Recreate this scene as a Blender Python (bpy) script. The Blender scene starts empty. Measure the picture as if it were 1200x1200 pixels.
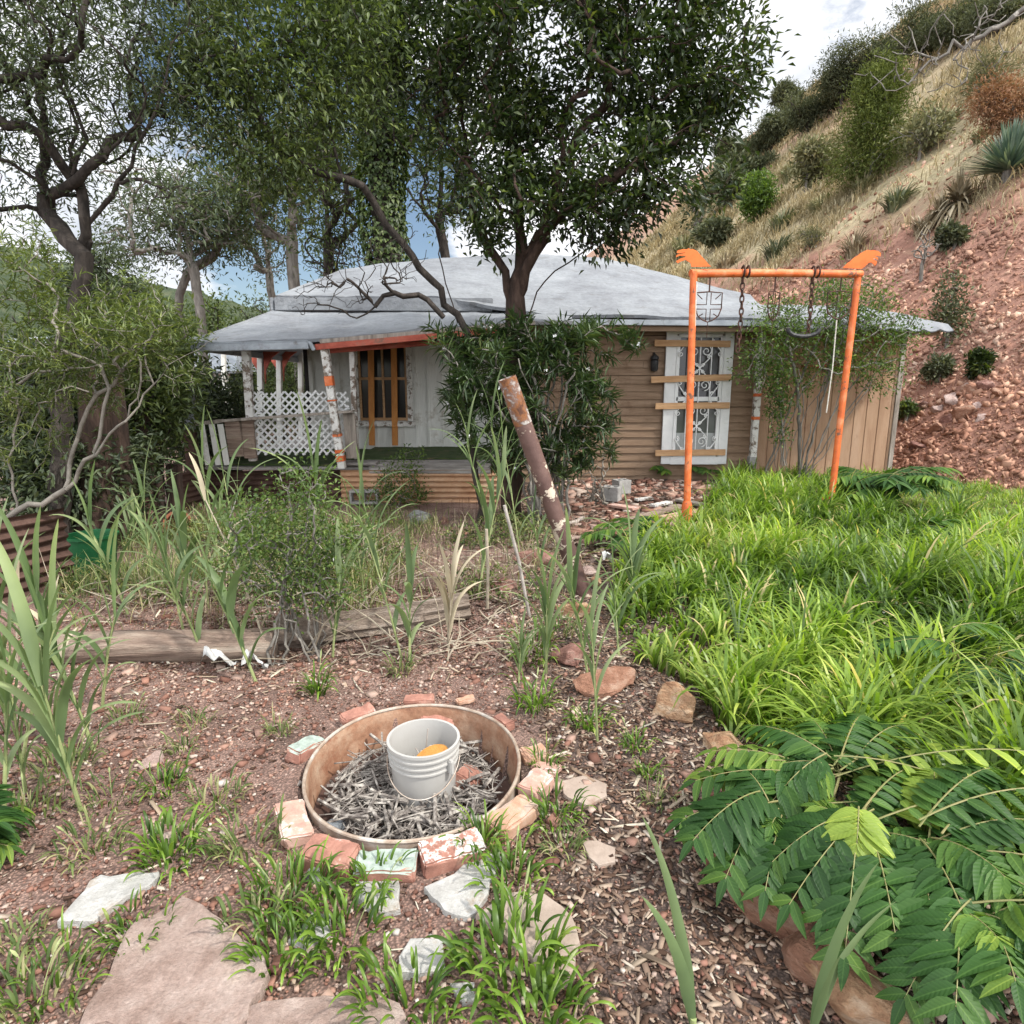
import bpy, bmesh, math, random
import numpy as np
from mathutils import Vector, Matrix, noise as mn
R=math.radians
rs=np.random.RandomState(7); random.seed(7)
sc=bpy.context.scene; COL=sc.collection
PITCH=R(11.5); CP,SP=math.cos(PITCH),math.sin(PITCH); EYE=1.6; F=750.
def ray(px,py):
    u=(px-600)/F; v=(600-py)/F
    return np.array([u,CP+v*SP,-SP+v*CP])
def P(px,py,Y):
    d=ray(px,py); return np.array([0,0,EYE])+d*(Y/d[1])
def PD(px,py,Y): return ray(px,py)[1] and Y/ray(px,py)[1]   # optical depth
def sst(a,b,x):
    t=np.clip((x-a)/(b-a),0,1); return t*t*(3-2*t)
def vnoise(x,y,s=1.,seed=0.):
    x=np.asarray(x,float)*s+seed*17.3; y=np.asarray(y,float)*s+seed*9.1
    return (np.sin(x*1.3+1.7*np.sin(y*.9))+np.sin(y*1.7+1.3*np.sin(x*1.1+2))+.5*np.sin(x*2.9+y*2.3)+.4*np.sin(3.7*y-2.1*x+1))/2.9
def gz(x,y):
    x=np.asarray(x,float); y=np.asarray(y,float)
    z=-.09*sst(4.2,7.6,y)*sst(1.0,-.6,x)*sst(24,15,y)
    z=z+.018*vnoise(x,y,2.2)+.05*vnoise(x,y,.6,2)*sst(2,6,y)
    z=z+.1*sst(.5,3,x)*sst(3,5,y)*sst(10,7,y)*.8
    # slightly raised soil behind the log
    z=z+.10*np.exp(-((y-4.5)/.7)**2)*sst(1,0,x)
    return z
def G(px,py):
    d=ray(px,py); t=EYE/max(-d[2],.02)
    for _ in range(30):
        p=np.array([0,0,EYE])+d*t
        t+= (p[2]-float(gz(p[0],p[1])))/max(-d[2],.05)*.8
    p=np.array([0,0,EYE])+d*t; p[2]=float(gz(p[0],p[1])); return p
# ---------------- materials
def nt(name):
    m=bpy.data.materials.new(name); m.use_nodes=True; n=m.node_tree; 
    b=n.nodes['Principled BSDF']; return m,n,b
def N(n,t,**k):
    x=n.nodes.new(t)
    for a,v in k.items(): setattr(x,a,v)
    return x
def coords(n,kind='Object',scale=(1,1,1)):
    tc=N(n,'ShaderNodeTexCoord'); mp=N(n,'ShaderNodeMapping'); mp.inputs['Scale'].default_value=scale
    n.links.new(tc.outputs[kind],mp.inputs[0]); return mp.outputs[0]
def ramp(n,fac,stops):
    r=N(n,'ShaderNodeValToRGB'); e=r.color_ramp.elements
    while len(e)<len(stops): e.new(.5)
    for i,(p,c) in enumerate(stops):
        e[i].position=p; e[i].color=(*c,1) if len(c)==3 else c
    n.links.new(fac,r.inputs[0]); return r.outputs[0]
def nz(n,co,scale,detail=6,rough=.6,dist=0):
    x=N(n,'ShaderNodeTexNoise'); x.inputs['Scale'].default_value=scale; x.inputs['Detail'].default_value=detail
    x.inputs['Roughness'].default_value=rough; x.inputs['Distortion'].default_value=dist
    n.links.new(co,x.inputs['Vector']); return x.outputs[0]
def mixc(n,f,a,b,mode='MIX'):
    x=N(n,'ShaderNodeMix',data_type='RGBA',blend_type=mode)
    if isinstance(f,(int,float)): x.inputs[0].default_value=f
    else: n.links.new(f,x.inputs[0])
    for i,v in ((6,a),(7,b)):
        if isinstance(v,tuple): x.inputs[i].default_value=(*v,1)
        else: n.links.new(v,x.inputs[i])
    return x.outputs[2]
def bump(n,b,h,s=.4,d=.01):
    x=N(n,'ShaderNodeBump'); x.inputs['Strength'].default_value=s; x.inputs['Distance'].default_value=d
    n.links.new(h,x.inputs['Height']); n.links.new(x.outputs[0],b.inputs['Normal'])
def M(name,stops,scale=4,rough=.8,metal=0,bs=.4,bscale=25,bd=.01,stretch=(1,1,1),dirt=None,dscale=2.5,dlo=.5,dhi=.62,fine=None,spec=.3):
    m,n,b=nt(name); co=coords(n,'Object',stretch)
    c=ramp(n,nz(n,co,scale,8,.65,.3),stops)
    if fine:
        c=mixc(n,.5,c,ramp(n,nz(n,co,scale*9,4,.7),[(.3,tuple(v*fine for v in (1,1,1))),(.7,(1,1,1))]),'MULTIPLY')
    if dirt:
        co2=coords(n,'Object')
        f=ramp(n,nz(n,co2,dscale,9,.7,.2),[(dlo,(0,0,0)),(dhi,(1,1,1))])
        c=mixc(n,f,c,dirt)
    n.links.new(c,b.inputs['Base Color'])
    b.inputs['Roughness'].default_value=rough; b.inputs['Metallic'].default_value=metal
    b.inputs['Specular IOR Level'].default_value=spec
    bump(n,b,nz(n,co,bscale,6,.7),bs,bd)
    return m
def LEAF(name,stops,rough=.5,trans=.3,tcol=None,hgrad=None,veins=False,spec=.35,patch=None):
    m,n,b=nt(name)
    at=N(n,'ShaderNodeAttribute',attribute_name='rnd')
    c=ramp(n,at.outputs['Fac'],stops)
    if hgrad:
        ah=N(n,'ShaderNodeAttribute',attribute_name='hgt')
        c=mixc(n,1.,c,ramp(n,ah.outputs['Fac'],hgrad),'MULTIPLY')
    co=coords(n,'Object')
    pn=nz(n,co,patch or 1.3,4,.6)
    c=mixc(n,1.,c,ramp(n,pn,[(.3,(.6,.62,.62)),(.7,(1.25,1.2,1.1))]),'MULTIPLY')
    if veins:
        uv=coords(n,'UV'); s=N(n,'ShaderNodeSeparateXYZ'); n.links.new(uv,s.inputs[0])
        a=N(n,'ShaderNodeMath',operation='ABSOLUTE'); n.links.new(s.outputs[0],a.inputs[0])
        mid=ramp(n,a.outputs[0],[(.03,(1,1,1)),(.12,(0,0,0))])
        # side veins: sin(k*(v - .5|u|))
        m1=N(n,'ShaderNodeMath',operation='MULTIPLY_ADD'); m1.inputs[1].default_value=-.16; n.links.new(a.outputs[0],m1.inputs[0]); n.links.new(s.outputs[1],m1.inputs[2])
        m2=N(n,'ShaderNodeMath',operation='MULTIPLY'); m2.inputs[1].default_value=60.; n.links.new(m1.outputs[0],m2.inputs[0])
        m3=N(n,'ShaderNodeMath',operation='SINE'); n.links.new(m2.outputs[0],m3.inputs[0])
        sv=ramp(n,m3.outputs[0],[(.8,(0,0,0)),(1,(.22,.22,.22))])
        f=N(n,'ShaderNodeMath',operation='MAXIMUM'); n.links.new(mid,f.inputs[0]); n.links.new(sv,f.inputs[1])
        lite=mixc(n,1.,c,(1.9,1.6,1.7),'MULTIPLY')
        c=mixc(n,f.outputs[0],c,lite)
        bump(n,b,m3.outputs[0],.25,.0008)
    n.links.new(c,b.inputs['Base Color']); b.inputs['Roughness'].default_value=rough
    b.inputs['Specular IOR Level'].default_value=spec
    if trans:
        t=N(n,'ShaderNodeBsdfTranslucent'); 
        tc=mixc(n,1.,c,tcol or (1.5,1.6,.7),'MULTIPLY'); n.links.new(tc,t.inputs[0])
        ms=N(n,'ShaderNodeMixShader'); ms.inputs[0].default_value=trans
        n.links.new(b.outputs[0],ms.inputs[1]); n.links.new(t.outputs[0],ms.inputs[2])
        out=[x for x in n.nodes if x.type=='OUTPUT_MATERIAL'][0]; n.links.new(ms.outputs[0],out.inputs[0])
    return m
# ---------------- mesh building
OFF={}
class MB:
    def __init__(s): s.v=[]; s.f=[]; s.n=0; s.att={}; s.uv=None
    def add(s,V,Fs):
        V=np.asarray(V,float).reshape(-1,3); s.v.append(V); o=s.n
        s.f.extend([tuple(int(i)+o for i in f) for f in Fs]); s.n+=len(V); return s
    def box(s,c,d,rot=None,tap=0):
        x,y,z=[k/2 for k in d]
        V=np.array([[-x,-y,-z],[x,-y,-z],[x,y,-z],[-x,y,-z],[-x,-y,z],[x,-y,z],[x,y,z],[-x,y,z]])
        if tap: V[4:,:2]*=(1-tap)
        if rot is not None:
            Mx=np.array(rot.to_3x3() if isinstance(rot,Matrix) else Matrix.Rotation(rot,3,'Z')); V=V@Mx.T
        return s.add(V+np.asarray(c),[(0,3,2,1),(4,5,6,7),(0,1,5,4),(1,2,6,5),(2,3,7,6),(3,0,4,7)])
    def bar(s,a,b,w,h,up=(0,0,1)):
        a=np.asarray(a,float); b=np.asarray(b,float); d=b-a; L=np.linalg.norm(d); d/=L
        u=np.cross(d,up); u/=max(np.linalg.norm(u),1e-6); v=np.cross(u,d)
        V=[]
        for p in (a,b):
            for i,j in ((-1,-1),(1,-1),(1,1),(-1,1)): V.append(p+u*i*w/2+v*j*h/2)
        return s.add(V,[(0,3,2,1)[::-1],(4,5,6,7)[::-1],(0,1,5,4)[::-1],(1,2,6,5)[::-1],(2,3,7,6)[::-1],(3,0,4,7)[::-1]])
    def tube(s,pts,r,n=8,caps=True):
        pts=np.asarray(pts,float); k=len(pts); r=np.broadcast_to(np.asarray(r,float),(k,))
        t=np.gradient(pts,axis=0); t/=np.maximum(np.linalg.norm(t,axis=1,keepdims=True),1e-9)
        ref=np.array([0,0,1.]) if abs(t[0][2])<.9 else np.array([0,1.,0])
        u=np.cross(t[0],ref); u/=np.linalg.norm(u); V=[]
        for i in range(k):
            u=u-t[i]*np.dot(u,t[i]); u/=max(np.linalg.norm(u),1e-9); w=np.cross(t[i],u)
            for j in range(n):
                a=2*math.pi*j/n; V.append(pts[i]+r[i]*(math.cos(a)*u+math.sin(a)*w))
        Fs=[(i*n+j,i*n+(j+1)%n,(i+1)*n+(j+1)%n,(i+1)*n+j) for i in range(k-1) for j in range(n)]
        if caps: Fs+= [tuple(range(n))[::-1],tuple(range((k-1)*n,k*n))]
        return s.add(V,Fs)
    def grid(s,fn,nu,nv):
        V=[fn(i/nu,j/nv) for i in range(nu+1) for j in range(nv+1)]
        return s.add(V,[(i*(nv+1)+j,(i+1)*(nv+1)+j,(i+1)*(nv+1)+j+1,i*(nv+1)+j+1) for i in range(nu) for j in range(nv)])
    def lathe(s,c,prof,n=24,sx=1,sy=1):
        V=[(c[0]+r*math.cos(2*math.pi*j/n)*sx,c[1]+r*math.sin(2*math.pi*j/n)*sy,c[2]+z) for r,z in prof for j in range(n)]
        return s.add(V,[(i*n+j,i*n+(j+1)%n,(i+1)*n+(j+1)%n,(i+1)*n+j) for i in range(len(prof)-1) for j in range(n)])
    def prism(s,poly,axis_off):
        poly=np.asarray(poly,float); k=len(poly); V=np.vstack([poly,poly+np.asarray(axis_off)])
        return s.add(V,[tuple(range(k))[::-1],tuple(range(k,2*k))]+[(i,(i+1)%k,k+(i+1)%k,k+i) for i in range(k)])
def link(name,me,mat,parent=None,loc=None,smooth=False):
    o=bpy.data.objects.new(name,me); COL.objects.link(o)
    if parent is not None:
        o.parent=parent; OFF[o]=OFF[parent]
    else:
        o.location=loc if loc is not None else (0,0,0); OFF[o]=np.array(o.location)
    me.materials.append(mat)
    if smooth: me.polygons.foreach_set('use_smooth',[True]*len(me.polygons))
    return o
def build(name,mb,mat,parent=None,loc=None,smooth=False,bevel=0,noise=0,nscale=8,sub=0,solid=0,autos=False):
    V=np.vstack(mb.v); off=OFF[parent] if parent is not None else (np.asarray(loc,float) if loc is not None else np.zeros(3))
    me=bpy.data.meshes.new(name); me.from_pydata((V-off).tolist(),[],mb.f)
    if bevel or sub or noise or solid:
        bm=bmesh.new(); bm.from_mesh(me)
        bmesh.ops.recalc_face_normals(bm,faces=bm.faces)
        if bevel: bmesh.ops.bevel(bm,geom=bm.edges[:],offset=bevel,segments=2,affect='EDGES',clamp_overlap=True)
        if sub: bmesh.ops.subdivide_edges(bm,edges=bm.edges[:],cuts=sub,use_grid_fill=True)
        if noise:
            for v in bm.verts: v.co+=Vector(mn.noise_vector((v.co+Vector(off.tolist()))*nscale))*noise
        if solid: bmesh.ops.solidify(bm,geom=bm.faces[:],thickness=solid)
        bm.to_mesh(me); bm.free()
    me.update()
    o=link(name,me,mat,parent,off if parent is None else None,smooth)
    if smooth: me.set_sharp_from_angle(angle=R(42))
    return o
def fastmesh(name,V,Fq,mat,parent=None,loc=None,att=None,uv=None,smooth=False):
    """V (n,3), Fq (m,k) uniform polygons, att dict of per-vertex floats"""
    V=np.ascontiguousarray(V,dtype=np.float32); Fq=np.asarray(Fq,dtype=np.int32)
    off=OFF[parent] if parent is not None else (np.asarray(loc,float) if loc is not None else np.zeros(3))
    V=V-off.astype(np.float32)
    me=bpy.data.meshes.new(name); me.vertices.add(len(V)); me.vertices.foreach_set('co',V.ravel())
    k=Fq.shape[1]; me.loops.add(Fq.size); me.loops.foreach_set('vertex_index',Fq.ravel())
    me.polygons.add(len(Fq)); me.polygons.foreach_set('loop_start',np.arange(0,Fq.size,k,dtype=np.int32))
    me.update(calc_edges=True)
    for a,vals in (att or {}).items():
        at=me.attributes.new(a,'FLOAT','POINT'); at.data.foreach_set('value',np.asarray(vals,dtype=np.float32).ravel())
    if uv is not None:
        l=me.uv_layers.new(name='UVMap'); l.data.foreach_set('uv',np.asarray(uv,dtype=np.float32)[Fq.ravel()].ravel())
    me.validate()
    return link(name,me,mat,parent,off if parent is None else None,smooth)
def tag(o,label=None,cat=None,group=None,kind=None):
    if label: o['label']=label
    if cat: o['category']=cat
    if group: o['group']=group
    if kind: o['kind']=kind
    return o
def thing(name,label,cat,loc,group=None):
    o=bpy.data.objects.new(name,None); COL.objects.link(o); o.location=[float(v) for v in loc]; o.empty_display_size=.1
    OFF[o]=np.array([float(v) for v in loc]); return tag(o,label,cat,group)
def unit(v): return v/np.maximum(np.linalg.norm(v,axis=-1,keepdims=True),1e-9)
# ---------------- leaves
def leaf_arrays(pos,dirv,nor,L,W,fold=.25,droop=.15,shape='kite'):
    """kite of two folded triangles -> 2 quads w/ 6 verts; pos (n,3)"""
    n=len(pos); d=unit(dirv); s=unit(np.cross(d,nor)); u=np.cross(s,d)
    L=np.broadcast_to(L,(n,))[:,None]; W=np.broadcast_to(W,(n,))[:,None]
    b=pos; m=pos+d*L*.45+u*0; t=pos+d*L-u*L*droop
    l=m+s*W*.5+u*W*fold; r=m-s*W*.5+u*W*fold
    V=np.stack([b,r,t,l],1).reshape(-1,3)
    i=np.arange(n)[:,None]*4
    Fq=np.concatenate([i+np.array([[0,1,2]]),i+np.array([[0,2,3]])],0)
    return V,Fq
def leaf_cloud(tips,per,spread,L,W,rng,dirs=None,droop_bias=-.3,out=None):
    n=len(tips)*per
    c=np.repeat(tips,per,0)
    off=rng.normal(size=(n,3))*spread; off[:,2]*=.8
    pos=c+off
    d=rng.normal(size=(n,3)); d[:,2]+=droop_bias
    if dirs is not None: d+=np.repeat(dirs,per,0)*.9
    d+=unit(off)*.7
    nor=rng.normal(size=(n,3))*.5+np.array([0,-.1,1.])
    sz=rng.uniform(.65,1.15,n)
    V,Fq=leaf_arrays(pos,d,nor,L*sz,W*sz)
    # clump tone + leaf tone
    tone=np.repeat(rng.uniform(0,1,len(tips)),per)*.45+rng.uniform(0,1,n)*.55
    return V,Fq,np.repeat(tone,4)
def skeleton(stems,targets,rng,step=.16,wander=.25,jit=.02):
    """grow from given stem polylines to every target; returns nodes, parent, radius-count"""
    nodes=[];par=[];dr=[]
    for si,st in enumerate(stems):
        st=np.asarray(st['pts'],float) if isinstance(st,dict) else np.asarray(st,float)
        prev=-1
        if len(nodes) and si>0:
            dd=np.linalg.norm(np.array(nodes)-st[0],axis=1); k=int(dd.argmin())
            if dd[k]<.3: prev=k
        # densify with catmull
        pts=[]
        for i in range(len(st)-1):
            p0=st[max(i-1,0)];p1=st[i];p2=st[i+1];p3=st[min(i+2,len(st)-1)]
            k=max(2,int(np.linalg.norm(p2-p1)/step))
            for j in range(k):
                t=j/k; pts.append(.5*((2*p1)+(-p0+p2)*t+(2*p0-5*p1+4*p2-p3)*t*t+(-p0+3*p1-3*p2+p3)*t**3))
        pts.append(st[-1]); pts=np.array(pts); pts[1:]+=rng.normal(size=pts[1:].shape)*jit
        for i,p in enumerate(pts):
            nodes.append(p); par.append(prev); dr.append(unit(pts[min(i+1,len(pts)-1)]-pts[max(i-1,0)])); prev=len(nodes)-1
    main=len(nodes); cap=main+400000
    A=np.zeros((60000,3)); A[:main]=nodes; D=np.zeros((60000,3)); D[:main]=dr; n=main
    base=A[0]
    tg=np.asarray(targets); order=np.argsort(np.linalg.norm(tg-A[main//2],axis=1))
    tips=[];tipd=[]
    low=np.linalg.norm(A[:main]-base,axis=1)
    for ti in order:
        t=tg[ti]; d=t-A[:n]; dist=np.linalg.norm(d,axis=1)
        cosn=(d*D[:n]).sum(1)/np.maximum(dist,1e-6)
        cost=dist*(1.35-.35*cosn)
        cost[:main]+= np.where(low<.3*low.max(),3.,0.)
        k=int(cost.argmin()); L=dist[k]
        if L<.03: continue
        m=max(2,int(L/step)); q=A[k].copy(); dd=D[k]
        off=rng.normal(size=3)*L*wander*.5
        prev=k; T0=unit(dd+unit(t-q))*L*.7
        for j in range(1,m+1):
            s=j/m
            h00=2*s**3-3*s**2+1;h10=s**3-2*s*s+s;h01=-2*s**3+3*s*s;h11=s**3-s*s
            p=h00*q+h10*T0+h01*t+h11*(unit(t-q)*L)+off*math.sin(math.pi*s)*.6+rng.normal(size=3)*jit*.7
            if n>=59990: break
            A[n]=p; D[n]=unit(p-A[prev]); par.append(prev); prev=n; n+=1
        tips.append(prev); tipd.append(D[prev])
    return A[:n].copy(),np.array(par[:n]),D[:n].copy(),np.array(tips)
def branch_mesh(A,par,D,rmax,rmin=.004,pw=.45,ns=6):
    n=len(A); cnt=np.zeros(n); child=np.zeros(n,int); haschild=np.zeros(n,bool)
    for i in range(n-1,-1,-1):
        if cnt[i]==0: cnt[i]=1
        if par[i]>=0: cnt[par[i]]+=cnt[i]
    # counts were accumulated; main child = largest
    best=-np.ones(n,int)
    for i in range(n):
        p=par[i]
        if p>=0 and (best[p]<0 or cnt[i]>cnt[best[p]]): best[p]=i
    r=np.maximum(rmin,rmax*(cnt/cnt.max())**pw)
    idx=np.array([i for i in range(n) if par[i]>=0]); p=par[idx]
    main=best[p]==idx
    r0=np.where(main,r[p],r[idx]*1.1); d0=np.where(main[:,None],D[p],D[idx])
    def frame(d):
        ref=np.array([.13,.97,.2]); u=unit(np.cross(d,ref)); return u,np.cross(d,u)
    ang=np.arange(ns)*2*math.pi/ns
    def ring(c,d,rr):
        u,w=frame(unit(d)); return c[:,None,:]+rr[:,None,None]*(np.cos(ang)[None,:,None]*u[:,None,:]+np.sin(ang)[None,:,None]*w[:,None,:])
    V=np.concatenate([ring(A[p],d0,r0),ring(A[idx],D[idx],r[idx])],1).reshape(-1,3)
    m=len(idx); b=(np.arange(m)*2*ns)[:,None]
    j=np.arange(ns); q=np.stack([j,(j+1)%ns,ns+(j+1)%ns,ns+j],1)
    Fq=(b[:,:,None]+q[None]).reshape(-1,4)
    return V,Fq,r
def clump_targets(cl,n,rng):
    """cl: list of (px,py,rx,ry,Y[,ryd]) -> n points in ellipsoids"""
    w=np.array([c[2]*c[3] for c in cl],float); w/=w.sum(); out=[]
    for c,k in zip(cl,rng.multinomial(n,w)):
        ctr=P(c[0],c[1],c[4]); dep=c[4]/ray(c[0],c[1])[1]
        rx=c[2]/F*dep; rz=c[3]/F*dep; ry=c[5] if len(c)>5 else .8*rx
        v=unit(rng.normal(size=(k,3)))*(rng.uniform(.15,1,size=(k,1))**.45)
        out.append(ctr+v*np.array([rx,ry,rz]))
    return np.vstack(out)
def make_tree(name,label,cat,stems,targets,rmax,bark,leafm,per,spread,L,W,seed,rmin=.004,pw=.45,droop=-.3,group=None,crown='crown',trunk='trunk',bare=0,wander=.25,jit=.02,step=.16,ns=6,leaftwigs=True):
    rng=np.random.RandomState(seed)
    A,par,D,tips=skeleton(stems,targets,rng,wander=wander,jit=jit,step=step)
    V,Fq,r=branch_mesh(A,par,D,rmax,rmin,pw,ns)
    root=thing(name,label,cat,A[0],group)
    fastmesh(trunk,V,Fq,bark,root,smooth=True)
    if per:
        tp=tips if not bare else tips[rng.uniform(size=len(tips))>bare]
        pts=A[tp]; dirs=D[tp]
        if leaftwigs:
            par2=np.maximum(par[tp],0); par3=np.maximum(par[par2],0); pts=np.vstack([pts,A[par2],A[par3]]); dirs=np.vstack([dirs,dirs,dirs]); per=max(3,int(per*.68))
        V,Fq,tone=leaf_cloud(pts,per,spread,L,W,rng,dirs,droop)
        fastmesh(crown,V,Fq,leafm,root,att={'rnd':tone})
    return root
# ---------------- blades
def blades(base,H,W,rng,segs=5,bend=.6,azim=None,spreadang=None,droop=.5,fold=0,twist=.3):
    """curved ribbons; base (n,3), H length, W width. returns V,Fq,hgt"""
    n=len(base); H=np.broadcast_to(H,(n,)).astype(float); W=np.broadcast_to(W,(n,)).astype(float)
    az=rng.uniform(0,2*math.pi,n) if azim is None else azim
    b=np.broadcast_to(bend,(n,))*rng.uniform(.4,1.5,n) if np.ndim(bend)==0 else bend
    hd=np.stack([np.cos(az),np.sin(az),np.zeros(n)],1)
    side0=np.stack([-np.sin(az),np.cos(az),np.zeros(n)],1)
    tw=rng.normal(size=n)*twist
    side=side0*np.cos(tw)[:,None]+np.array([0,0,1.])*0+hd*np.sin(tw)[:,None]
    p=base.copy(); ang0=b*.25; pts=[p.copy()]
    for k in range(segs):
        t=(k+.5)/segs; a=ang0+b*1.6*t**1.3*(1+droop*t)
        a=np.minimum(a,2.6)
        p=p+(hd*np.sin(a)[:,None]+np.array([0,0,1.])*np.cos(a)[:,None])*(H/segs)[:,None]; pts.append(p.copy())
    Pn=np.stack(pts,1); t=np.linspace(0,1,segs+1)
    wp=np.minimum(1,(t*2.2+.45))*np.sqrt(np.clip(1-t**2.2,0,1)); wp[-1]=.02
    ws=W[:,None]*wp[None]*.5
    if fold:
        T=np.gradient(Pn,axis=1); up=unit(np.cross(np.broadcast_to(side[:,None,:],T.shape),T))
        l=Pn+side[:,None,:]*ws[...,None]+up*(ws*fold)[...,None]; r=Pn-side[:,None,:]*ws[...,None]+up*(ws*fold)[...,None]
        V=np.stack([l,Pn,r],2).reshape(-1,3); k3=3*(segs+1); b0=(np.arange(n)*k3)[:,None,None]; s=(np.arange(segs)*3)[None,:,None]
        q=np.concatenate([b0+s+np.array([0,1,4,3]),b0+s+np.array([1,2,5,4])],1).reshape(-1,4)
        hg=np.broadcast_to(t[None,:,None],(n,segs+1,3)).reshape(-1); rep=k3
    else:
        l=Pn+side[:,None,:]*ws[...,None]; r=Pn-side[:,None,:]*ws[...,None]
        V=np.stack([l,r],2).reshape(-1,3); k2=2*(segs+1); b0=(np.arange(n)*k2)[:,None,None]; s=(np.arange(segs)*2)[None,:,None]
        q=(b0+s+np.array([0,1,3,2])).reshape(-1,4)
        hg=np.broadcast_to(t[None,:,None],(n,segs+1,2)).reshape(-1); rep=k2
    return V,q,hg,rep
class Acc:
    def __init__(s): s.V=[];s.F=[];s.r=[];s.h=[];s.u=[];s.n=0
    def add(s,V,Fq,r=None,h=None,u=None):
        s.V.append(V); s.F.append(Fq+s.n); s.n+=len(V)
        s.r.append(np.zeros(len(V)) if r is None else r); s.h.append(np.zeros(len(V)) if h is None else h)
        s.u.append(np.zeros((len(V),2)) if u is None else u)
    def build(s,name,mat,parent=None,loc=None,uv=False,smooth=False):
        return fastmesh(name,np.vstack(s.V),np.vstack(s.F),mat,parent,loc,{'rnd':np.concatenate(s.r),'hgt':np.concatenate(s.h)},np.vstack(s.u) if uv else None,smooth)
# ---------------- material set
mSoil,n,b=nt('soil'); co=coords(n,'Object')
red=ramp(n,nz(n,co,3.5,10,.75,.2),[(.25,(.085,.055,.044)),(.45,(.2,.125,.1)),(.6,(.29,.19,.155)),(.8,(.38,.28,.235))])
mul=ramp(n,nz(n,co,9,10,.8,.5),[(.3,(.035,.025,.02)),(.5,(.11,.075,.06)),(.7,(.23,.17,.14))])
sp=N(n,'ShaderNodeSeparateXYZ'); n.links.new(co,sp.inputs[0])
ma=N(n,'ShaderNodeMath',operation='MULTIPLY_ADD'); ma.inputs[1].default_value=1.; n.links.new(nz(n,co,1.6,5),ma.inputs[0]); n.links.new(sp.outputs[0],ma.inputs[2])
f=ramp(n,ma.outputs[0],[(.45,(0,0,0)),(.75,(1,1,1))])
c=mixc(n,f,red,mul)
vo=N(n,'ShaderNodeTexVoronoi'); vo.inputs['Scale'].default_value=95; n.links.new(co,vo.inputs['Vector'])
peb=ramp(n,vo.outputs['Distance'],[(.1,(1.5,1.38,1.3)),(.4,(.95,.93,.92)),(.62,(.5,.48,.46))])
c=mixc(n,.85,c,peb,'MULTIPLY')
vo2=N(n,'ShaderNodeTexVoronoi'); vo2.inputs['Scale'].default_value=38; n.links.new(co,vo2.inputs['Vector'])
vc=ramp(n,vo2.outputs['Color'],[(.72,(0,0,0)),(.8,(1,1,1))]); vd=ramp(n,vo2.outputs['Distance'],[(.18,(1,1,1)),(.3,(0,0,0))])
mm=N(n,'ShaderNodeMath',operation='MULTIPLY'); n.links.new(vc,mm.inputs[0]); n.links.new(vd,mm.inputs[1])
c=mixc(n,mm.outputs[0],c,(.42,.3,.25))
n.links.new(c,b.inputs['Base Color']); b.inputs['Roughness'].default_value=.95
ad=N(n,'ShaderNodeMath',operation='SUBTRACT'); n.links.new(nz(n,co,30,8,.8),ad.inputs[0]); n.links.new(vo.outputs['Distance'],ad.inputs[1])
bump(n,b,ad.outputs[0],.9,.012)
mHill,n,b=nt('red_scree'); co=coords(n,'Object')
c=ramp(n,nz(n,co,.9,10,.75,.3),[(.25,(.17,.085,.055)),(.45,(.31,.16,.11)),(.6,(.4,.22,.155)),(.8,(.48,.3,.22))])
spx=N(n,'ShaderNodeSeparateXYZ'); n.links.new(co,spx.inputs[0])
h1=N(n,'ShaderNodeMath',operation='MULTIPLY_ADD'); n.links.new(spx.outputs[1],h1.inputs[0]); h1.inputs[1].default_value=.147; h1.inputs[2].default_value=-8.35
h2=N(n,'ShaderNodeMath',operation='MULTIPLY_ADD'); n.links.new(spx.outputs[0],h2.inputs[0]); h2.inputs[1].default_value=.989; n.links.new(h1.outputs[0],h2.inputs[2])
h3=N(n,'ShaderNodeMath',operation='MULTIPLY_ADD'); n.links.new(nz(n,co,.5,7,.65),h3.inputs[0]); h3.inputs[1].default_value=9; n.links.new(h2.outputs[0],h3.inputs[2])
h4=N(n,'ShaderNodeMath',operation='MULTIPLY'); n.links.new(h3.outputs[0],h4.inputs[0]); h4.inputs[1].default_value=1/40
gr=ramp(n,h4.outputs[0],[(.27,(0,0,0)),(.34,(1,1,1)),(.6,(.85,.85,.85)),(.75,(.2,.2,.2))])
c=mixc(n,gr,c,ramp(n,nz(n,co,3,6,.7),[(.3,(.26,.23,.12)),(.55,(.42,.37,.22)),(.75,(.42,.3,.22))]))
vo=N(n,'ShaderNodeTexVoronoi'); vo.inputs['Scale'].default_value=7; n.links.new(co,vo.inputs['Vector'])
c=mixc(n,.8,c,ramp(n,vo.outputs['Distance'],[(.1,(1.1,1.05,1.05)),(.6,(.75,.7,.7))]),'MULTIPLY')
n.links.new(c,b.inputs['Base Color']); b.inputs['Roughness'].default_value=.95
bump(n,b,nz(n,co,9,8,.75),.9,.08)
def ROCK(name,a,bc,cc,scale=6,bs=.6): return M(name,[(.32,a),(.5,bc),(.66,cc)],scale,.9,bs=1.,bscale=26,bd=.03,fine=.45,stretch=(1,1.4,2.2))
mRedRock=ROCK('red_rock',(.14,.07,.055),(.28,.14,.11),(.42,.27,.22))
mTanRock=ROCK('tan_rock',(.25,.11,.06),(.43,.26,.15),(.6,.46,.33),7)
mOrRock=ROCK('rust_rock',(.2,.09,.055),(.33,.17,.11),(.45,.3,.22),7)
mGreyRock=ROCK('grey_rock',(.12,.12,.11),(.26,.26,.25),(.45,.44,.42),9)
mPink=ROCK('pink_stone',(.3,.2,.17),(.44,.32,.28),(.56,.44,.39),9,.35)
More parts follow.
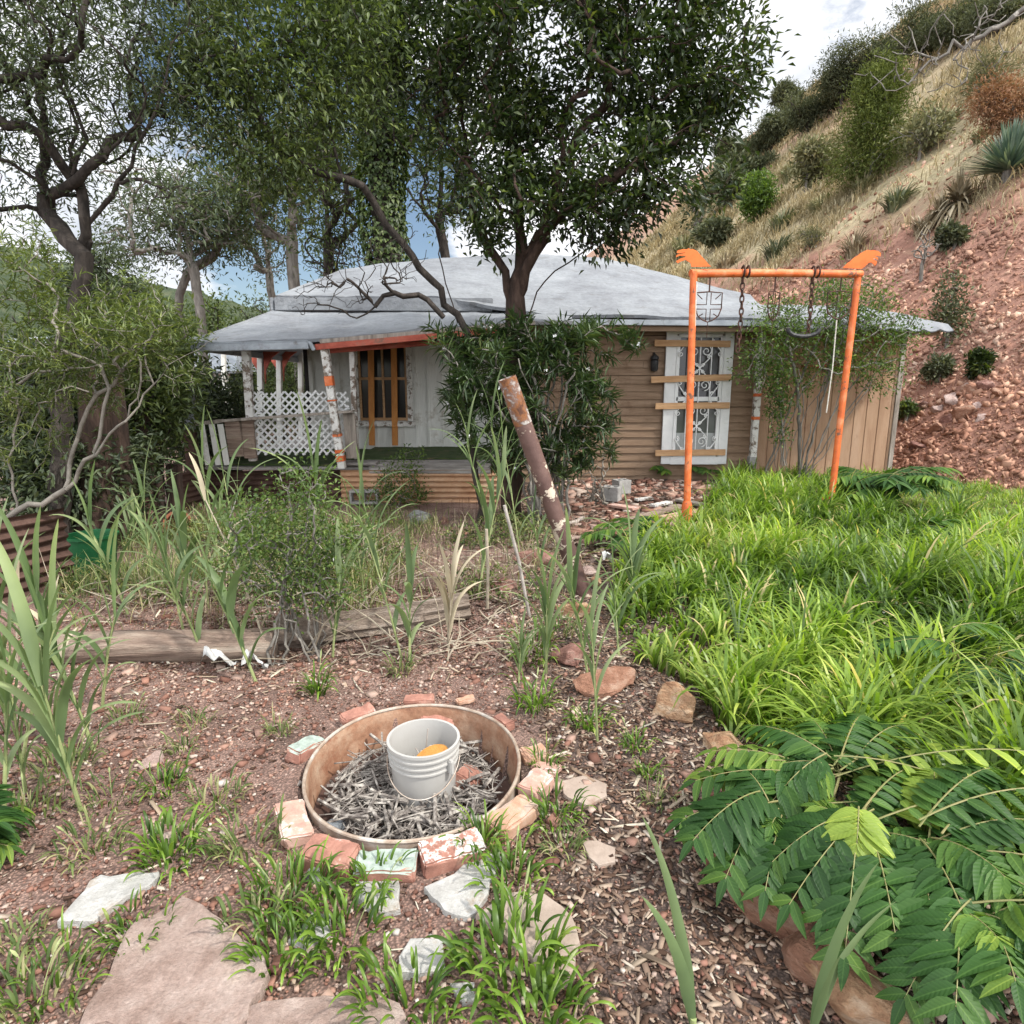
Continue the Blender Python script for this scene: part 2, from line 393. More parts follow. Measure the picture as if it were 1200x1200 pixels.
mFlag=M('flagstone_face',[(.28,(.22,.145,.115)),(.42,(.33,.235,.195)),(.55,(.4,.3,.255)),(.72,(.5,.4,.35))],9,.9,bs=1.,bscale=120,bd=.01,fine=.3,dirt=(.2,.12,.09),dscale=2.2,dlo=.56,dhi=.7)
mFlagTan=M('flagstone_tan',[(.3,(.25,.19,.15)),(.55,(.36,.29,.24)),(.8,(.47,.4,.34))],4,.85,bs=.4,bscale=50,bd=.006,fine=.7,dirt=(.24,.16,.12),dscale=4,dlo=.55,dhi=.65)
mSlab=M('white_slab',[(.3,(.26,.25,.23)),(.5,(.4,.39,.37)),(.7,(.5,.49,.47))],7,.75,bs=.9,bscale=22,bd=.015,dirt=(.27,.22,.17),dscale=9,dlo=.54,dhi=.66,fine=.6)
def BRICK(name,top,side=((.17,.075,.055),(.31,.145,.105),(.4,.24,.185)),topamt=.0,extra=None):
    m,n,b=nt(name); co=coords(n,'Object')
    c=ramp(n,nz(n,co,14,8,.7,.2),[(.3,side[0]),(.5,side[1]),(.75,side[2])])
    geo=N(n,'ShaderNodeNewGeometry'); s=N(n,'ShaderNodeSeparateXYZ'); n.links.new(geo.outputs['Normal'],s.inputs[0])
    f1=ramp(n,s.outputs[2],[(.6,(0,0,0)),(.85,(1,1,1))]); f2=ramp(n,nz(n,co,16,8,.7),[(.66-topamt*.5,(0,0,0)),(.72-topamt*.5,(1,1,1))])
    mm=N(n,'ShaderNodeMath',operation='MULTIPLY'); n.links.new(f1,mm.inputs[0]); n.links.new(f2,mm.inputs[1])
    tc=ramp(n,nz(n,co,30,6,.7),[(.35,tuple(v*.6 for v in top)),(.6,top)])
    c=mixc(n,mm.outputs[0],c,tc)
    n.links.new(c,b.inputs['Base Color']); b.inputs['Roughness'].default_value=.9
    bump(n,b,nz(n,co,60,8,.8),.6,.006); return m
mBrick=BRICK('red_brick',(.5,.42,.38),topamt=.12)
mBrickW=BRICK('brick_white_flecks',(.62,.58,.54),topamt=.42)
mBrickG=BRICK('brick_green_paint',(.33,.39,.34),topamt=.75)
mBrickT=BRICK('tan_brick',(.4,.3,.24),side=((.3,.16,.1),(.42,.25,.17),(.5,.36,.27)),topamt=.3)
mBrickP=BRICK('pink_brick',(.55,.45,.4),side=((.3,.16,.13),(.45,.27,.21),(.52,.36,.3)),topamt=.3)
mBlock=M('concrete_block',[(.3,(.24,.23,.22)),(.6,(.38,.37,.35)),(.8,(.46,.44,.42))],10,.9,bs=.5,bscale=80,bd=.005,fine=.6)
mRing=M('rusty_galvanised_steel',[(.3,(.17,.08,.05)),(.45,(.31,.165,.1)),(.6,(.42,.28,.19)),(.8,(.52,.43,.34))],5,.75,bs=.5,bscale=30,dirt=(.22,.09,.05),dscale=4,dlo=.55,dhi=.65,fine=.6)
mRim=M('rim_steel',[(.3,(.2,.12,.08)),(.5,(.36,.29,.23)),(.7,(.52,.49,.45))],9,.5,metal=.2,bs=.3)
mBucket=M('grey_plastic',[(.3,(.33,.32,.3)),(.7,(.4,.39,.37))],3,.4,bs=.1,dirt=(.33,.26,.2),dscale=5,dlo=.64,dhi=.8,spec=.4)
mSponge=M('yellow_sponge',[(.3,(.36,.16,.035)),(.7,(.5,.26,.07))],8,.9,bs=.8,bscale=60)
mStickD=M('pit_sticks',[(.33,(.045,.038,.034)),(.47,(.15,.13,.115)),(.62,(.36,.33,.29)),(.75,(.5,.46,.41))],26,.9,bs=.3)
mStick=M('weathered_sticks',[(.3,(.13,.11,.095)),(.5,(.28,.25,.22)),(.7,(.5,.46,.41))],9,.9,bs=.3)
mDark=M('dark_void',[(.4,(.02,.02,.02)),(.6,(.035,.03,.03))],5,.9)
mChipMat=LEAF('wood_chips',[(0,(.05,.03,.022)),(.4,(.13,.08,.06)),(.7,(.25,.18,.14)),(.93,(.34,.27,.22)),(1,(.46,.4,.35))],.9,0,spec=.1,patch=2.)
mPebMat=LEAF('pebbles',[(0,(.13,.065,.05)),(.4,(.26,.14,.11)),(.75,(.36,.25,.21)),(.96,(.45,.37,.33)),(1,(.55,.5,.47))],.9,0,spec=.1,patch=2.)
mScree=LEAF('scree_rocks',[(0,(.16,.08,.055)),(.35,(.31,.165,.12)),(.7,(.44,.27,.2)),(1,(.56,.4,.32))],.9,0,spec=.1,patch=.5)
mWoodGrey=M('weathered_wood',[(.3,(.14,.12,.1)),(.5,(.3,.26,.22)),(.7,(.45,.41,.36))],3,.9,bs=.6,bscale=12,stretch=(4,4,.6),fine=.6)
mLog=M('pale_log',[(.3,(.1,.07,.055)),(.45,(.28,.2,.155)),(.58,(.36,.28,.22)),(.7,(.46,.38,.31))],3.5,.9,bs=1.,bscale=9,bd=.025,stretch=(.4,7,7),fine=.4,dirt=(.12,.09,.07),dscale=5,dlo=.6,dhi=.72)
mLogOld=M('old_log',[(.3,(.1,.075,.06)),(.5,(.27,.21,.165)),(.7,(.45,.38,.32))],4,.9,bs=1.,bscale=10,bd=.03,stretch=(.5,6,6),fine=.5)
mWhite=M('white_paint',[(.3,(.55,.56,.55)),(.7,(.66,.66,.65))],5,.6,bs=.2,dirt=(.42,.4,.36),dscale=5,dlo=.6,dhi=.75)
mWhiteOld=M('old_white_paint',[(.3,(.5,.5,.46)),(.7,(.68,.68,.64))],3,.75,bs=.4,bscale=15,stretch=(3,3,.5),dirt=(.3,.26,.2),dscale=2.5,dlo=.54,dhi=.68)
mWhitePeel=M('peeling_white_paint',[(.3,(.5,.48,.44)),(.7,(.7,.69,.66))],8,.8,bs=.5,bscale=25,dirt=(.17,.13,.1),dscale=9,dlo=.5,dhi=.56)
mBrown=M('brown_siding_paint',[(.3,(.165,.105,.065)),(.5,(.225,.15,.097)),(.7,(.28,.195,.132))],2.,.8,bs=.5,bscale=14,stretch=(.5,1,5),dirt=(.14,.085,.05),dscale=3,dlo=.55,dhi=.7,fine=.7)
mShed=M('tan_plywood',[(.3,(.3,.18,.11)),(.5,(.385,.245,.155)),(.7,(.44,.3,.205))],1.5,.85,bs=.4,bscale=16,stretch=(4,4,.5),dirt=(.25,.14,.09),dscale=2,dlo=.55,dhi=.7,fine=.75)
mRoof,n,b=nt('silver_coated_roof'); co=coords(n,'Object')
c=ramp(n,nz(n,co,1.1,10,.7,.4),[(.27,(.12,.125,.135)),(.42,(.19,.2,.215)),(.58,(.245,.26,.275)),(.75,(.31,.32,.335))])
c=mixc(n,ramp(n,nz(n,coords(n,'Object',(1,2.2,2)),2.4,10,.75),[(.56,(0,0,0)),(.72,(1,1,1))]),c,(.12,.115,.11))
c=mixc(n,.7,c,ramp(n,nz(n,coords(n,'Object',(.25,3,3)),4,8,.7),[(.3,(.8,.8,.81)),(.65,(1,1,1))]),'MULTIPLY')
c=mixc(n,.8,c,ramp(n,nz(n,coords(n,'Object'),14,8,.8),[(.3,(.62,.62,.62)),(.6,(1,1,1))]),'MULTIPLY')
n.links.new(c,b.inputs['Base Color']); b.inputs['Roughness'].default_value=.7; bump(n,b,nz(n,co,5,8,.6),.8,.05)
mRedP=M('red_fascia_paint',[(.3,(.2,.045,.03)),(.5,(.36,.08,.05)),(.7,(.45,.15,.1))],4,.7,bs=.4,dirt=(.2,.1,.07),dscale=4,dlo=.56,dhi=.66)
mOrange=M('orange_paint',[(.3,(.46,.09,.025)),(.5,(.6,.13,.03)),(.68,(.66,.25,.12))],5,.55,bs=.5,dirt=(.16,.07,.04),dscale=11,dlo=.585,dhi=.61,spec=.4)
mOrangeHead=M('orange_sheet_metal',[(.4,(.55,.11,.02)),(.6,(.66,.15,.03))],5,.55,bs=.1)
mOrangeW=M('orange_stain_wood',[(.3,(.4,.15,.035)),(.6,(.58,.25,.07)),(.8,(.65,.33,.12))],5,.7,bs=.4,stretch=(4,4,.7),fine=.6)
mPine=M('pine_board',[(.3,(.38,.21,.1)),(.6,(.55,.34,.18)),(.8,(.62,.43,.26))],4,.75,bs=.4,stretch=(.6,4,6),fine=.6)
mRustChain=M('rusted_iron',[(.4,(.04,.025,.02)),(.6,(.1,.045,.03))],20,.7,metal=.3)
mIron=M('dark_iron',[(.4,(.02,.02,.022)),(.6,(.05,.05,.05))],20,.5,metal=.3)
mWIron=M('white_iron',[(.4,(.62,.63,.62)),(.6,(.76,.76,.75))],20,.5)
mRope=M('pale_rope',[(.4,(.45,.42,.36)),(.6,(.6,.57,.5))],30,.9)
mGutter=M('grey_gutter',[(.3,(.2,.22,.24)),(.7,(.38,.41,.44))],3,.5,metal=.3,dirt=(.12,.1,.09),dscale=4,dlo=.55,dhi=.7)
mTurf=M('green_carpet',[(.3,(.03,.055,.018)),(.7,(.07,.1,.03))],8,.95,bs=.8,bscale=90,dirt=(.12,.1,.06),dscale=4,dlo=.55,dhi=.65)
mRust=M('rusted_corrugated_iron',[(.3,(.04,.025,.02)),(.5,(.09,.05,.038)),(.7,(.16,.1,.08))],4,.85,metal=.1,bs=.4,fine=.6)
mCorrTan=M('tan_corrugated_iron',[(.3,(.33,.17,.09)),(.5,(.48,.29,.17)),(.7,(.56,.4,.27))],3,.8,bs=.3,fine=.7)
mDeck=M('grey_deck_boards',[(.3,(.14,.13,.12)),(.5,(.27,.25,.23)),(.7,(.42,.4,.37))],4,.9,bs=.5,stretch=(.6,5,5),fine=.6)
def glass(name,c1,c2,sc_=.9):
    m,n,b=nt(name); co=coords(n,'Object')
    c=ramp(n,nz(n,co,sc_,3),[(.35,c1),(.65,c2)]); n.links.new(c,b.inputs['Base Color']); b.inputs['Roughness'].default_value=.12
    b.inputs['Specular IOR Level'].default_value=.5; return m
mGlassD=glass('dark_window_glass',(.012,.012,.012),(.035,.032,.028)); mGlassS=glass('dusty_window_glass',(.05,.055,.05),(.12,.13,.12))
mCurtain=M('pale_curtain',[(.3,(.3,.31,.3)),(.7,(.42,.43,.42))],3,.9,stretch=(8,8,.5))
mPole=M('peeling_painted_pipe',[(.3,(.07,.04,.035)),(.5,(.115,.065,.055)),(.7,(.16,.095,.08))],3,.6,bs=.5,bscale=22,dirt=(.5,.42,.33),dscale=7,dlo=.575,dhi=.59,fine=.6)
mPoleTop=M('rust_flaked_pipe_top',[(.33,(.09,.04,.025)),(.45,(.22,.09,.035)),(.53,(.16,.1,.08)),(.6,(.38,.35,.32))],12,.8,bs=.8,bscale=40)
mGreenBin=M('green_plastic',[(.3,(.008,.07,.022)),(.7,(.015,.13,.045))],4,.45)
mTerra=M('terracotta',[(.3,(.13,.045,.025)),(.7,(.26,.09,.045))],6,.8)
mBarkD=M('dark_bark',[(.3,(.015,.012,.01)),(.5,(.036,.029,.024)),(.7,(.08,.066,.055))],9,.95,bs=1,bscale=22,bd=.02,stretch=(2,2,.5))
mBarkR=M('red_brown_bark',[(.3,(.02,.014,.011)),(.5,(.05,.031,.023)),(.7,(.095,.062,.047))],8,.95,bs=1,bscale=22,bd=.02,stretch=(2,2,.5))
mBarkG=M('grey_bark',[(.3,(.09,.08,.07)),(.5,(.17,.155,.135)),(.7,(.27,.25,.22))],7,.95,bs=.7,bscale=22,stretch=(2,2,.5))
mBarkPale=M('pale_branch_bark',[(.3,(.1,.09,.075)),(.7,(.26,.235,.2))],7,.95,bs=.5)
mLfDark=LEAF('dark_privet_leaf',[(0,(.009,.017,.006)),(.4,(.022,.04,.012)),(.75,(.052,.08,.021)),(.94,(.13,.165,.04)),(1,(.22,.25,.06))],.4,.28,spec=.4)
mLfOlive=LEAF('olive_leaf',[(0,(.03,.05,.02)),(.5,(.07,.1,.035)),(.85,(.13,.17,.055)),(1,(.22,.25,.09))],.5,.3)
mLfGrey=LEAF('grey_green_leaf',[(0,(.03,.045,.028)),(.5,(.065,.09,.05)),(1,(.13,.16,.085))],.5,.25)
mLfWillow=LEAF('narrow_shrub_leaf',[(0,(.035,.055,.02)),(.4,(.085,.12,.04)),(.8,(.17,.21,.075)),(1,(.28,.31,.12))],.45,.3)
mLfOle=LEAF('oleander_leaf',[(0,(.02,.04,.016)),(.5,(.045,.08,.03)),(.85,(.09,.13,.05)),(1,(.17,.2,.08))],.4,.22)
mLfFresh=LEAF('fresh_green_leaf',[(0,(.03,.06,.015)),(.5,(.075,.13,.03)),(.9,(.15,.22,.05)),(1,(.25,.3,.08))],.45,.35)
mLfDist=LEAF('distant_shrub_leaf',[(0,(.045,.055,.035)),(.5,(.1,.115,.07)),(1,(.2,.21,.135))],.7,.15,spec=.1,patch=.5)
mLfConif=LEAF('bright_conifer_leaf',[(0,(.05,.07,.02)),(.5,(.11,.14,.04)),(1,(.2,.23,.08))],.7,.15,spec=.1)
mLfRust=LEAF('rusty_dry_leaf',[(0,(.18,.085,.05)),(.5,(.31,.165,.1)),(1,(.46,.3,.2))],.8,.1,spec=.1)
mLfYucca=LEAF('yucca_leaf',[(0,(.07,.12,.09)),(.5,(.13,.19,.15)),(1,(.25,.32,.26))],.5,.1)
mLfPale=LEAF('pale_brush_leaf',[(0,(.09,.1,.05)),(.5,(.19,.195,.105)),(1,(.34,.32,.2))],.7,.2,(1.1,1.1,.8),spec=.1)
mLfDead=LEAF('dead_straw_leaf',[(0,(.13,.1,.06)),(.5,(.29,.24,.16)),(1,(.5,.44,.33))],.7,.2,(1.1,1.05,.85),spec=.2)
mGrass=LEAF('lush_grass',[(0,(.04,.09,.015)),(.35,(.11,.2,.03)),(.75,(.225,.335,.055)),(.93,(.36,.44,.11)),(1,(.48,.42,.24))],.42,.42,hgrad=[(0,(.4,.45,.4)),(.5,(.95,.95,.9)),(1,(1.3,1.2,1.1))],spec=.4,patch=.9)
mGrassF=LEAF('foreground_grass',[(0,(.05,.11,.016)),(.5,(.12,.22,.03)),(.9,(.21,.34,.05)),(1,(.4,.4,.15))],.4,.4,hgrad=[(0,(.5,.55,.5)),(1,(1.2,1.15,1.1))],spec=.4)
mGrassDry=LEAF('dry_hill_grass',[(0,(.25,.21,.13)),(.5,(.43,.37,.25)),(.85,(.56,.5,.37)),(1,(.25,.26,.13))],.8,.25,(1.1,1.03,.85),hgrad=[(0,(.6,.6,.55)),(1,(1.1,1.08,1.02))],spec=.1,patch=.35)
mWeedG=LEAF('weedy_grass',[(0,(.06,.1,.03)),(.45,(.13,.18,.06)),(.75,(.22,.25,.1)),(1,(.45,.4,.24))],.6,.3,spec=.2)
mReed=LEAF('cane_leaf',[(0,(.09,.145,.07)),(.5,(.175,.245,.13)),(.85,(.28,.35,.2)),(1,(.5,.5,.34))],.45,.35,(1.3,1.45,.8),hgrad=[(0,(.9,.92,.85)),(1,(1.1,1.05,.95))],spec=.3,patch=2.)
mReedStalk=M('cane_stalk',[(.3,(.15,.2,.07)),(.6,(.3,.33,.15)),(.8,(.42,.4,.24))],6,.6,bs=.2)
mStraw=M('dry_cane_stalk',[(.3,(.2,.16,.115)),(.6,(.36,.31,.235)),(.8,(.52,.47,.38))],8,.7,bs=.2)
mAil=LEAF('compound_leaf_green',[(0,(.012,.038,.011)),(.45,(.033,.088,.02)),(.8,(.078,.155,.03)),(.97,(.19,.28,.045)),(1,(.22,.31,.05))],.5,.3,veins=True,spec=.22,patch=3.)
mAilStem=M('leaf_stalk',[(.3,(.14,.16,.05)),(.7,(.24,.2,.09))],8,.5)
mCloth=M('torn_white_plastic',[(.3,(.38,.38,.37)),(.7,(.55,.55,.54))],8,.6,dirt=(.35,.3,.25),dscale=9,dlo=.6,dhi=.7)
mIvy=LEAF('ivy_leaf',[(0,(.02,.035,.012)),(.6,(.05,.08,.022)),(1,(.11,.15,.04))],.5,.25)
# ---------------- world, sun, camera
w=bpy.data.worlds.new('World'); sc.world=w; w.use_nodes=True; n=w.node_tree; bg=n.nodes['Background']
SEL,SAZ=R(52),R(120)
sky=N(n,'ShaderNodeTexSky',sky_type='NISHITA'); sky.sun_disc=False; sky.sun_elevation=SEL; sky.sun_rotation=SAZ
n.links.new(sky.outputs[0],bg.inputs[0]); bg.inputs[1].default_value=.13
co=coords(n,'Generated',(1,1,1.7)); cn=nz(n,co,2.1,9,.62,.35)
cc=ramp(n,nz(n,coords(n,'Generated',(1,1,2)),4.5,8,.6),[(.3,(.52,.56,.63)),(.5,(.8,.82,.86)),(.65,(.98,.98,1.))])
b2=N(n,'ShaderNodeBackground'); n.links.new(cc,b2.inputs[0])
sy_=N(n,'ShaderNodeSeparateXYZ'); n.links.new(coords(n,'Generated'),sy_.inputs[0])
# extra cloud brightness added behind the camera to light the scene, dimmer ahead
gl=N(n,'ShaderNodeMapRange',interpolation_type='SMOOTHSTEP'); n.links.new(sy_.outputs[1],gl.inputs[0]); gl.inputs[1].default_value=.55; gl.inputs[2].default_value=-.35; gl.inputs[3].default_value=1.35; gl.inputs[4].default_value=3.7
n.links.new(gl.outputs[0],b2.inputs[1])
dt=N(n,'ShaderNodeVectorMath',operation='DOT_PRODUCT'); n.links.new(coords(n,'Generated'),dt.inputs[0]); dt.inputs[1].default_value=(-.26,.925,.27)
gap=ramp(n,dt.outputs['Value'],[(.965,(0,0,0)),(.993,(.3,.3,.3))])
sb_=N(n,'ShaderNodeMath',operation='SUBTRACT'); n.links.new(cn,sb_.inputs[0]); n.links.new(gap,sb_.inputs[1])
fc=ramp(n,sb_.outputs[0],[(.36,(0,0,0)),(.43,(1,1,1))])
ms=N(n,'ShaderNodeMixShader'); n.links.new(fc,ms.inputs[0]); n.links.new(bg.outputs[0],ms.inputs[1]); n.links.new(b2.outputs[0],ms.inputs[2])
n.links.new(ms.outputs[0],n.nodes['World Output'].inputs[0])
sl=bpy.data.lights.new('sun','SUN'); sl.energy=5.; sl.angle=R(3); sl.color=(1,.955,.88); so=bpy.data.objects.new('sun',sl); COL.objects.link(so)
# sun direction: azimuth measured clockwise from +Y
sd=Vector((math.sin(SAZ)*math.cos(SEL),math.cos(SAZ)*math.cos(SEL),math.sin(SEL))); so.rotation_euler=sd.to_track_quat('Z','Y').to_euler()
cam=bpy.data.cameras.new('camera'); cam.sensor_width=36; cam.sensor_height=36; cam.lens=F/1200*36; cam.clip_end=3000; cam.clip_start=.05
cob=bpy.data.objects.new('camera',cam); COL.objects.link(cob); cob.location=(0,0,EYE); cob.rotation_euler=(math.pi/2-PITCH,0,0); sc.camera=cob
sc.view_settings.view_transform='Standard'; sc.view_settings.look='None'; sc.view_settings.exposure=0
sc.render.engine='CYCLES'; sc.cycles.max_bounces=6; sc.cycles.transparent_max_bounces=4
# ---------------- terrain
def axis(lo,hi,dense_lo,dense_hi,ds,far):
    a=list(np.arange(dense_lo,dense_hi,ds)); x=dense_hi; s=ds
    while x<hi: a.append(x); s*=1.25; x+=s
    a.append(hi); x=dense_lo; s=ds; pre=[]
    while x>lo: s*=1.25; x-=s; pre.append(max(x,lo))
    return np.array(sorted(set(pre+a)))
xs=axis(-900,900,-5,7,.06,0); ys=axis(-30,1500,.6,11,.06,0)
X,Y=np.meshgrid(xs,ys,indexing='ij')
Z=gz(X,Y)+.006*vnoise(X,Y,14,3)+.004*vnoise(X,Y,31,5)
nx_,ny_=X.shape; i=np.arange(nx_-1)[:,None]*ny_+np.arange(ny_-1)[None]; i=i.ravel()
g=fastmesh('ground',np.stack([X,Y,Z],2).reshape(-1,3),np.stack([i,i+ny_,i+ny_+1,i+1],1),mSoil,smooth=True); tag(g,kind='structure')
HN=np.array([.989,.147]); HC=8.35; HS=.9
def hz(x,y):
    d=HN[0]*np.asarray(x,float)+HN[1]*np.asarray(y,float)-HC
    dd=np.clip(d,-1,None)
    z=HS*dd*(1-.0*dd)
    z=np.where(dd>40,HS*40+(dd-40)*.05,z)
    amp=np.clip(dd,0,4)/4
    z=z+amp*(.35*vnoise(x,y,.45,4)+.16*vnoise(x,y,1.3,6)+.05*vnoise(x,y,4,8))
    # bench at the foot: low rubble wall
    return z
dv=np.concatenate([np.arange(-.6,12,.12),np.arange(12,40,.5),np.arange(40,110,2)]); tv=np.concatenate([np.arange(3,16,.14),np.arange(16,60,.8),np.arange(60,420,6)])
Dg,Tg=np.meshgrid(dv,tv,indexing='ij'); c0=HN*HC
tx=np.array([-HN[1],HN[0]])
X=c0[0]+Dg*HN[0]+(Tg-2)*tx[0]; Y=c0[1]+Dg*HN[1]+(Tg-2)*tx[1]; Z=hz(X,Y)-.0
nx_,ny_=X.shape; i=(np.arange(nx_-1)[:,None]*ny_+np.arange(ny_-1)[None]).ravel()
g=fastmesh('hillside',np.stack([X,Y,Z],2).reshape(-1,3),np.stack([i,i+ny_,i+ny_+1,i+1],1),mHill,smooth=True); tag(g,kind='structure')
def Hh(px,py):
    """ray to hillside"""
    d=ray(px,py); o=np.array([0,0,EYE]); t=4.
    for k in range(4000):
        p=o+d*t
        if p[2]<float(hz(p[0],p[1])) and HN@p[:2]>HC: return p
        t+=.05+t*.004
    return p
# distant wooded hill on the left
mFar=M('wooded_hill',[(.3,(.025,.04,.02)),(.5,(.05,.07,.035)),(.7,(.1,.11,.06))],.35,.95,bs=1,bscale=1.5,bd=.8)
def fh(u,v):
    x=-170+u*190; y=70+v*90
    h=(26+9*math.sin(u*5+1))*math.sin(min(1,v*1.3)*math.pi/2)*sst(1.02,.55,u)
    return (x,y,-2+h+2.2*mn.noise(Vector((x*.12,y*.12,1)))+1.2*mn.noise(Vector((x*.5,y*.5,2)))*min(1,v*8))
mb=MB().grid(fh,120,60); o=build('distant_hill',mb,mFar,smooth=False); tag(o,kind='structure')
# ================= COTTAGE
def nzv(p,s): return mn.noise(Vector((p[0]*s,p[1]*s,p[2]*s)))
house=thing('cottage','old single storey cottage with silvery roof, brown clapboards and a boarded up porch','house',(0,10.6,0))
YB=10.6; YW=11.2
# brown clapboard wall
mb=MB(); x0,x1=.15,P(884,460,YB)[0]; nb=21; hb=2.62/nb
for i in range(nb):
    z=-.05+i*hb; tl=rs.uniform(-.006,.006)*1.5
    cuts=[x0]+sorted(rs.uniform(x0+.3,x1-.3,rs.randint(0,2)))+[x1]
    for a,b_ in zip(cuts[:-1],cuts[1:]):
        e=rs.uniform(-.006,.006)
        mb.add([(a,YB-.03,z+tl),(b_-.003,YB-.03,z+tl+e),(b_-.003,YB-.004,z+hb+.004+tl+e),(a,YB-.004,z+hb+.004+tl),(a,YB+.05,z+tl),(b_-.003,YB+.05,z+tl+e),(b_-.003,YB+.05,z+hb+.004),(a,YB+.05,z+hb+.004)],
            [(0,1,2,3),(5,4,7,6),(0,4,5,1),(3,2,6,7),(0,3,7,4),(1,5,6,2)])
build('brown_wall',mb,mBrown,house)
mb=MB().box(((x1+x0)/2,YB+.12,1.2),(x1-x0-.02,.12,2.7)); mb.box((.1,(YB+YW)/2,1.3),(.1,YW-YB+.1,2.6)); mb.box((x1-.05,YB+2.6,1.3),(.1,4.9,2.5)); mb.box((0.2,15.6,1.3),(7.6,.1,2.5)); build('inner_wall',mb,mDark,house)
mb=MB().box((x1/2,YB+.02,-.2),(x1+.1,.1,.32)); build('foundation',mb,mBlock,house)
# white board and batten wall
mb=MB(); xl=P(366,460,YW)[0]
wx0,wx1=P(421,450,YW)[0],P(478,450,YW)[0]; wz0,wz1=P(450,493,YW)[2],P(450,404,YW)[2]
DZ=.46
mb.box(((xl+wx0)/2,YW,1.5),(wx0-xl,.1,2.5)); mb.box(((wx1+.2)/2,YW,1.5),(.2-wx1,.1,2.5))
mb.box(((wx0+wx1)/2,YW,(wz0+DZ-.3)/2),(wx1-wx0,.1,wz0-DZ+.3)); mb.box(((wx0+wx1)/2,YW,(wz1+2.75)/2),(wx1-wx0,.1,2.75-wz1))
x=xl+.03
while x<.1:
    if not(wx0-.08<x<wx1+.08): mb.box((x,YW-.06,1.5),(.035,.022,2.48))
    else: mb.box((x,YW-.06,(wz0-.1+DZ)/2),(.035,.022,wz0-.1-DZ))
    x+=rs.uniform(.2,.24)
mb.box((xl-.0,13.2,1.5),(.09,4,2.5))
build('white_wall',mb,mWhiteOld,house)
# porch window
w1=build('porch_window',MB().bar((wx0-.04,YW-.07,wz0),(wx0-.04,YW-.07,wz1),.09,.05,(0,1,0)).bar((wx1+.04,YW-.07,wz0),(wx1+.04,YW-.07,wz1),.09,.05,(0,1,0)).bar((wx0-.1,YW-.085,wz1+.05),(wx1+.1,YW-.085,wz1+.05),.06,.1).bar((wx0-.12,YW-.1,wz0-.05),(wx1+.12,YW-.1,wz0-.05),.1,.08),mWhitePeel,house,bevel=.004)
w1['label']='dark boarded window with old peeling white trim'
sm=MB(); xm=(wx0+wx1)/2; zm=wz0+(wz1-wz0)*.56
for a,b_ in (((wx0+.02,zm),(wx1-.02,zm)),((wx0+.02,wz0+.03),(wx1-.02,wz0+.03)),((wx0+.02,wz1-.02),(wx1-.02,wz1-.02))): sm.bar((a[0],YW-.03,a[1]),(b_[0],YW-.03,b_[1]),.03,.045)
for xx in (wx0+.025,xm,wx1-.025): sm.bar((xx,YW-.035,wz0),(xx,YW-.035,wz1),.035,.03,(0,1,0))
build('sash',sm,mPine,w1)
build('pane',MB().box((xm,YW+.0,(wz0+wz1)/2),(wx1-wx0,.01,wz1-wz0)),mGlassD,w1)
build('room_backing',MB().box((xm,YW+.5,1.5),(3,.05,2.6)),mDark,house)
for px in (436,463):
    a=P(px,522,YW-.14);b_=P(px-1.5,408,YW-.14); build('nailed_board',MB().bar(a,b_,.1,.025,(0,1,0)),mOrangeW,house,bevel=.003)
# ---- tall security window on brown wall
cx0,cx1=P(776,470,YB)[0],P(854,470,YB)[0]; cz0,cz1=P(815,543,YB)[2],P(815,385,YB)[2]; yf=YB-.07
wf=build('security_window',MB().box((cx0+.09,yf,(cz0+cz1)/2),(.17,.05,cz1-cz0)).box((cx1-.08,yf,(cz0+cz1)/2),(.15,.05,cz1-cz0)).box(((cx0+cx1)/2,yf,cz1-.04),(cx1-cx0-.34,.048,.1)).box(((cx0+cx1)/2,yf-.005,cz0+.06),(cx1-cx0-.3,.06,.13)),mWhite,house,bevel=.004)
wf['label']='tall white framed window behind white scrollwork security grille'
ix0,ix1=cx0+.2,cx1-.19; iz0,iz1=cz0+.15,cz1-.12; izm=iz0+(iz1-iz0)*.48; yi=yf-.015
build('sash',MB().bar((ix0,yi,iz0),(ix0,yi,iz1),.055,.04,(0,1,0)).bar((ix1,yi,iz0),(ix1,yi,iz1),.055,.04,(0,1,0)).bar((ix0,yi,izm),(ix1,yi,izm),.04,.07).bar((ix0,yi,iz0),(ix1,yi,iz0),.04,.05).bar((ix0,yi,iz1),(ix1,yi,iz1),.04,.05),mWhite,wf,bevel=.003)
build('pane',MB().box(((ix0+ix1)/2,YB-.045,(izm+iz1)/2),(ix1-ix0,.006,iz1-izm)),mGlassD,wf)
build('pane',MB().box(((ix0+ix1)/2,YB-.048,(izm+iz0)/2+.18),(ix1-ix0,.006,izm-iz0-.36)),mGlassS,wf)
build('curtain',MB().box(((ix0+ix1)/2,YB-.046,iz0+.27),(ix1-ix0,.006,.54)),mCurtain,wf)
gr=MB(); yg=yi-.035; W_=ix1-ix0; H_=iz1-iz0; rr=.0085
def seg(u0,v0,u1,v1): gr.tube([(ix0+u0*W_,yg,iz0+v0*H_),(ix0+u1*W_,yg,iz0+v1*H_)],rr,6)
def scroll(u,v,r,a0,turn,k=1.4):
    pts=[]
    for i in range(22):
        t=i/21; a=a0+turn*t*2*math.pi*k; q=r*(1-.78*t); pts.append((ix0+u*W_+q*math.cos(a),yg,iz0+v*H_+q*math.sin(a)))
    gr.tube(pts,rr*.85,5)
for u in (.24,.5,.76): seg(u,0,u,1)
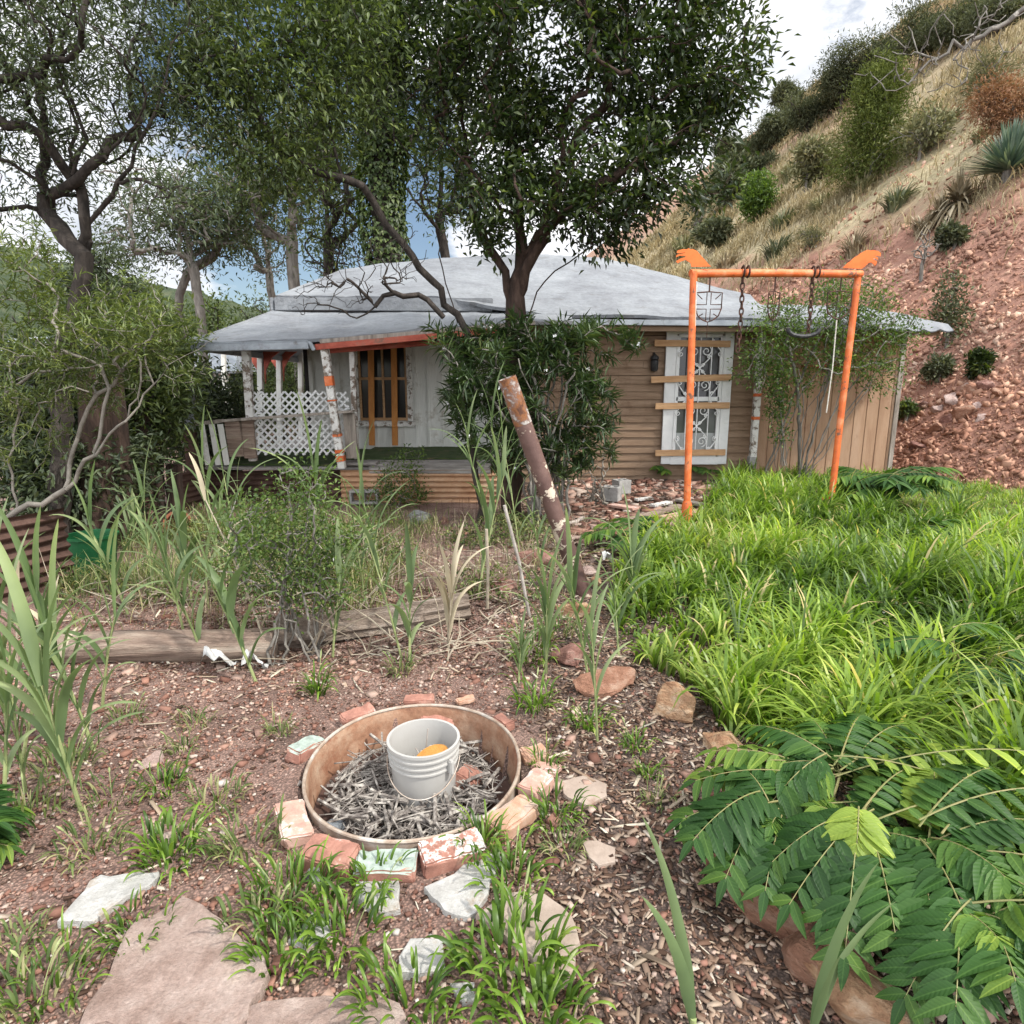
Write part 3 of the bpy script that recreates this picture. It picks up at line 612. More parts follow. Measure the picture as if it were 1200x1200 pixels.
for v0,v1 in ((.03,.47),(.5,.97)):
    vm=(v0+v1)/2; hh=v1-v0
    for sx in (-1,1):
        seg(.5,vm,.5+sx*.22,vm+hh*.18); seg(.5,vm,.5+sx*.22,vm-hh*.18)
        scroll(.5+sx*.07,vm+.025,.03,0 if sx>0 else math.pi,sx); scroll(.5+sx*.07,vm-.025,.03,0 if sx>0 else math.pi,-sx)
        scroll(.5+sx*.14,v1-hh*.2,.085,math.pi/2,sx*-1); scroll(.5+sx*.14,v0+hh*.2,.085,-math.pi/2,sx)
        scroll(.5+sx*.2,vm+hh*.2,.03,0,sx); scroll(.5+sx*.2,vm-hh*.2,.03,0,-sx)
        for vv,s2 in ((v1,-1),(v0,1)):
            seg(.5+sx*.28,vv,.5+sx*.46,vv+s2*hh*.2); scroll(.5+sx*.31,vv+s2*hh*.06,.03,0,sx*s2); scroll(.5+sx*.45,vv+s2*hh*.25,.045,math.pi/2,sx*s2)
build('security_grille',gr,mWIron,wf,smooth=True)
for px0,px1,py,dy in ((767,856,402,1),(763,857,445,-3),(768,855,476,-1),(768,850,531,-1)):
    a=P(px0,py,YB-.125);b_=P(px1,py+dy,YB-.125); build('nailed_board',MB().bar(a,b_,.028,.1),mPine,house,bevel=.003)
# ---- roofs
def lerp(a,b_,t): return tuple(a[i]+(b_[i]-a[i])*t for i in range(3))
def poly(pts,u):
    k=len(pts)-1; s=min(int(u*k),k-1); return lerp(pts[s],pts[s+1],u*k-s)
def roofpatch(bot,top,nu,nv,amp=.03,sag=.04):
    def fn(u,v):
        p=lerp(poly(bot,u),poly(top,u),v); d=amp*(nzv(p,.8)+.5*nzv(p,2.5))+.012*nzv((p[0]*4,p[1],p[2]),1.5)
        return (p[0],p[1]+.02*nzv((p[0],p[1]+9,p[2]),1.1),p[2]+d-sag*math.sin(math.pi*v))
    return fn
mb=MB()
E0=(-3.72,10.55,2.93);E1=(-1.2,10.5,2.92);E2=(.5,10.15,2.62);E3=(2.3,10.12,2.57);E4=(4.12,10.12,2.54)
T0=(-3.3,13.0,3.72);T1=(-1.5,13.1,3.95);T2=(.2,13.1,4.0);T3=(1.75,13.0,3.93);T4=(4.3,12.1,3.14)
mb.grid(roofpatch([E0,E1,E2,E3,E4],[T0,T1,T2,T3,T4],90,30),90,30)
mb.grid(roofpatch([T0,T1,T2,T3,T4],[(-3.7,15.8,2.8),(-1.5,15.9,2.7),(.2,15.9,2.6),(2,15.9,2.6),(4.3,15.8,2.5)],40,12),40,12)
mb.grid(roofpatch([(-3.72,10.55,2.93),(-3.75,13,2.9),(-3.7,15.8,2.8)],[T0,T0,T0],16,8,.02,0),16,8)
main=build('main_roof',mb,mRoof,house,solid=.05,smooth=True)
mb=MB().bar((-3.73,10.52,2.80),(-.3,10.47,2.78),.06,.2); mb.bar((-3.78,10.52,2.8),(-3.78,15.7,2.75),.06,.2); build('roof_step',mb,mRoof,house,bevel=.01)
build('eave_shadow_strip',MB().bar((-3.3,10.51,2.715),(-2.3,10.51,2.70),.05,.05),mDark,house)  # near-black strip, shade under the roof step put in as colour
pr=MB()
B0=(-4.3,8.6,2.1);B1=(-2.6,8.6,2.15);B2=(-1.2,8.6,2.26);B3=(.2,8.6,2.36);B4=(.9,9.6,2.46)
S0=(-3.76,10.6,2.72);S1=(-2.4,10.6,2.7);S2=(-1,10.6,2.72);S3=(.3,10.6,2.72);S4=(.9,10.6,2.76)
pr.grid(roofpatch([B0,B1,B2,B3,B4],[S0,S1,S2,S3,S4],70,20,.03,.03),70,20)
pr.grid(roofpatch([(-4.3,8.6,2.1),(-4.4,11,2.1),(-4.5,15.5,2.1)],[(-3.76,10.6,2.72),(-3.76,11.5,2.72),(-3.76,15.5,2.7)],30,8,.02,0),30,8)
build('porch_roof',pr,mRoof,house,solid=.045,smooth=True)
fa=MB().bar((-2.55,8.56,2.04),(-.2,8.56,2.25),.03,.075); fa.bar((-2.55,8.9,2.02),(-.2,8.9,2.2),.06,.1); build('red_fascia',fa,mRedP,house,bevel=.004)
fa=MB().bar((-2.5,8.62,2.115),(.3,8.62,2.35),.06,.05); build('fascia_edge_board',fa,mWoodGrey,house)
g_=MB().bar((-4.3,8.54,2.02),(-2.62,8.54,2.06),.1,.09); g_.bar((-4.3,8.5,2.075),(-2.62,8.5,2.115),.02,.015); g_.tube([(-2.66,8.52,2.1),(-2.6,8.52,2.08),(-2.56,8.53,2.0)],.03,8); g_.bar((-4.33,8.5,2.06),(-4.45,15,2.03),.1,.09); build('gutter',g_,mGutter,house,bevel=.006)
g_=MB().bar((.3,10.06,2.49),(4.1,10.04,2.46),.09,.08); build('gutter',g_,mGutter,house,bevel=.006)
g_=MB().bar((.2,10.3,2.41),(4.05,10.3,2.4),.4,.03); g_.bar((.2,10.12,2.4),(4.05,10.1,2.38),.03,.07); build('soffit',g_,mBrown,house)
# porch ceiling
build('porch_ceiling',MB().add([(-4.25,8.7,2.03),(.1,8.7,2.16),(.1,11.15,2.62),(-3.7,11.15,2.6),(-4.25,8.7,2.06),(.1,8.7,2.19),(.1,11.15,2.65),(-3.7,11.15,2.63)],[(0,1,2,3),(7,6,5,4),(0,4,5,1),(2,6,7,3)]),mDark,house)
# deck
dx0=P(400,545,8.9)[0]; dx1=P(575,540,8.9)[0]
mb=MB()
for i in range(9): mb.box(((dx0+dx1)/2+.02*rs.normal(),8.86+i*.05+.01*i,DZ+.0+.004*rs.normal()),(dx1-dx0,.055,.03),rot=.002*rs.normal())
y=8.9+.5
mb.box(((dx0+dx1)/2,10.2,DZ-.04),(dx1-dx0,1.9,.04)); mb.box((-3.1,10.2,DZ-.05),(2.4,2.6,.04)); mb.box((-3.9,13,DZ-.05),(1.2,5,.04))
mb.box(((dx0+dx1)/2+.2,8.84,DZ-.06),(dx1-dx0-.4,.03,.1)); mb.box((dx0+.25,8.95,DZ+.03),(.5,.35,.03),rot=.06)
build('deck',mb,mDeck,house,bevel=.003)
def turf(u,v):
    x=dx0-.0+(dx1-dx0)*u; y=9.45+v*1.7; return (x,y,DZ+.03+.015*nzv((x*3,y*3,0),1))
mb=MB().grid(turf,30,20); mb.grid(lambda u,v:(-4.2+u*2.0,9.0+v*2.1,DZ+.0+.015*nzv((u*6,v*6,3),1)),20,20); build('turf_carpet',mb,mTurf,house,solid=.02)
def corr(a,b_,h,n_=None,amp=.018,pitch=.076,horiz=True,lean=0):
    """corrugated sheet between ground points a,b (vectors), height h; ridges horizontal"""
    a=np.array(a,float); b_=np.array(b_,float); d=b_-a; L=np.linalg.norm(d[:2]); nrm=np.array([d[1],-d[0],0])/L
    if nrm[1]>0: nrm=-nrm
    def fn(u,v):
        p=a+d*u+np.array([0,0,h])*v
        ph=(v*h if horiz else u*L)/pitch*2*math.pi
        q=p+nrm*(amp*math.sin(ph)+.02*mn.noise(Vector((u*3,v*2,a[0]))))-nrm*lean*v; return tuple(q)
    nu,nv=(14,int(h/pitch*8)) if horiz else (int(L/pitch*8),10)
    return MB().grid(fn,nu,nv)
sk=corr((dx0,8.83,-.3),(dx1+.1,8.83,-.3),.7); build('corrugated_skirt',sk,mCorrTan,house,smooth=True)
sk=corr((-4.35,9.05,-.4),(dx0-.02,9.0,-.35),.74); build('corrugated_skirt',sk,mRust,house,smooth=True)['label']='dark rusty corrugated skirt under the lattice'
# posts
def painted_post(a,b_,r,bands,parent,base=mWhite):
    a=np.array(a);b_=np.array(b_); pts=[a+(b_-a)*t for t in np.linspace(0,1,14)]
    o=build('porch_post',MB().bar(a,b_,r*1.8,r*1.8,(0,1,0)),base,parent,bevel=.008)
    for t0,t1 in bands:
        build('orange_band',MB().bar(a+(b_-a)*t0,a+(b_-a)*t1,r*1.8+.008,r*1.8+.008,(0,1,0)),mOrange,o,bevel=.004)
    return o
p=painted_post(P(401,549,8.62),P(380,405,8.62),.055,((.06,.11),(.13,.16),(.265,.29),(.555,.57),(.68,.76)),house,mWhitePeel); p['label']='leaning white porch post with orange painted bands'
mb=MB().bar(P(418,538,8.95),P(412,402,8.95),.07,.07,(0,1,0)); build('porch_post',mb,mWhitePeel,house,bevel=.006)
mb=MB().bar(P(297,540,8.8),P(288,405,8.8),.1,.1,(0,1,0)); build('porch_post',mb,mWhitePeel,house,bevel=.006)
mb=MB().bar(P(223,505,8.75),P(221,405,8.75),.11,.09,(0,1,0)); o=build('porch_post',mb,mGutter,house,bevel=.006); o['label']='grey metal corner post of porch'
mb=MB().bar(P(227,560,8.75),P(223,503,8.75),.14,.12,(0,1,0)); build('post_base',mb,mRust,o,bevel=.006)
for px,Yp in ((305,11.5),(327,12.5),(352,13.5),(262,15)):
    mb=MB().bar(P(px+1,520,Yp),P(px,412,Yp),.09,.09,(0,1,0)); pp=build('porch_post',mb,mWhiteOld,house,bevel=.005)
    zt=P(px,412,Yp)[2]; xx=P(px,412,Yp)[0]
    br=MB()
    for s in (-1,1): br.prism([(xx+s*.05,Yp-.02,zt-.55),(xx+s*.08,Yp-.02,zt-.3),(xx+s*.2,Yp-.02,zt-.1),(xx+s*.34,Yp-.02,zt),(xx+s*.05,Yp-.02,zt)],(0,.05,0))
    if Yp<13: build('post_bracket',br,mRedP,pp)
# newel / rail boards
mb=MB().bar(P(413,537,8.75),P(409,484,8.75),.16,.05,(0,1,0)); build('newel',mb,mWoodGrey,house,bevel=.004)
mb=MB().bar(P(278,535,8.7),P(272,492,8.7),.2,.05,(0,1,0)); mb.bar(P(294,537,8.72),P(290,492,8.72),.16,.05,(0,1,0)); build('newel',mb,mLog,house,bevel=.004)
mb=MB().bar(P(262,493,8.68),P(414,482,8.68),.11,.035); mb.bar(P(228,497,8.7),P(262,493,8.7),.05,.05); build('handrail',mb,mWoodGrey,house,bevel=.004)
for px in (240,252,262):
    mb=MB().bar(P(px+4,545,8.66),P(px-4,497,8.66),.075,.02,(0,1,0)); build('picket',mb,mWhiteOld,house,bevel=.002)
# lattice
la=MB(); A_=P(298,462,8.8);B_=P(408,457,8.8);C_=P(412,533,8.8);
lx0,lx1=P(299,500,8.8)[0],P(410,500,8.8)[0]; lz0,lz1=P(350,533,8.8)[2],P(350,460,8.8)[2]
sp_=.105; wS=.026; Hh_=lz1-lz0
def clipseg(xa,sgn):
    # line x = xa + sgn*(z-lz0), clip to [lx0,lx1], top jagged
    z0,z1=lz0,lz1+rs.uniform(-.01,.03)
    xs0,xs1=xa,xa+sgn*(z1-z0)
    if sgn>0:
        if xs0<lx0: z0+=lx0-xs0; xs0=lx0
        if xs1>lx1: z1-=xs1-lx1; xs1=lx1
    else:
        if xs0>lx1: z0+=xs0-lx1; xs0=lx1
        if xs1<lx0: z1-=lx0-xs1; xs1=lx0
    return (xs0,z0,xs1,z1) if z1-z0>.04 else None
k=lx0-Hh_
while k<lx1+Hh_:
    for sgn,yy in ((1,8.8),(-1,8.812)):
        s=clipseg(k+(0 if sgn>0 else .03),sgn)
        if s:
            # lower-left corner of the panel is broken away
            if s[0]<lx0+.36 and s[1]<lz0+.3 and sgn<0 : 
                if (s[0]-lx0)+(s[1]-lz0)<.30 : pass
            la.bar((s[0],yy,s[1]),(s[2],yy,s[3]),wS,.007,(0,1,0))
    k+=sp_
build('lattice_panel',la,mWhite,house)
# lamp
L0=P(767,426,YB-.09)
lm=build('wall_lantern',MB().lathe(L0+np.array([0,0,-.13]),[(.0,0),(.045,.01),(.06,.04),(.065,.17),(.05,.18),(.055,.19),(.075,.2),(.06,.24),(.02,.27),(.0,.28)],12).bar(L0+np.array([0,0,.13]),L0+np.array([0,.08,.16]),.03,.03),mIron,house,smooth=True)
# rafters/back room
# ================= SHED
sx0,sx1=P(889,470,10.72)[0],P(1049,470,10.72)[0]
shed=thing('lean_to_shed','tan plywood lean-to shed with low silvery roof at the right end of the cottage','shed',(5.2,10.75,0))
mb=MB(); x=sx0; zt_=P(960,378,10.72)[2]
while x<sx1-.01:
    w_=min(.2,sx1-x); mb.box((x+w_/2,10.75,zt_/2-.08),(w_-.014,.06,zt_+.16)); mb.box((x+w_-.004,10.757,zt_/2-.08),(.02,.05,zt_+.15)); x+=w_
build('front_wall',mb,mShed,shed,bevel=.002)
build('side_wall',MB().box((sx1-.02,12.4,zt_/2-.08),(.04,3.3,zt_+.3)).box(((sx0+sx1)/2,13.9,zt_/2),(sx1-sx0,.06,zt_+.3)),mShed,shed)
build('ledge_board',MB().bar(P(940,430,10.68),P(998,428,10.68),.07,.06),mRedP,shed,bevel=.004)
build('corner_trim',MB().bar((sx1+.03,10.72,-.1),(sx1+.03,10.72,zt_),.07,.05,(0,1,0)),mWoodGrey,shed)
def sroof(u,v):
    x=3.95+u*(6.62-3.95); y=9.95+v*2.6; z=2.47+.21*v*1.0*(2.6*.24/.21)*.9+.03*nzv((x,y,0),1.2)-.04*u
    if v<.001: z-=.04*abs(math.sin(u*34))+.05
    if v<.001: y-=.01
    return (x,y,z)
mb=MB().grid(lambda u,v: sroof(u,v),140,18); o=build('roof',mb,mRoof,shed,solid=.02,smooth=False)
mb=MB().bar((4.0,10.1,2.36),(6.5,10.1,2.34),.05,.1); mb.bar((4,10.4,2.36),(6.5,10.4,2.36),.5,.04); build('eave_board',mb,mBrown,shed)
# banded corner post between house and shed
mbp=painted_post(P(881,548,10.42),P(893,388,10.42),.055,((.36,.385),(.53,.555)),house,mWhitePeel); mbp['label']='white post with two orange bands at the brown wall corner'; build('post_foot',MB().bar(P(880,556,10.41),P(881.5,535,10.41),.115,.115,(0,1,0)),mBlock,mbp)
# ================= SWING FRAME
def swing():
    a0=G(804,622); b0=G(972,603)
    Ya,Yb=a0[1],b0[1]
    a1=P(813,318,Ya); b1=P(1006,319,Yb); a1m=P(805,592,Ya); b1m=P(974,580,Yb)
    root=thing('play_swing','tall orange pipe swing frame with flat animal head silhouettes on its corners','swing frame',a0)
    for lo,hi,mid in ((a0,a1,a1m),(b0,b1,b1m)):
        lg=build('leg',MB().tube([lo+np.array([0,0,.02]),mid+(hi-mid)*.4,hi],.036,14),mOrange,root,smooth=True)
        build('sleeve',MB().tube([lo-np.array([0,0,.2]),lo,mid,mid+(hi-mid)*.02],[.055,.055,.055,.04],14),mOrange,lg,smooth=True)
    build('beam',MB().tube([a1+np.array([-.03,0,-.02]),(a1+b1)/2+np.array([0,0,-.012]),b1+np.array([.03,0,-.02])],.04,14),mOrange,root,smooth=True)
    c_=MB().tube([b1m+np.array([-.02,0,-.05]),b1m+np.array([-.13,0,-.06])],.03,8); build('clamp',c_,mOrange,root)
    # head silhouette: zoom coords/4.286 rel
    headL=[(130,140),(125,120),(100,105),(80,112),(60,122),(52,112),(75,98),(98,92),(100,86),(70,84),(52,92),(55,80),(80,74),(98,70),(95,68),(70,72),(55,70),(60,58),(90,50),(105,52),(118,46),(122,52),(135,50),(150,56),(160,62),(168,72),(176,82),(186,92),(196,104),(208,116),(215,126),(230,138)]
    headR=[(985,150),(1000,140),(1020,120),(1035,118),(1045,128),(1052,135),(1060,125),(1062,112),(1050,106),(1040,98),(1058,98),(1066,106),(1068,94),(1048,84),(1062,84),(1080,88),(1082,72),(1068,60),(1040,56),(1028,58),(1018,54),(1005,58),(990,66),(975,74),(965,84),(950,92),(935,104),(925,114),(912,122),(900,134),(890,146)]
    for nm,hd,Yh in (('head_cutout',headL,Ya),('head_cutout',headR,Yb)):
        pts=[P(780+x/4.2857,280+y/4.2857,Yh-.0) for x,y in hd]
        me=MB(); arr=np.array(pts); me.prism(arr[::-1],(0,.008,0)); build(nm,me,mOrangeHead,root)
    return a0,b0,a1,b1,root
a0,b0,a1,b1,_=swing()
def beam_at(px):
    t=(px-813)/(1006-813); return a1+(b1-a1)*t
def chain(name,label,px,drop,group=None,dx=0):
    t=beam_at(px); mb=MB(); z=0; k=0; n_=int(drop/.062)
    mb.lathe(t+np.array([0,0,0]),[(.001,0)],3) if False else None
    ring=[]
    for i in range(14):
        a=2*math.pi*i/13; ring.append(t+np.array([.0,.055*math.cos(a),.055*math.sin(a)-.0]))
    mb.tube(ring,.011,5,False); ring=[q+np.array([.05,0,0]) for q in ring]; mb.tube(ring,.011,5,False)
    for k in range(n_):
        c=t+np.array([.01*math.sin(k*.3)+dx*k/n_,0,-.08-k*.062]); ax=(1,0) if k%2 else (0,1)
        pts=[c+np.array([ax[0]*.02*math.cos(a),ax[1]*.02*math.cos(a),.042*math.sin(a)]) for a in np.linspace(0,2*math.pi,11)]
        mb.tube(pts,.008,5,False)
    o=build(name,mb,mRustChain,loc=t,smooth=True); return tag(o,label,'chain',group)
chain('hanging_chain','rusty chain hanging from the swing beam in front of the silver roof',867,.75)
chain('hanging_chain','rusty chain hanging from the swing beam behind leafy branches, toward the right leg',949,.62)
def shield(px,scx,label,py):
    t=beam_at(px); c=t+np.array([0,0,-.34]); mb=MB(); w_=.125*1.05; 
    def pt(u,v): return (c[0]+u*w_*scx,c[1]+u*w_*(1-scx)*1.0,c[2]+v*.135)
    out=[(-1,1),(0,1.08),(1,1),(1,-.1),(.8,-.65),(.4,-.95),(0,-1.1),(-.4,-.95),(-.8,-.65),(-1,-.1),(-1,1)]
    mb.tube([pt(*q) for q in out],.007,5)
    for s in (-1,1):
        mb.tube([pt(s*.16,1),pt(s*.16,.16),pt(s,.16)],.005,4); mb.tube([pt(s*.16,-1.02),pt(s*.16,-.16),pt(s,-.16)],.005,4)
        mb.tube([pt(s*.9,.9),pt(s*.5,.55)],.005,4); mb.tube([pt(s*.75,-.7),pt(s*.4,-.5)],.005,4)
    mb.tube([t,t+np.array([0,0,-.2])],.008,5); mb.tube([pt(0,-1.1),(c[0],c[1],c[2]-.3)],.004,4)
    o=build('wire_shield',mb,mRustChain,loc=t); tag(o,label,'shield')
shield(831,1.,'wire shield with a cross hanging beside the left leg of the orange frame',0)
shield(905,.6,'wire shield turned sideways, hanging mid-beam between the two chains',0)
shield(985,1.,'wire shield with a cross hanging beside the right leg of the orange frame',0)
for px,l,lab in ((815.5,1.0,'thin pale cord hanging along the left leg of the orange frame'),(982,1.25,'pale cord hanging near the right leg of the orange frame')):
    t=beam_at(px); s_=.5 if px>900 else .1
    o=build('cord',MB().tube([t+np.array([.0,-.04,-s_]),t+np.array([.01,-.03,-s_-l*.4]),t+np.array([-.01,-.03,-s_-l*.8])],.007,5),mRope,loc=t); tag(o,lab,'cord')
# tyre-like black seat hanging
t=beam_at(940); c=P(942,386,a0[1]+.1)
o=build('swing_seat',MB().tube([c+np.array([.16*math.cos(a),0,.07*math.sin(a)]) for a in np.linspace(math.pi*.95,math.pi*2.05,12)],.022,8),mIron,loc=c,smooth=True); o.name='hanging_tyre_sling'; tag(o,'black curved rubber sling hanging in the leafy branches by the shed','sling')
# ================= LEANING PIPE
base=G(684,697); top=P(594,443,base[1]-.15)
root=thing('leaning_pipe','thick rusty pipe with flaking paint leaning left before the oleander','pipe',base)
ax=unit(top-base); L_=np.linalg.norm(top-base)
pts=[base-ax*.15+ax*(L_+.15)*t for t in np.linspace(0,.82,14)]
mb=MB().tube(pts,.062,24); build('pipe_shaft',mb,mPole,root,smooth=True)
pts=[base-ax*.15+ax*(L_+.15)*t for t in np.linspace(.82,1,6)]
mb=MB().tube(pts,.0635,24,False); mb.tube([pts[-1],pts[-1]-ax*.2],.055,24,False); mb.tube([pts[-1]-ax*.2,pts[-1]-ax*.21],.057,24); build('rusted_top',mb,mPoleTop,root,smooth=True)
# ================= FIRE PIT
RZ=.06; rc=np.array([-.403,2.39,0]); rx,ry=.43,.475
pit=thing('fire_pit_basin','round rusty metal basin sunk in the ground as a fire pit','fire pit',(rc[0],rc[1],0))
prof=[(1,RZ),(1.0,RZ-.0),(.985,RZ-.03),(.975,-.05),(.955,-.1),(.97,-.13),(.93,-.2),(.9,-.24),(.0,-.25)]
V=[];nn=72
mb=MB()
def basin(u,v):
    k=v*(len(prof)-1); i=min(int(k),len(prof)-2); t=k-i; r=prof[i][0]+(prof[i+1][0]-prof[i][0])*t; z=prof[i][1]+(prof[i+1][1]-prof[i][1])*t
    a=u*2*math.pi; rr_=r+.012*mn.noise(Vector((math.cos(a)*3,math.sin(a)*3,z*6)))
    return (rc[0]+rx*rr_*math.cos(a),rc[1]+ry*rr_*math.sin(a),z)
mb.grid(basin,nn,24); build('basin_wall',mb,mRing,pit,smooth=True)
mb=MB().tube([(rc[0]+(rx+.003)*math.cos(a),rc[1]+(ry+.003)*math.sin(a),RZ+.004*math.sin(a*3)) for a in np.linspace(0,2*math.pi,73)],.0075,8,False)
mb.grid(lambda u,v:(rc[0]+(rx+.006)*math.cos(u*2*math.pi),rc[1]+(ry+.006)*math.sin(u*2*math.pi),RZ-v*.14),72,2); build('rim',mb,mRim,pit,smooth=True)
# cut a hole in ground: drop vertices inside ring
gme=bpy.data.objects['ground'].data; co_=np.empty(len(gme.vertices)*3,np.float32); gme.vertices.foreach_get('co',co_); co_=co_.reshape(-1,3)
q=((co_[:,0]-rc[0])/rx)**2+((co_[:,1]-rc[1])/ry)**2
co_[:,2]=np.where(q<.94,-.36,co_[:,2]); co_[:,2]=np.where((q>=.94)&(q<1.9),co_[:,2]+.02*sst(1.9,1.,q),co_[:,2])
gme.vertices.foreach_set('co',co_.ravel()); gme.update()
# debris floor (ash) + sticks
mb=MB().grid(lambda u,v:(rc[0]+rx*.95*v*math.cos(u*2*math.pi),rc[1]+ry*.95*v*math.sin(u*2*math.pi),-.155+.04*mn.noise(Vector((u*3,v*4,1)))+.03*v),48,14)
o=build('ash_heap',mb,mRust,loc=(rc[0],rc[1],-.15)); tag(o,kind='stuff'); tag(o,'grey ash and litter lying in the bottom of the rusty basin','ash')
mb=MB(); r2=np.random.RandomState(3)
for i in range(950):
    a=r2.uniform(0,2*math.pi); q=math.sqrt(r2.uniform(.0,.8)); l=r2.uniform(.05,.24)*(.85 if i%7 else 1.35); th=r2.uniform(0,math.pi)
    c=np.array([rc[0]+rx*.85*q*math.cos(a),rc[1]+ry*.85*q*math.sin(a),-.13+.09*r2.uniform()+.03*q])
    dv_=np.array([math.cos(th),math.sin(th),r2.normal()*.18]); 
    e0,e1=c-dv_*l/2,c+dv_*l/2
    ok=all(((e[0]-rc[0])/rx)**2+((e[1]-rc[1])/ry)**2<.84 for e in (e0,e1))
    if ok: mb.tube([e0,(e0+e1)/2+r2.normal(size=3)*.003,e1],r2.choice([.0015,.002,.003,.0045,.0075]),5)
o=build('stick_litter',mb,mStickD,loc=(rc[0],rc[1],-.1)); tag(o,'tangle of grey broken sticks and char filling the rusty basin','sticks',kind='stuff')
# bucket
bc=P(497,875,2.41); bz0=-.17; bz1=.165
bk=thing('plastic_bucket','pale grey plastic bucket standing among sticks in the fire pit','bucket',(bc[0],2.40,bz0))
h=bz1-bz0
pr_=[(.0,0),(.118,0),(.122,.01),(.136,h*.72),(.143,h*.725),(.143,h*.745),(.138,h*.75),(.139,h*.8),(.146,h*.805),(.146,h*.825),(.14,h*.83),(.141,h*.885),(.149,h*.89),(.149,h*.91),(.143,h*.915),(.144,h-.012),(.15,h-.012),(.15,h),(.139,h),(.118,.012),(.0,.012)]
build('bucket_body',MB().lathe((bc[0],2.40,bz0),pr_,48),mBucket,bk,smooth=True)
build('bail_handle',MB().tube([(bc[0]+.15*math.cos(t_),2.40-.17*math.sin(t_)-.0,bz1-.07-.10*math.sin(t_)) for t_ in np.linspace(.05,3.09,24)],.0022,5,False),mRim,bk,smooth=True)
for s in (1,): build('handle_lug',MB().box((bc[0]+.118,2.31,bz1-.075),(.035,.02,.06),rot=-.9),mBucket,bk,bevel=.004)
o=build('sponge',MB().lathe((0,0,0),[(0,-.03),(.05,-.03),(.062,-.015),(.065,0),(.062,.015),(.05,.03),(0,.03)],20,1.25,.7),mSponge,loc=(0,0,0),smooth=True); o.location=(bc[0]+.03,2.38,bz1-.085); o.rotation_euler=(.25,-.3,.5); tag(o,'orange yellow sponge lying on sticks inside the grey bucket','sponge')
mb=MB()
for i in range(26):
    a=r2.uniform(0,6.28); q=.1*math.sqrt(r2.uniform()); th=r2.uniform(0,3.14); l=r2.uniform(.05,.13); c=np.array([bc[0]+q*math.cos(a)*.6,2.40+q*math.sin(a)*.6,bz1-.12+r2.uniform(-.02,.02)]); d_=np.array([math.cos(th),math.sin(th),r2.uniform(0,.5)]); mb.tube([c-d_*l/2,c+d_*l/2],r2.uniform(.003,.009),6)
mb.tube([(bc[0],2.42,bz1-.12),(bc[0]+.015,2.43,bz1+.02)],.003,5)
o=build('stick_bundle',mb,mStick,loc=(bc[0],2.4,bz1-.12)); tag(o,'short grey sticks heaped inside the plastic bucket','sticks',kind='stuff')
# bottle in the pit
c=P(405,930,2.2)
m_,n_,b_=nt('clear_plastic'); b_.inputs['Base Color'].default_value=(.5,.55,.6,1); b_.inputs['Transmission Weight'].default_value=.75; b_.inputs['Roughness'].default_value=.12
o=build('plastic_bottle',MB().lathe((0,0,0),[(0,0),(.03,0),(.033,.01),(.03,.05),(.034,.06),(.03,.075),(.033,.12),(.025,.15),(.012,.175),(.012,.195),(0,.195)],18),m_,loc=(0,0,0),smooth=True); o.location=(c[0]-.02,2.2,-.09); o.rotation_euler=(1.2,.1,-.5); tag(o,'crushed clear plastic bottle lying at the left side of the basin','bottle')
def rockmesh(size,seed,npts=16,cuts=2,nz_=.1,ang=True):
    r_=np.random.RandomState(seed); bm=bmesh.new()
    pts=unit(r_.normal(size=(npts,3)))*(r_.uniform(.8,1.1,size=(npts,1)))
    for p in pts: bm.verts.new(p*np.array(size)/2)
    bmesh.ops.convex_hull(bm,input=bm.verts[:]); 
    for v in [v for v in bm.verts if not v.link_faces]: bm.verts.remove(v)
    bmesh.ops.bevel(bm,geom=bm.edges[:],offset=min(size)*.03,segments=1,affect='EDGES',clamp_overlap=True)
    bmesh.ops.triangulate(bm,faces=bm.faces)
    bmesh.ops.subdivide_edges(bm,edges=bm.edges[:],cuts=cuts,use_grid_fill=True)
    s=max(size)
    for v in bm.verts:
        v.co+=Vector(mn.noise_vector(v.co/s*4+Vector((seed,0,0))))*s*nz_*.5+Vector(mn.noise_vector(v.co/s*14+Vector((seed,3,0))))*s*nz_*.22
    return bm
def rock(name,label,px,py,size,mat,seed,rot=0,z=None,cat='rock',Y=None,sink=.3,group=None,tilt=0,**k):
    p=G(px,py) if Y is None else P(px,py,Y)
    bm=rockmesh(size,seed,**k); me=bpy.data.meshes.new(name); bm.to_mesh(me); bm.free()
    me.polygons.foreach_set('use_smooth',[True]*len(me.polygons)); me.set_sharp_from_angle(angle=R(28)); o=link(name,me,mat,None,(p[0],p[1],(p[2] if z is None else z)+size[2]*(.5-sink)),False); o.rotation_euler=(tilt,0,rot); OFF[o]=np.array(o.location); return tag(o,label,cat,group)
mBrickBits=MB()
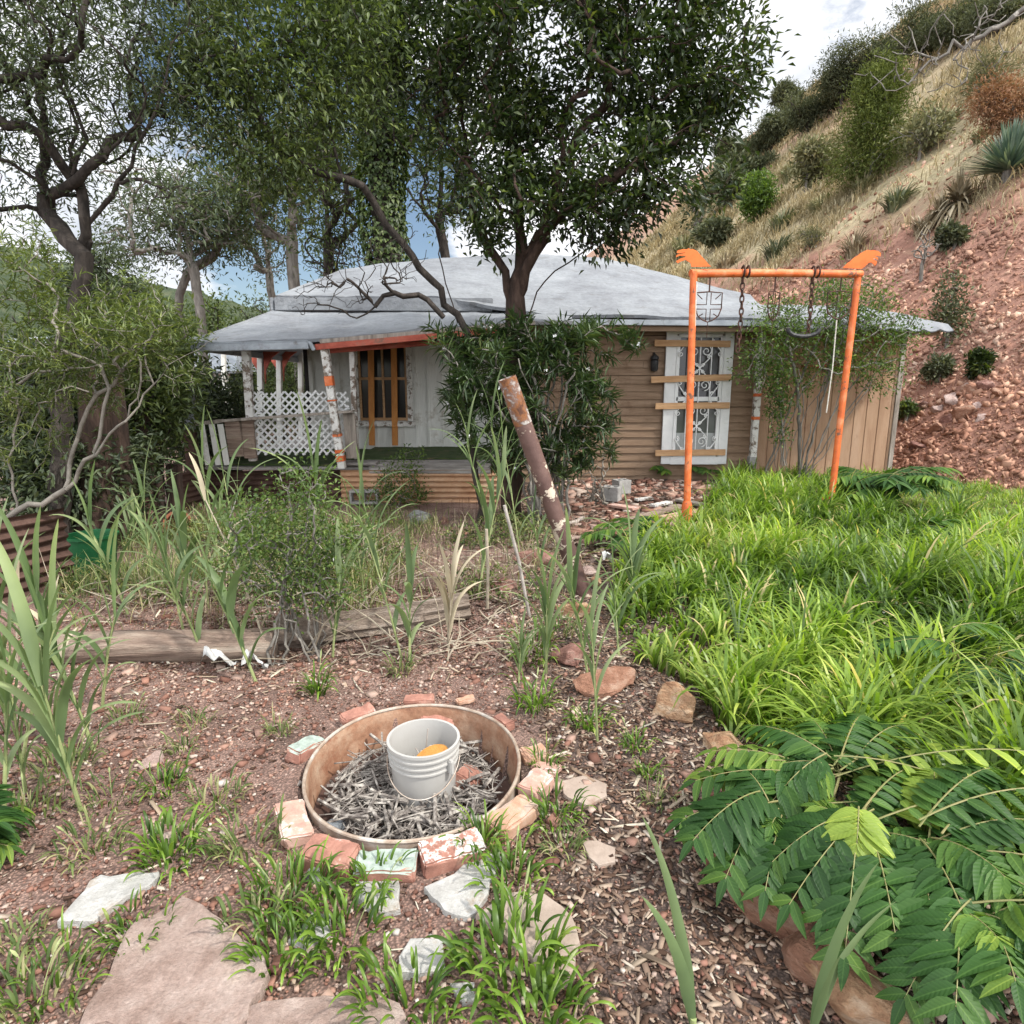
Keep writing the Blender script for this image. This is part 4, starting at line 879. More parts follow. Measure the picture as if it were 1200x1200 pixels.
def brick(px,py,yaw,dims,mat,label,z=.03,tx=0,ty=0,cat='brick',name='brick',group=None):
    d=ray(px,py); zt=z+dims[2]/2; t=(EYE-zt)/-d[2]; p=np.array([0,0,EYE])+d*t
    if name=='brick' and z>0:
        vdir=np.array([p[0]-rc[0],p[1]-rc[1]]); vdir/=np.linalg.norm(vdir)
        for _ in range(60):
            bad=False
            for ex in (-.5,-.25,0,.25,.5):
                for ey in (-.5,0,.5):
                    qx=p[0]+ex*dims[0]*math.cos(yaw)-ey*dims[1]*math.sin(yaw); qy=p[1]+ex*dims[0]*math.sin(yaw)+ey*dims[1]*math.cos(yaw)
                    if ((qx-rc[0])/(rx+.012))**2+((qy-rc[1])/(ry+.012))**2<1: bad=True
            if not bad: break
            p[0]+=vdir[0]*.004; p[1]+=vdir[1]*.004
    bm=bmesh.new(); bmesh.ops.create_cube(bm,size=1)
    for v in bm.verts: v.co=Vector((v.co.x*dims[0],v.co.y*dims[1],v.co.z*dims[2]))
    bmesh.ops.bevel(bm,geom=bm.edges[:],offset=.006,segments=2,affect='EDGES')
    bmesh.ops.subdivide_edges(bm,edges=[e for e in bm.edges if e.calc_length()>.03],cuts=7,use_grid_fill=True)
    sd_=Vector((px*.1,py*.1,0))
    for v in bm.verts: 
        ed=sum(abs(abs(v.co[k])-dims[k]/2)<.012 for k in range(3)); v.co+=Vector(mn.noise_vector(v.co*22+sd_))*(.003+.004*(ed>=2))
        if ed>=2: v.co-=v.co.normalized()*max(0,mn.noise(v.co*18+sd_))*.018
    me=bpy.data.meshes.new(name); bm.to_mesh(me); bm.free()
    o=link(name,me,mat,None,(p[0],p[1],z),False); o.rotation_euler=(tx,ty,yaw); return tag(o,label,cat,group)
BD=(.2,.1,.062)
brick(423,837,R(38),(.16,.085,.05),mBrick,'red brick at the far left of the basin rim, above the green painted brick',.045,.1,-.05)
brick(491,817,R(5),(.15,.08,.05),mBrick,'red brick lying behind the far edge of the basin',.045)
brick(546,818,R(25),(.1,.05,.025),mBrickT,'thin orange brick fragment behind the basin',.02)
brick(590,842,R(-50),(.1,.06,.05),mBrick,'small rounded red brick piece at the basin far right',.03)
brick(371,873,R(62),(.15,.09,.06),mBrickG,'green and white painted brick with red side, left of the basin',.04,.05,.1)
brick(349,955,R(-62),(.2,.105,.06),mBrickP,'pinkish brick at the lower left of the basin',.035,-.1,.05)
brick(387,993,R(-17),(.19,.11,.075),mBrick,'plain red orange brick below the left of the basin',.035,.15,0)
brick(453,1007,R(2),(.2,.1,.06),mBrickG,'pale green painted brick at the near edge of the basin',.025,.08,0)
brick(528,987,R(22),(.21,.105,.075),mBrickW,'red brick flecked with white at the near right of the basin',.035,.12,0)
brick(588,944,R(47),(.2,.105,.06),mBrickT,'orange tan brick nearest the right side of the basin',.04,.05,-.05)
brick(612,910,R(60),(.14,.1,.06),mBrickP,'worn tan brick behind the orange tan brick, right of the basin',.035)
brick(614,880,R(20),(.11,.09,.05),mBrickT,'tan brick end at the right rim of the basin',.025)
brick(640,897,R(-20),(.12,.07,.03),mBrickP,'flat pale stone chip just right of the basin bricks',.01,cat='stone',name='stone_chip')
brick(548,905,R(70),(.12,.1,.07),mBrick,'crumbly orange brick lump inside the basin beside the bucket',-.07,.3,.2)
brick(512,842,R(10),(.16,.09,.06),mBrick,'red brick leaning inside the basin behind the bucket',-.03,.5,0)
# ---- flagstones
def slab(name,label,pxs,mat,h=.03,cat='flagstone',z=.0,seed=0,ext=0):
    pts=np.array([G(*p) for p in pxs]); n_=len(pts); r_=np.random.RandomState(seed+len(pxs))
    poly_=[]
    for i in range(n_):
        a,b_=pts[i],pts[(i+1)%n_]; k=max(2,int(np.linalg.norm(b_-a)/.035))
        for j in range(k):
            t=j/k; p=a+(b_-a)*t; p=p+np.array([*(r_.normal(size=2)*.005),0]); poly_.append(p)
    poly_=np.array(poly_); c=poly_.mean(0); K=len(poly_)
    rings=[(1.0,-.06),(1.0,h*.55),(.985,h*.95),(.96,h)]+[(s,h) for s in (.9,.8,.7,.6,.5,.4,.3,.2,.1)]
    V=[];
    for s,zz in rings:
        for p in poly_:
            q=c+(p-c)*s; nn_=.006*mn.noise(Vector((q[0]*9,q[1]*9,seed)))+.003*mn.noise(Vector((q[0]*35,q[1]*35,seed)))
            V.append((q[0],q[1],float(gz(c[0],c[1]))+z+zz+(nn_ if zz>0 else 0)))
    V.append((c[0],c[1],float(gz(c[0],c[1]))+z+h))
    Fs=[(i*K+j,i*K+(j+1)%K,(i+1)*K+(j+1)%K,(i+1)*K+j) for i in range(len(rings)-1) for j in range(K)]+[((len(rings)-1)*K+j,(len(rings)-1)*K+(j+1)%K,len(V)-1) for j in range(K)]
    mb=MB().add(V,Fs); o=build(name,mb,mat,loc=(c[0],c[1],float(gz(c[0],c[1]))),smooth=True)
    o.data.polygons.foreach_set('use_smooth',[True]*len(o.data.polygons)); return tag(o,label,cat)
slab('flagstone','large smooth pinkish flagstone at the lower left corner',[(215,1056),(240,1064),(262,1085),(278,1105),(310,1128),(318,1150),(296,1190),(280,1215),(90,1215),(108,1185),(130,1150),(140,1118),(158,1088),(195,1068)],mFlag,.035,seed=1)
slab('flagstone','white quartz-like slab above the large pinkish flagstone',[(116,1030),(150,1028),(190,1026),(180,1042),(150,1056),(128,1072),(110,1086),(69,1087),(88,1062)],mSlab,.02,seed=2)
slab('flagstone','white square slab nearest below the green painted brick',[(415,1030),(440,1036),(468,1034),(466,1072),(436,1076),(418,1060)],mSlab,.02,seed=3)
slab('flagstone','white broken slab under grass between two grass tufts',[(338,1108),(370,1072),(388,1078),(384,1100),(362,1118)],mSlab,.02,seed=4)
slab('flagstone','small white slab near the bottom centre beside the grass tuft',[(478,1108),(518,1104),(522,1145),(490,1150),(466,1146)],mSlab,.02,seed=5)
slab('flagstone','large white slab mostly hidden by grass blades right of the basin bricks',[(498,1048),(530,1030),(560,1004),(588,1010),(576,1040),(560,1075),(530,1080)],mSlab,.02,seed=6)
slab('flagstone','cream tan flagstone right of the central grass tuft',[(600,1052),(640,1056),(672,1080),(680,1110),(672,1150),(655,1162),(620,1130),(590,1100),(560,1080)],mFlagTan,.025,seed=7)
slab('flagstone','pale pink flagstone flat in the mulch, right of the basin',[(655,920),(685,912),(712,922),(712,936),(690,946),(664,940)],mFlagTan,.015,seed=8)
slab('flagstone','small pale pink chip of flagstone in the mulch below the larger one',[(682,992),(700,988),(722,996),(720,1014),(702,1021),(690,1008)],mFlagTan,.015,seed=9)
slab('flagstone','brownish flagstone cut by the bottom edge of the frame',[(290,1185),(330,1178),(400,1172),(470,1182),(480,1215),(285,1215)],mFlag,.02,seed=10)
slab('flagstone','tiny white slab peeking out by the central grass tuft at the bottom',[(528,1158),(556,1152),(560,1176),(540,1180)],mSlab,.015,seed=11)
slab('flagstone','white slab half buried in the grass in front of the right leaf clump',[(1150,616),(1180,612),(1215,618),(1215,628),(1180,626)],mSlab,.05,seed=12)
# ---- rock edging
rock('rock','pale tan rounded rock behind the first red rock of the garden edge',676,723,(.3,.2,.16),mTanRock,21)
rock('rock','dark red rock beside the cane clump in the garden edge',664,772,(.24,.24,.16),mRedRock,22)
rock('rock','long reddish rock left of the big tan boulder',708,806,(.42,.24,.15),mOrRock,23,.3)
rock('rock','big tan orange boulder at the corner of the tall grass',782,836,(.36,.26,.24),mTanRock,24,-.6,npts=14)
rock('rock','small tan rock behind the boulder under the compound leaves',845,876,(.2,.16,.12),mTanRock,25)
rock('rock','long rust coloured edging rock under the leafy plant',902,1060,(.62,.2,.2),mOrRock,26,-1.05,npts=22)
rock('rock','rust edging rock lower down below the long one',962,1140,(.28,.2,.18),mOrRock,27,-.8)
rock('rock','pale tan edging rock at the bottom edge under the leaves',1010,1180,(.34,.22,.2),mTanRock,28,-.8)
rock('rock','reddish rock among the leaves at the right edge',1175,980,(.3,.25,.2),mOrRock,29)
rock('rock','grey boulder on the dirt below the porch',492,613,(.36,.3,.28),mGreyRock,30)
rock('rock','reddish rock just behind the grey boulder',522,614,(.15,.14,.13),mRedRock,31)
rock('rock','small pale stone in the gravel at the far left',178,896,(.09,.15,.06),mPink,32,-.4)
rock('rock','grey white stone below the red orange brick',372,1030,(.09,.08,.06),mGreyRock,33)
rock('rock','red brown rock low by the foot of the leaning pipe',628,660,(.4,.3,.2),mRedRock,34)
rock('rock','orange lump of rock beside the foot of the leaning pipe',700,690,(.13,.1,.14),mTanRock,35,sink=.1)
rock('rock','flat pale rock behind the foot of the leaning pipe',688,672,(.2,.14,.1),mPink,36)
rock('rock','pale flat stone in the weeds behind the old log',432,652,(.25,.18,.08),mPink,37)
rock('rock','dark red stone behind the middle of the old log',590,690,(.22,.18,.12),mRedRock,38)
# dry-stone rubble on the hill foot
k=0
spots=[(1118,470,.38),(1140,462,.4),(1158,456,.34),(1100,482,.3),(1128,486,.42),(1112,494,.32),(1150,476,.34),(1172,464,.3),(1086,478,.3),(1134,455,.28),(1098,505,.3),(1078,524,.36),(1150,492,.2)]
for (px,py,s_) in spots:
    p=Hh(px,py); k+=1
    bm=rockmesh((s_*1.3,s_,s_*.7),60+k); me=bpy.data.meshes.new('rubble_rock'); bm.to_mesh(me); bm.free()
    o=link('rubble_rock',me,[mRedRock,mPink,mOrRock][k%3],None,(p[0],p[1],p[2]+.03),True); o.rotation_euler=(.3*math.sin(k),-.5,k); tag(o,'angular reddish rock in the low rubble pile on the scree slope','rock','rubble rocks at the foot of the slope')
# concrete blocks
def cinder(px,py,yaw,label,tx=0,ty=0,dims=(.39,.19,.19),Y=None,z=.03,seed=0,holes=True):
    p=G(px,py) if Y is None else P(px,py,Y)
    r_=Matrix.Rotation(yaw,4,'Z')@Matrix.Rotation(ty,4,'Y')@Matrix.Rotation(tx,4,'X')
    mb=MB(); L2,W2,H2=dims; t_=.032
    rm=np.array(r_.to_3x3())
    def bx(c,d): mb.box(rm@np.array(c),d,rot=r_)
    # holes face outwards along local -Y
    for zz in (-H2/2+t_/2,H2/2-t_/2): bx((0,0,zz),(L2,W2,t_))
    for xx in (-L2/2+t_/2,0,L2/2-t_/2): bx((xx,0,0),(t_,W2-.004,H2-2*t_+.0))
    mb2=MB().add(np.vstack(mb.v)+p+np.array([0,0,H2/2+z]),mb.f)
    o=build('concrete_block',mb2,mBlock,loc=p,bevel=.004); return tag(o,label,'concrete block')
cinder(497,586,.05,'concrete block lying hollow side out below the corrugated porch skirt')
cinder(534,574,.12,'concrete block farther back against the right end of the porch skirt')
cinder(428,592,0,'concrete block half hidden in grass below the striped porch post')
cinder(789,548,.5,'concrete block tipped on its edge under the tall window',tx=1.25,ty=.35,z=.12)
cinder(846,542,-.3,'concrete block under the right corner of the tall window',dims=(.3,.19,.16),z=.05)
cinder(716,588,-.5,'concrete block lying on the rubble left of the orange leg',dims=(.24,.19,.17),tx=1.57)
cinder(728,580,.4,'concrete block just behind another, right of the dry twigs',dims=(.2,.19,.19),tx=1.57)
# planks on rubble
for (a,b_,w_,m__,lab) in ((G(700,625),G(800,597),.12,mPink and mLog,'long reddish plank lying on the rubble behind the orange leg'),(G(715,596),G(745,601),.14,mBrickP,'broad broken plank end beside the concrete blocks'),(G(745,590),G(764,588),.09,mWhitePeel,'short white painted board scrap on the rubble'),(G(764,597),G(785,593),.1,mWhitePeel,'white board scrap nearer the orange leg'),(G(795,590),G(822,596),.12,mWoodGrey,'grey board scrap behind the orange leg'),(G(775,612),G(840,600),.14,mBrickT,'reddish board running under the orange leg')):
    up=np.array([0,0,.05]); o=build('plank',MB().bar(a+up,b_+up,w_,.03),m__,loc=a,bevel=.003); tag(o,lab,'plank')
# ================= LOGS
def log(name,label,a,b_,r0,r1,mat,seed,rough=.006,n_=40):
    a=np.array(a);b_=np.array(b_); L=np.linalg.norm(b_-a); d=(b_-a)/L; u=np.cross(d,[0,0,1.]); u/=np.linalg.norm(u); w_=np.cross(u,d); mb=MB(); V=[]; K=28
    for i in range(n_+1):
        t=i/n_; c=a+d*L*t+np.array([0,0,.012*math.sin(t*4+seed)])
        r=(r0+(r1-r0)*t)
        for j in range(K):
            an=2*math.pi*j/K; rr_=r*(1+.05*mn.noise(Vector((math.cos(an)*1.5,math.sin(an)*1.5,t*3+seed))))+rough*mn.noise(Vector((math.cos(an)*9,math.sin(an)*9,t*L*1.2+seed)))+rough*.7*mn.noise(Vector((math.cos(an)*22,math.sin(an)*22,t*L*1.7)))
            V.append(c+rr_*(math.cos(an)*u+math.sin(an)*w_))
    Fs=[(i*K+j,i*K+(j+1)%K,(i+1)*K+(j+1)%K,(i+1)*K+j) for i in range(n_) for j in range(K)]+[tuple(range(K))[::-1],tuple(range(n_*K,(n_+1)*K))]
    mb.add(V,Fs); o=build(name,mb,mat,loc=a,smooth=True); return tag(o,label,'log')
la0=G(92,775); lb0=G(325,768)
log('log','smooth pale debarked log lying at the left behind the gravel',la0+[-.15,0,.07],lb0+[0,0,.085],.085,.105,mLog,1,.009)
log('log','grey weathered splitting log lying right of the pale log',G(318,768)+[0,.12,.08],G(548,722)+[0,0,.07],.11,.085,mLogOld,2,.035)
# ================= left fence of corrugated sheets + junk
f0=G(-10,735); f1=G(88,680); 
def sheet(label,a,b_,h,mat=mRust):
    o=build('corrugated_sheet',corr(a,b_,h),mat,loc=a,smooth=True); return tag(o,label,'corrugated sheet')
sheet('rusty corrugated sheet standing at the far left behind the canes',G(-60,730),G(88,685),.62)
sheet('rusty corrugated sheet right of the green tub, behind a stump post',G(138,640)+[0,.4,0],G(172,625)+[0,.4,0],.5)
sheet('rusty corrugated sheet between dark posts, left of the porch corner',G(176,612)+[0,.5,0],G(262,588)+[0,.7,0],.5)
for px,py,h_,lab in ((138,640,.75,'dark stump post right of the green tub'),(170,625,.62,'dark square post between the rusty sheets'),(195,615,.7,'dark leaning post just left of the terracotta pot'),(60,650,.7,'dark post rising behind the far left rusty sheet')):
    p=G(px,py)+[0,.25,0]; o=build('fence_post',MB().bar(p-[0,0,.1],p+[.03,0,h_],.15,.12,(0,1,0)),mBarkR,loc=p,bevel=.01,noise=.01,sub=2); tag(o,lab,'post')
p=G(112,668)-[0,0,.14]; tb=thing('plastic_tub','bright green plastic tub behind the canes at the left','tub',p)
build('tub_body',MB().lathe(p,[(0,0),(.15,0),(.2,.45),(.215,.45),(.215,.47),(.19,.47),(.14,.03),(0,.03)],28),mGreenBin,tb,smooth=True)
p=G(208,622)-[0,0,.1]; ptt=build('clay_pot',MB().lathe((0,0,0),[(0,0),(.09,0),(.13,.2),(.15,.2),(.15,.25),(.12,.25),(.08,.02),(0,.02)],24),mTerra,loc=(0,0,0),smooth=True); ptt.location=p+[0,0,.12]; ptt.rotation_euler=(1.1,.3,.4); tag(ptt,'tipped orange terracotta pot below the porch corner','pot')
# neighbour building glimpsed behind the shrubs
nb_=thing('neighbouring_house','pale sided house glimpsed through the shrubs on the left','house',(-13,22,0))
mb=MB()
for i in range(16): mb.box((-14.,22,-1.2+i*.2),(9,.1+.02*(i%2),.195))
build('wall',mb,mWhiteOld,nb_); mb=MB().add([(-19,21.4,1.95),(-9,21.4,1.95),(-10,24,3.2),(-18,24,3.2),(-9,26.6,1.95),(-19,26.6,1.95)],[(0,1,2,3),(3,2,4,5),(0,3,5),(1,4,2)]); build('roof',mb,mGutter,nb_,solid=.08)
for x in (-16,-12.5): 
    wn=build('window',MB().bar((x-.5,21.92,.2),(x-.5,21.92,1.4),.08,.06,(0,1,0)).bar((x+.5,21.92,.2),(x+.5,21.92,1.4),.08,.06,(0,1,0)).bar((x-.5,21.92,.2),(x+.5,21.92,.2),.06,.08).bar((x-.5,21.92,1.4),(x+.5,21.92,1.4),.06,.08),mWhite,nb_); build('pane',MB().box((x,21.93,.8),(.95,.02,1.15)),mGlassD,wn)
# wire mesh fence by the log
mb=MB(); wp=[G(250,742)+[0,-.02,0],G(330,740),G(420,730),G(530,700),G(600,690)]
wp=np.array(wp); dense=np.array([wp[min(int(t),3)]+(wp[min(int(t),3)+1]-wp[min(int(t),3)])*(t-min(int(t),3)) for t in np.linspace(0,4,56)])
for p in dense: mb.tube([p+[0,0,-.02],p+np.array([.012*r2.normal(),.012*r2.normal(),.34]),p+np.array([.02*r2.normal(),.02*r2.normal()-.03,.72])],.0012,3,False)
for h_ in np.arange(.05,.75,.075): mb.tube([p+np.array([0,.01*math.sin(i*.7+h_*5)-.03*h_,h_+.01*math.sin(i*.5)]) for i,p in enumerate(dense)],.0012,3,False)
o=build('wire_fence',mb,mRustChain,loc=wp[0]); tag(o,'sagging rusty wire mesh fence standing along the logs','wire fence')
for bpx,tpx,r_,mt_,lab in (((622,722),(591,592),.011,mStick,'thin grey white pole standing left of the leaning pipe'),((571,714),(570,620),.011,mStraw,'short pale broken stake left of the grey white pole')):
    a=G(*bpx); b_=P(*tpx,a[1]); o=build('stake',MB().tube([a-[0,0,.05],(a+b_)/2+[.008,0,0],b_],r_,8),mt_,loc=a,smooth=True); tag(o,lab,'stake')
# torn white plastic scraps
for i,(px,py,s_,lab) in enumerate(((258,782,.16,'torn white plastic scrap in front of the pale log'),(300,785,.12,'white plastic scrap standing by the shrub stems'),(405,668,.22,'white torn plastic bag on the dirt by the bank'),(440,648,.2,'white plastic scrap farther up the bank, below the porch'),(850 and 712,660,.1,'pale scrap beside the leaning pipe foot'))):
    p=G(px,py); mb=MB().grid(lambda u,v:(p[0]+(u-.5)*s_,p[1]+(v-.5)*s_*.8,p[2]+.05+.06*mn.noise(Vector((u*3,v*3,i*4.)))+.05*math.sin(u*3+v*2)),10,10); o=build('plastic_scrap',mb,mCloth,loc=p,smooth=True); tag(o,lab,'plastic scrap')
# ================= VEGETATION
def pl(pts): return [P(*p) for p in pts]
# centre tree (between porch and brown wall)
bs=G(598,590); by=7.7
st=[[P(600,560,by)*[1,1,0]-[0,0,.35],P(601,480,by),P(604,400,by),P(606,350,by),P(612,280,by),P(604,200,by-.1),P(598,110,by),P(600,20,by)],
    [P(606,350,by),P(626,300,by-.1),P(650,240,by-.2),P(658,160,by-.2),P(664,70,by-.2)],
    [P(602,380,by),P(592,320,by),P(566,280,by+.1),P(548,200,by+.2),P(540,110,by+.3)],
    [P(612,300,by),P(680,235,by-.4),P(750,185,by-.6),P(820,140,by-.7)],
    [P(604,400,by),P(640,330,by+.2),P(690,290,by+.3),P(740,260,by+.2)],
    [P(650,200,by-.2),P(700,130,by),P(760,60,by+.3)],
    [P(604,260,by),P(560,210,by-.4),P(510,150,by-.6)]]
tg=clump_targets([(640,60,150,100,by,1.3),(770,70,110,95,by,1.1),(560,140,95,95,by,1.1),(700,170,120,75,by,1.2),(838,50,55,70,by-.3,.8),(590,235,75,50,by-.3,.8),(775,205,80,50,by,.9),(852,125,42,50,by-.4,.6),(510,60,65,70,by,1),(640,-70,230,90,by,1.6),(700,272,75,26,by-.1,.7),(830,-60,70,70,by,1),(720,215,110,60,by-.6,.6)],760,np.random.RandomState(11))
make_tree('broadleaf_tree','large dark broadleaf tree with forking trunk growing before the cottage roof','tree',st,tg,.125,mBarkR,mLfDark,27,.12,.105,.042,11,rmin=.0055,pw=.58,bare=.27)
# second leaning tree
by2=7.3
st=[[P(562,560,by2)*[1,1,0]-[0,0,.4],P(552,470,by2),P(545,390,by2),P(505,330,by2),P(470,285,by2-.1),P(440,238,by2-.2),P(402,210,by2-.4),P(350,188,by2-.5),P(310,150,by2-.6),P(290,90,by2-.7)],
    [P(536,378,by2),P(522,330,by2+.1),P(508,260,by2+.2),P(488,190,by2+.3),P(470,110,by2+.4)],
    [P(402,210,by2-.4),P(380,130,by2-.3),P(370,50,by2-.2)],
    [P(488,190,by2+.3),P(430,120,by2),P(400,60,by2)]]
tg=clump_targets([(285,40,75,60,by2-.6,.8),(340,110,80,70,by2-.5,.8),(290,185,60,32,by2-.6,.6),(400,60,80,80,by2-.2,.8),(240,110,50,60,by2-.8,.6),(340,210,45,20,by2-.5,.5),(320,-50,140,60,by2,1),(420,20,45,50,by2,.7)],560,np.random.RandomState(12))
make_tree('broadleaf_tree','leaning tree left of the big one, its arching limbs leafy at the upper left','tree',st,tg,.04,mBarkD,mLfOlive,15,.15,.085,.03,12,rmin=.0035,pw=.6)
# bare dead twiggy limb over porch roof
st=[[P(520,372,6.9),P(500,352,6.9),P(462,345,6.9),P(438,358,6.9),P(418,370,6.9),P(400,362,6.9),P(372,356,6.9)]]
tg=clump_targets([(430,310,55,40,6.8,.4),(400,345,35,25,6.8,.3),(370,330,25,30,6.8,.3),(470,300,40,40,6.9,.3),(355,355,15,15,6.8,.2)],190,np.random.RandomState(13))
make_tree('dead_branch','bare crooked dead limb with fine twigs over the porch roof','branch',st,tg,.028,mBarkD,mLfOlive,0,0,.1,.05,13,rmin=.0022,pw=.5,jit=.015,step=.09,ns=4)
# left dark multi-trunk tree
by3=6.0
st=[[P(50,560,by3)*[1,1,0]-[0,0,.4],P(75,440,by3),P(98,370,by3),P(98,300,by3),P(106,258,by3),P(92,210,by3),P(88,150,by3),P(70,90,by3),P(50,20,by3)],
    [P(78,400,by3-.2),P(96,300,by3-.1),P(56,250,by3+.1),P(54,180,by3+.2),P(54,110,by3+.2),P(40,40,by3)],
    [P(88,370,by3),P(106,262,by3),P(132,228,by3-.1),P(148,190,by3-.2),P(186,128,by3-.3),P(200,60,by3-.3)],
    [P(60,228,by3),P(90,210,by3-.1),P(120,175,by3-.2),P(165,140,by3-.2),P(178,90,by3-.2)],
    [P(85,205,by3-.1),P(100,160,by3-.1),P(78,110,by3-.1),P(65,60,by3-.2),P(90,0,by3-.2)],
    [P(88,215,by3),P(50,155,by3-.3),P(10,145,by3-.4),P(-40,120,by3-.4)],
    [P(142,215,by3-.2),P(170,210,by3-.3),P(215,222,by3-.4),P(250,225,by3-.5)]]
tg=clump_targets([(50,40,100,75,by3,1),(150,50,85,70,by3-.2,.9),(10,110,70,60,by3-.3,.8),(175,120,55,50,by3-.3,.7),(90,140,90,45,by3,.8),(100,-60,180,70,by3,1.2),(230,30,40,60,by3,.6),(20,200,60,45,by3,.6),(215,235,50,22,by3-.4,.4),(-30,20,60,120,by3,.8)],690,np.random.RandomState(14))
make_tree('broadleaf_tree','tall tree with dark sinuous forking trunks at the far left','tree',st,tg,.095,mBarkD,mLfGrey,13,.13,.075,.017,14,rmin=.0035,pw=.55)
# ivy covered trunk behind the cottage
p=P(457,330,14.5); iv=thing('ivy_clad_tree','straight trunk wrapped in ivy rising behind the cottage roof','tree',(p[0],14.5,0))
c0_=p[0]; mb=MB().tube([(c0_,14.5,0),(c0_-.02,14.5,3),(c0_-.08,14.5,6),(c0_-.12,14.5,9.5)],[.33,.3,.27,.2],14); build('trunk',mb,mBarkD,iv,smooth=True)
r3=np.random.RandomState(5); k=9000; zz=r3.uniform(1,9.5,k); an=r3.uniform(0,6.28,k); rr_=.38+.1*r3.uniform(size=k)+.07*np.sin(zz*2.1+an); pos=np.stack([c0_-zz*.012+rr_*np.cos(an),14.5+rr_*np.sin(an),zz],1)
V,Fq=leaf_arrays(pos,np.stack([np.cos(an),np.sin(an),-1.2+0*an],1)+r3.normal(size=(k,3))*.4,np.stack([np.cos(an),np.sin(an),.5+0*an],1),.12*r3.uniform(.6,1.2,k),.09)
fastmesh('ivy',V,Fq,mIvy,iv,att={'rnd':np.repeat(r3.uniform(0,1,k),4)})
tg=clump_targets([(440,40,75,60,14.5,1.2),(470,140,50,50,14.5,.9),(450,-40,120,60,14.5,2)],160,r3)
A,par,D,tips=skeleton([[np.array([c0_-.06,14.5,4.]),np.array([c0_-.1,14.5,9.])]],tg,r3,step=.3)
V,Fq,_=branch_mesh(A,par,D,.12,.01); fastmesh('limbs',V,Fq,mBarkD,iv,smooth=True)
V,Fq,tone=leaf_cloud(A[tips],40,.3,.16,.07,r3,D[tips]); fastmesh('crown',V,Fq,mLfDark,iv,att={'rnd':tone})
# background trees behind cottage
bgt=[((345,330),(342,240),(350,150),18,[(330,230,50,45,2.),(370,180,50,60,2.),(320,150,60,50,2)],.17,mBarkG,mLfOlive,'pale barked tree behind the left end of the cottage roof',260),
     ((318,340),(308,270),(290,180),21,[(290,240,35,50,2.),(270,180,55,40,2),(310,290,25,35,1.2)],.13,mBarkG,mLfGrey,'slender grey tree left of the pale barked tree behind the porch',200),
     ((386,330),(384,260),(380,150),16,[(395,230,30,50,1.2),(380,290,30,30,1),(400,170,40,40,1.5)],.13,mBarkD,mLfOlive,'thin dark stemmed tree between the pale barked tree and the ivy trunk',140),
     ((232,345),(220,290),(205,200),17,[(190,230,60,35,2),(240,250,45,35,1.5),(180,280,50,30,1.5)],.13,mBarkG,mLfGrey,'slanting thin tree with pale foliage beyond the porch corner',210),
     ((210,345),(250,300),(282,240),18,[(280,215,35,30,1.4),(255,270,30,30,1.2)],.12,mBarkG,mLfOlive,'forked grey tree leaning right beyond the porch corner',110),
     ((525,330),(515,250),(520,120),17,[(520,200,50,60,2),(560,100,60,60,2)],.12,mBarkD,mLfOlive,'thin tree seen through the gap right of the ivy trunk',160)]
for i,(a,b_,c,Yt,cl,rm,bk_,lf,lab,n_) in enumerate(bgt):
    r4=np.random.RandomState(40+i); p0=P(a[0],a[1],Yt); p00=np.array([p0[0],Yt,-.3])
    make_tree('background_tree',lab,'tree',[[p00,p0,P(*b_,Yt),P(*c,Yt)]],clump_targets([(q[0],q[1],q[2],q[3],Yt,q[4]) for q in cl],n_,r4),rm,bk_,lf,13,.3,.16,.045,40+i,rmin=.012,step=.35,group='trees beyond the cottage')
# tree line behind left shrubs
for i,(px,py,Yt,rx_,rz_,lab) in enumerate(((250,400,26,45,55,'dense dark tree low behind the porch corner'),(180,420,24,60,60,'dark tree behind the left shrubs, nearer the far left trunk'),(60,430,22,70,70,'dark tree behind the far left shrubs'),(310,400,30,50,50,'dark green tree seen through the open porch'),(355,420,26,50,50,'dark tree closing the view through the back of the porch'),(120,330,28,50,45,'olive tree above the left shrubs'))):
    r4=np.random.RandomState(60+i); p=P(px,py,Yt)
    make_tree('background_tree',lab,'tree',[[np.array([p[0],Yt,-.6]),np.array([p[0]+.2,Yt,p[2]]),np.array([p[0]+.3,Yt,p[2]+1.])]],clump_targets([(px,py,rx_,rz_,Yt,2.),(px,py+60,rx_*1.1,rz_,Yt,2)],210,r4),.2,mBarkD,mLfGrey if i%2 else mLfOlive,30,.4,.2,.08,60+i,rmin=.015,step=.4)
# oleander
oy=7.25; ob=G(640,578); ob=np.array([P(640,560,oy)[0],oy,float(gz(.4,oy))])
ole=None
r5=np.random.RandomState(21)
st=[]
for k in range(22):
    a=r5.uniform(0,6.28); px=r5.uniform(545,715); py=r5.uniform(385,480); tp=P(px,py,oy+r5.uniform(-.5,.4))
    b0_=ob+np.array([r5.uniform(-.25,.25),r5.uniform(-.2,.2),0]); st.append([b0_,(b0_*.5+tp*.5)+np.array([(b0_[0]-tp[0])*.15,0,.1]),tp])
tg=clump_targets([(600,430,70,50,oy,.5),(665,420,60,45,oy-.1,.5),(640,480,80,45,oy-.1,.5),(560,440,45,45,oy-.2,.4),(690,470,35,45,oy,.4),(600,520,60,35,oy,.45),(670,535,45,30,oy,.4),(620,395,70,28,oy,.4),(690,395,28,20,oy,.3),(528,400,30,28,oy-.1,.3),(735,405,22,30,oy-.1,.2),(545,480,30,40,oy-.2,.3),(700,520,30,40,oy-.1,.3)],330,r5)
A,par,D,tips=skeleton(st,tg,r5,step=.1,wander=.15)
ole=thing('oleander_bush','big oleander bush with narrow dark leaves and few white blooms beneath the big tree','shrub',ob)
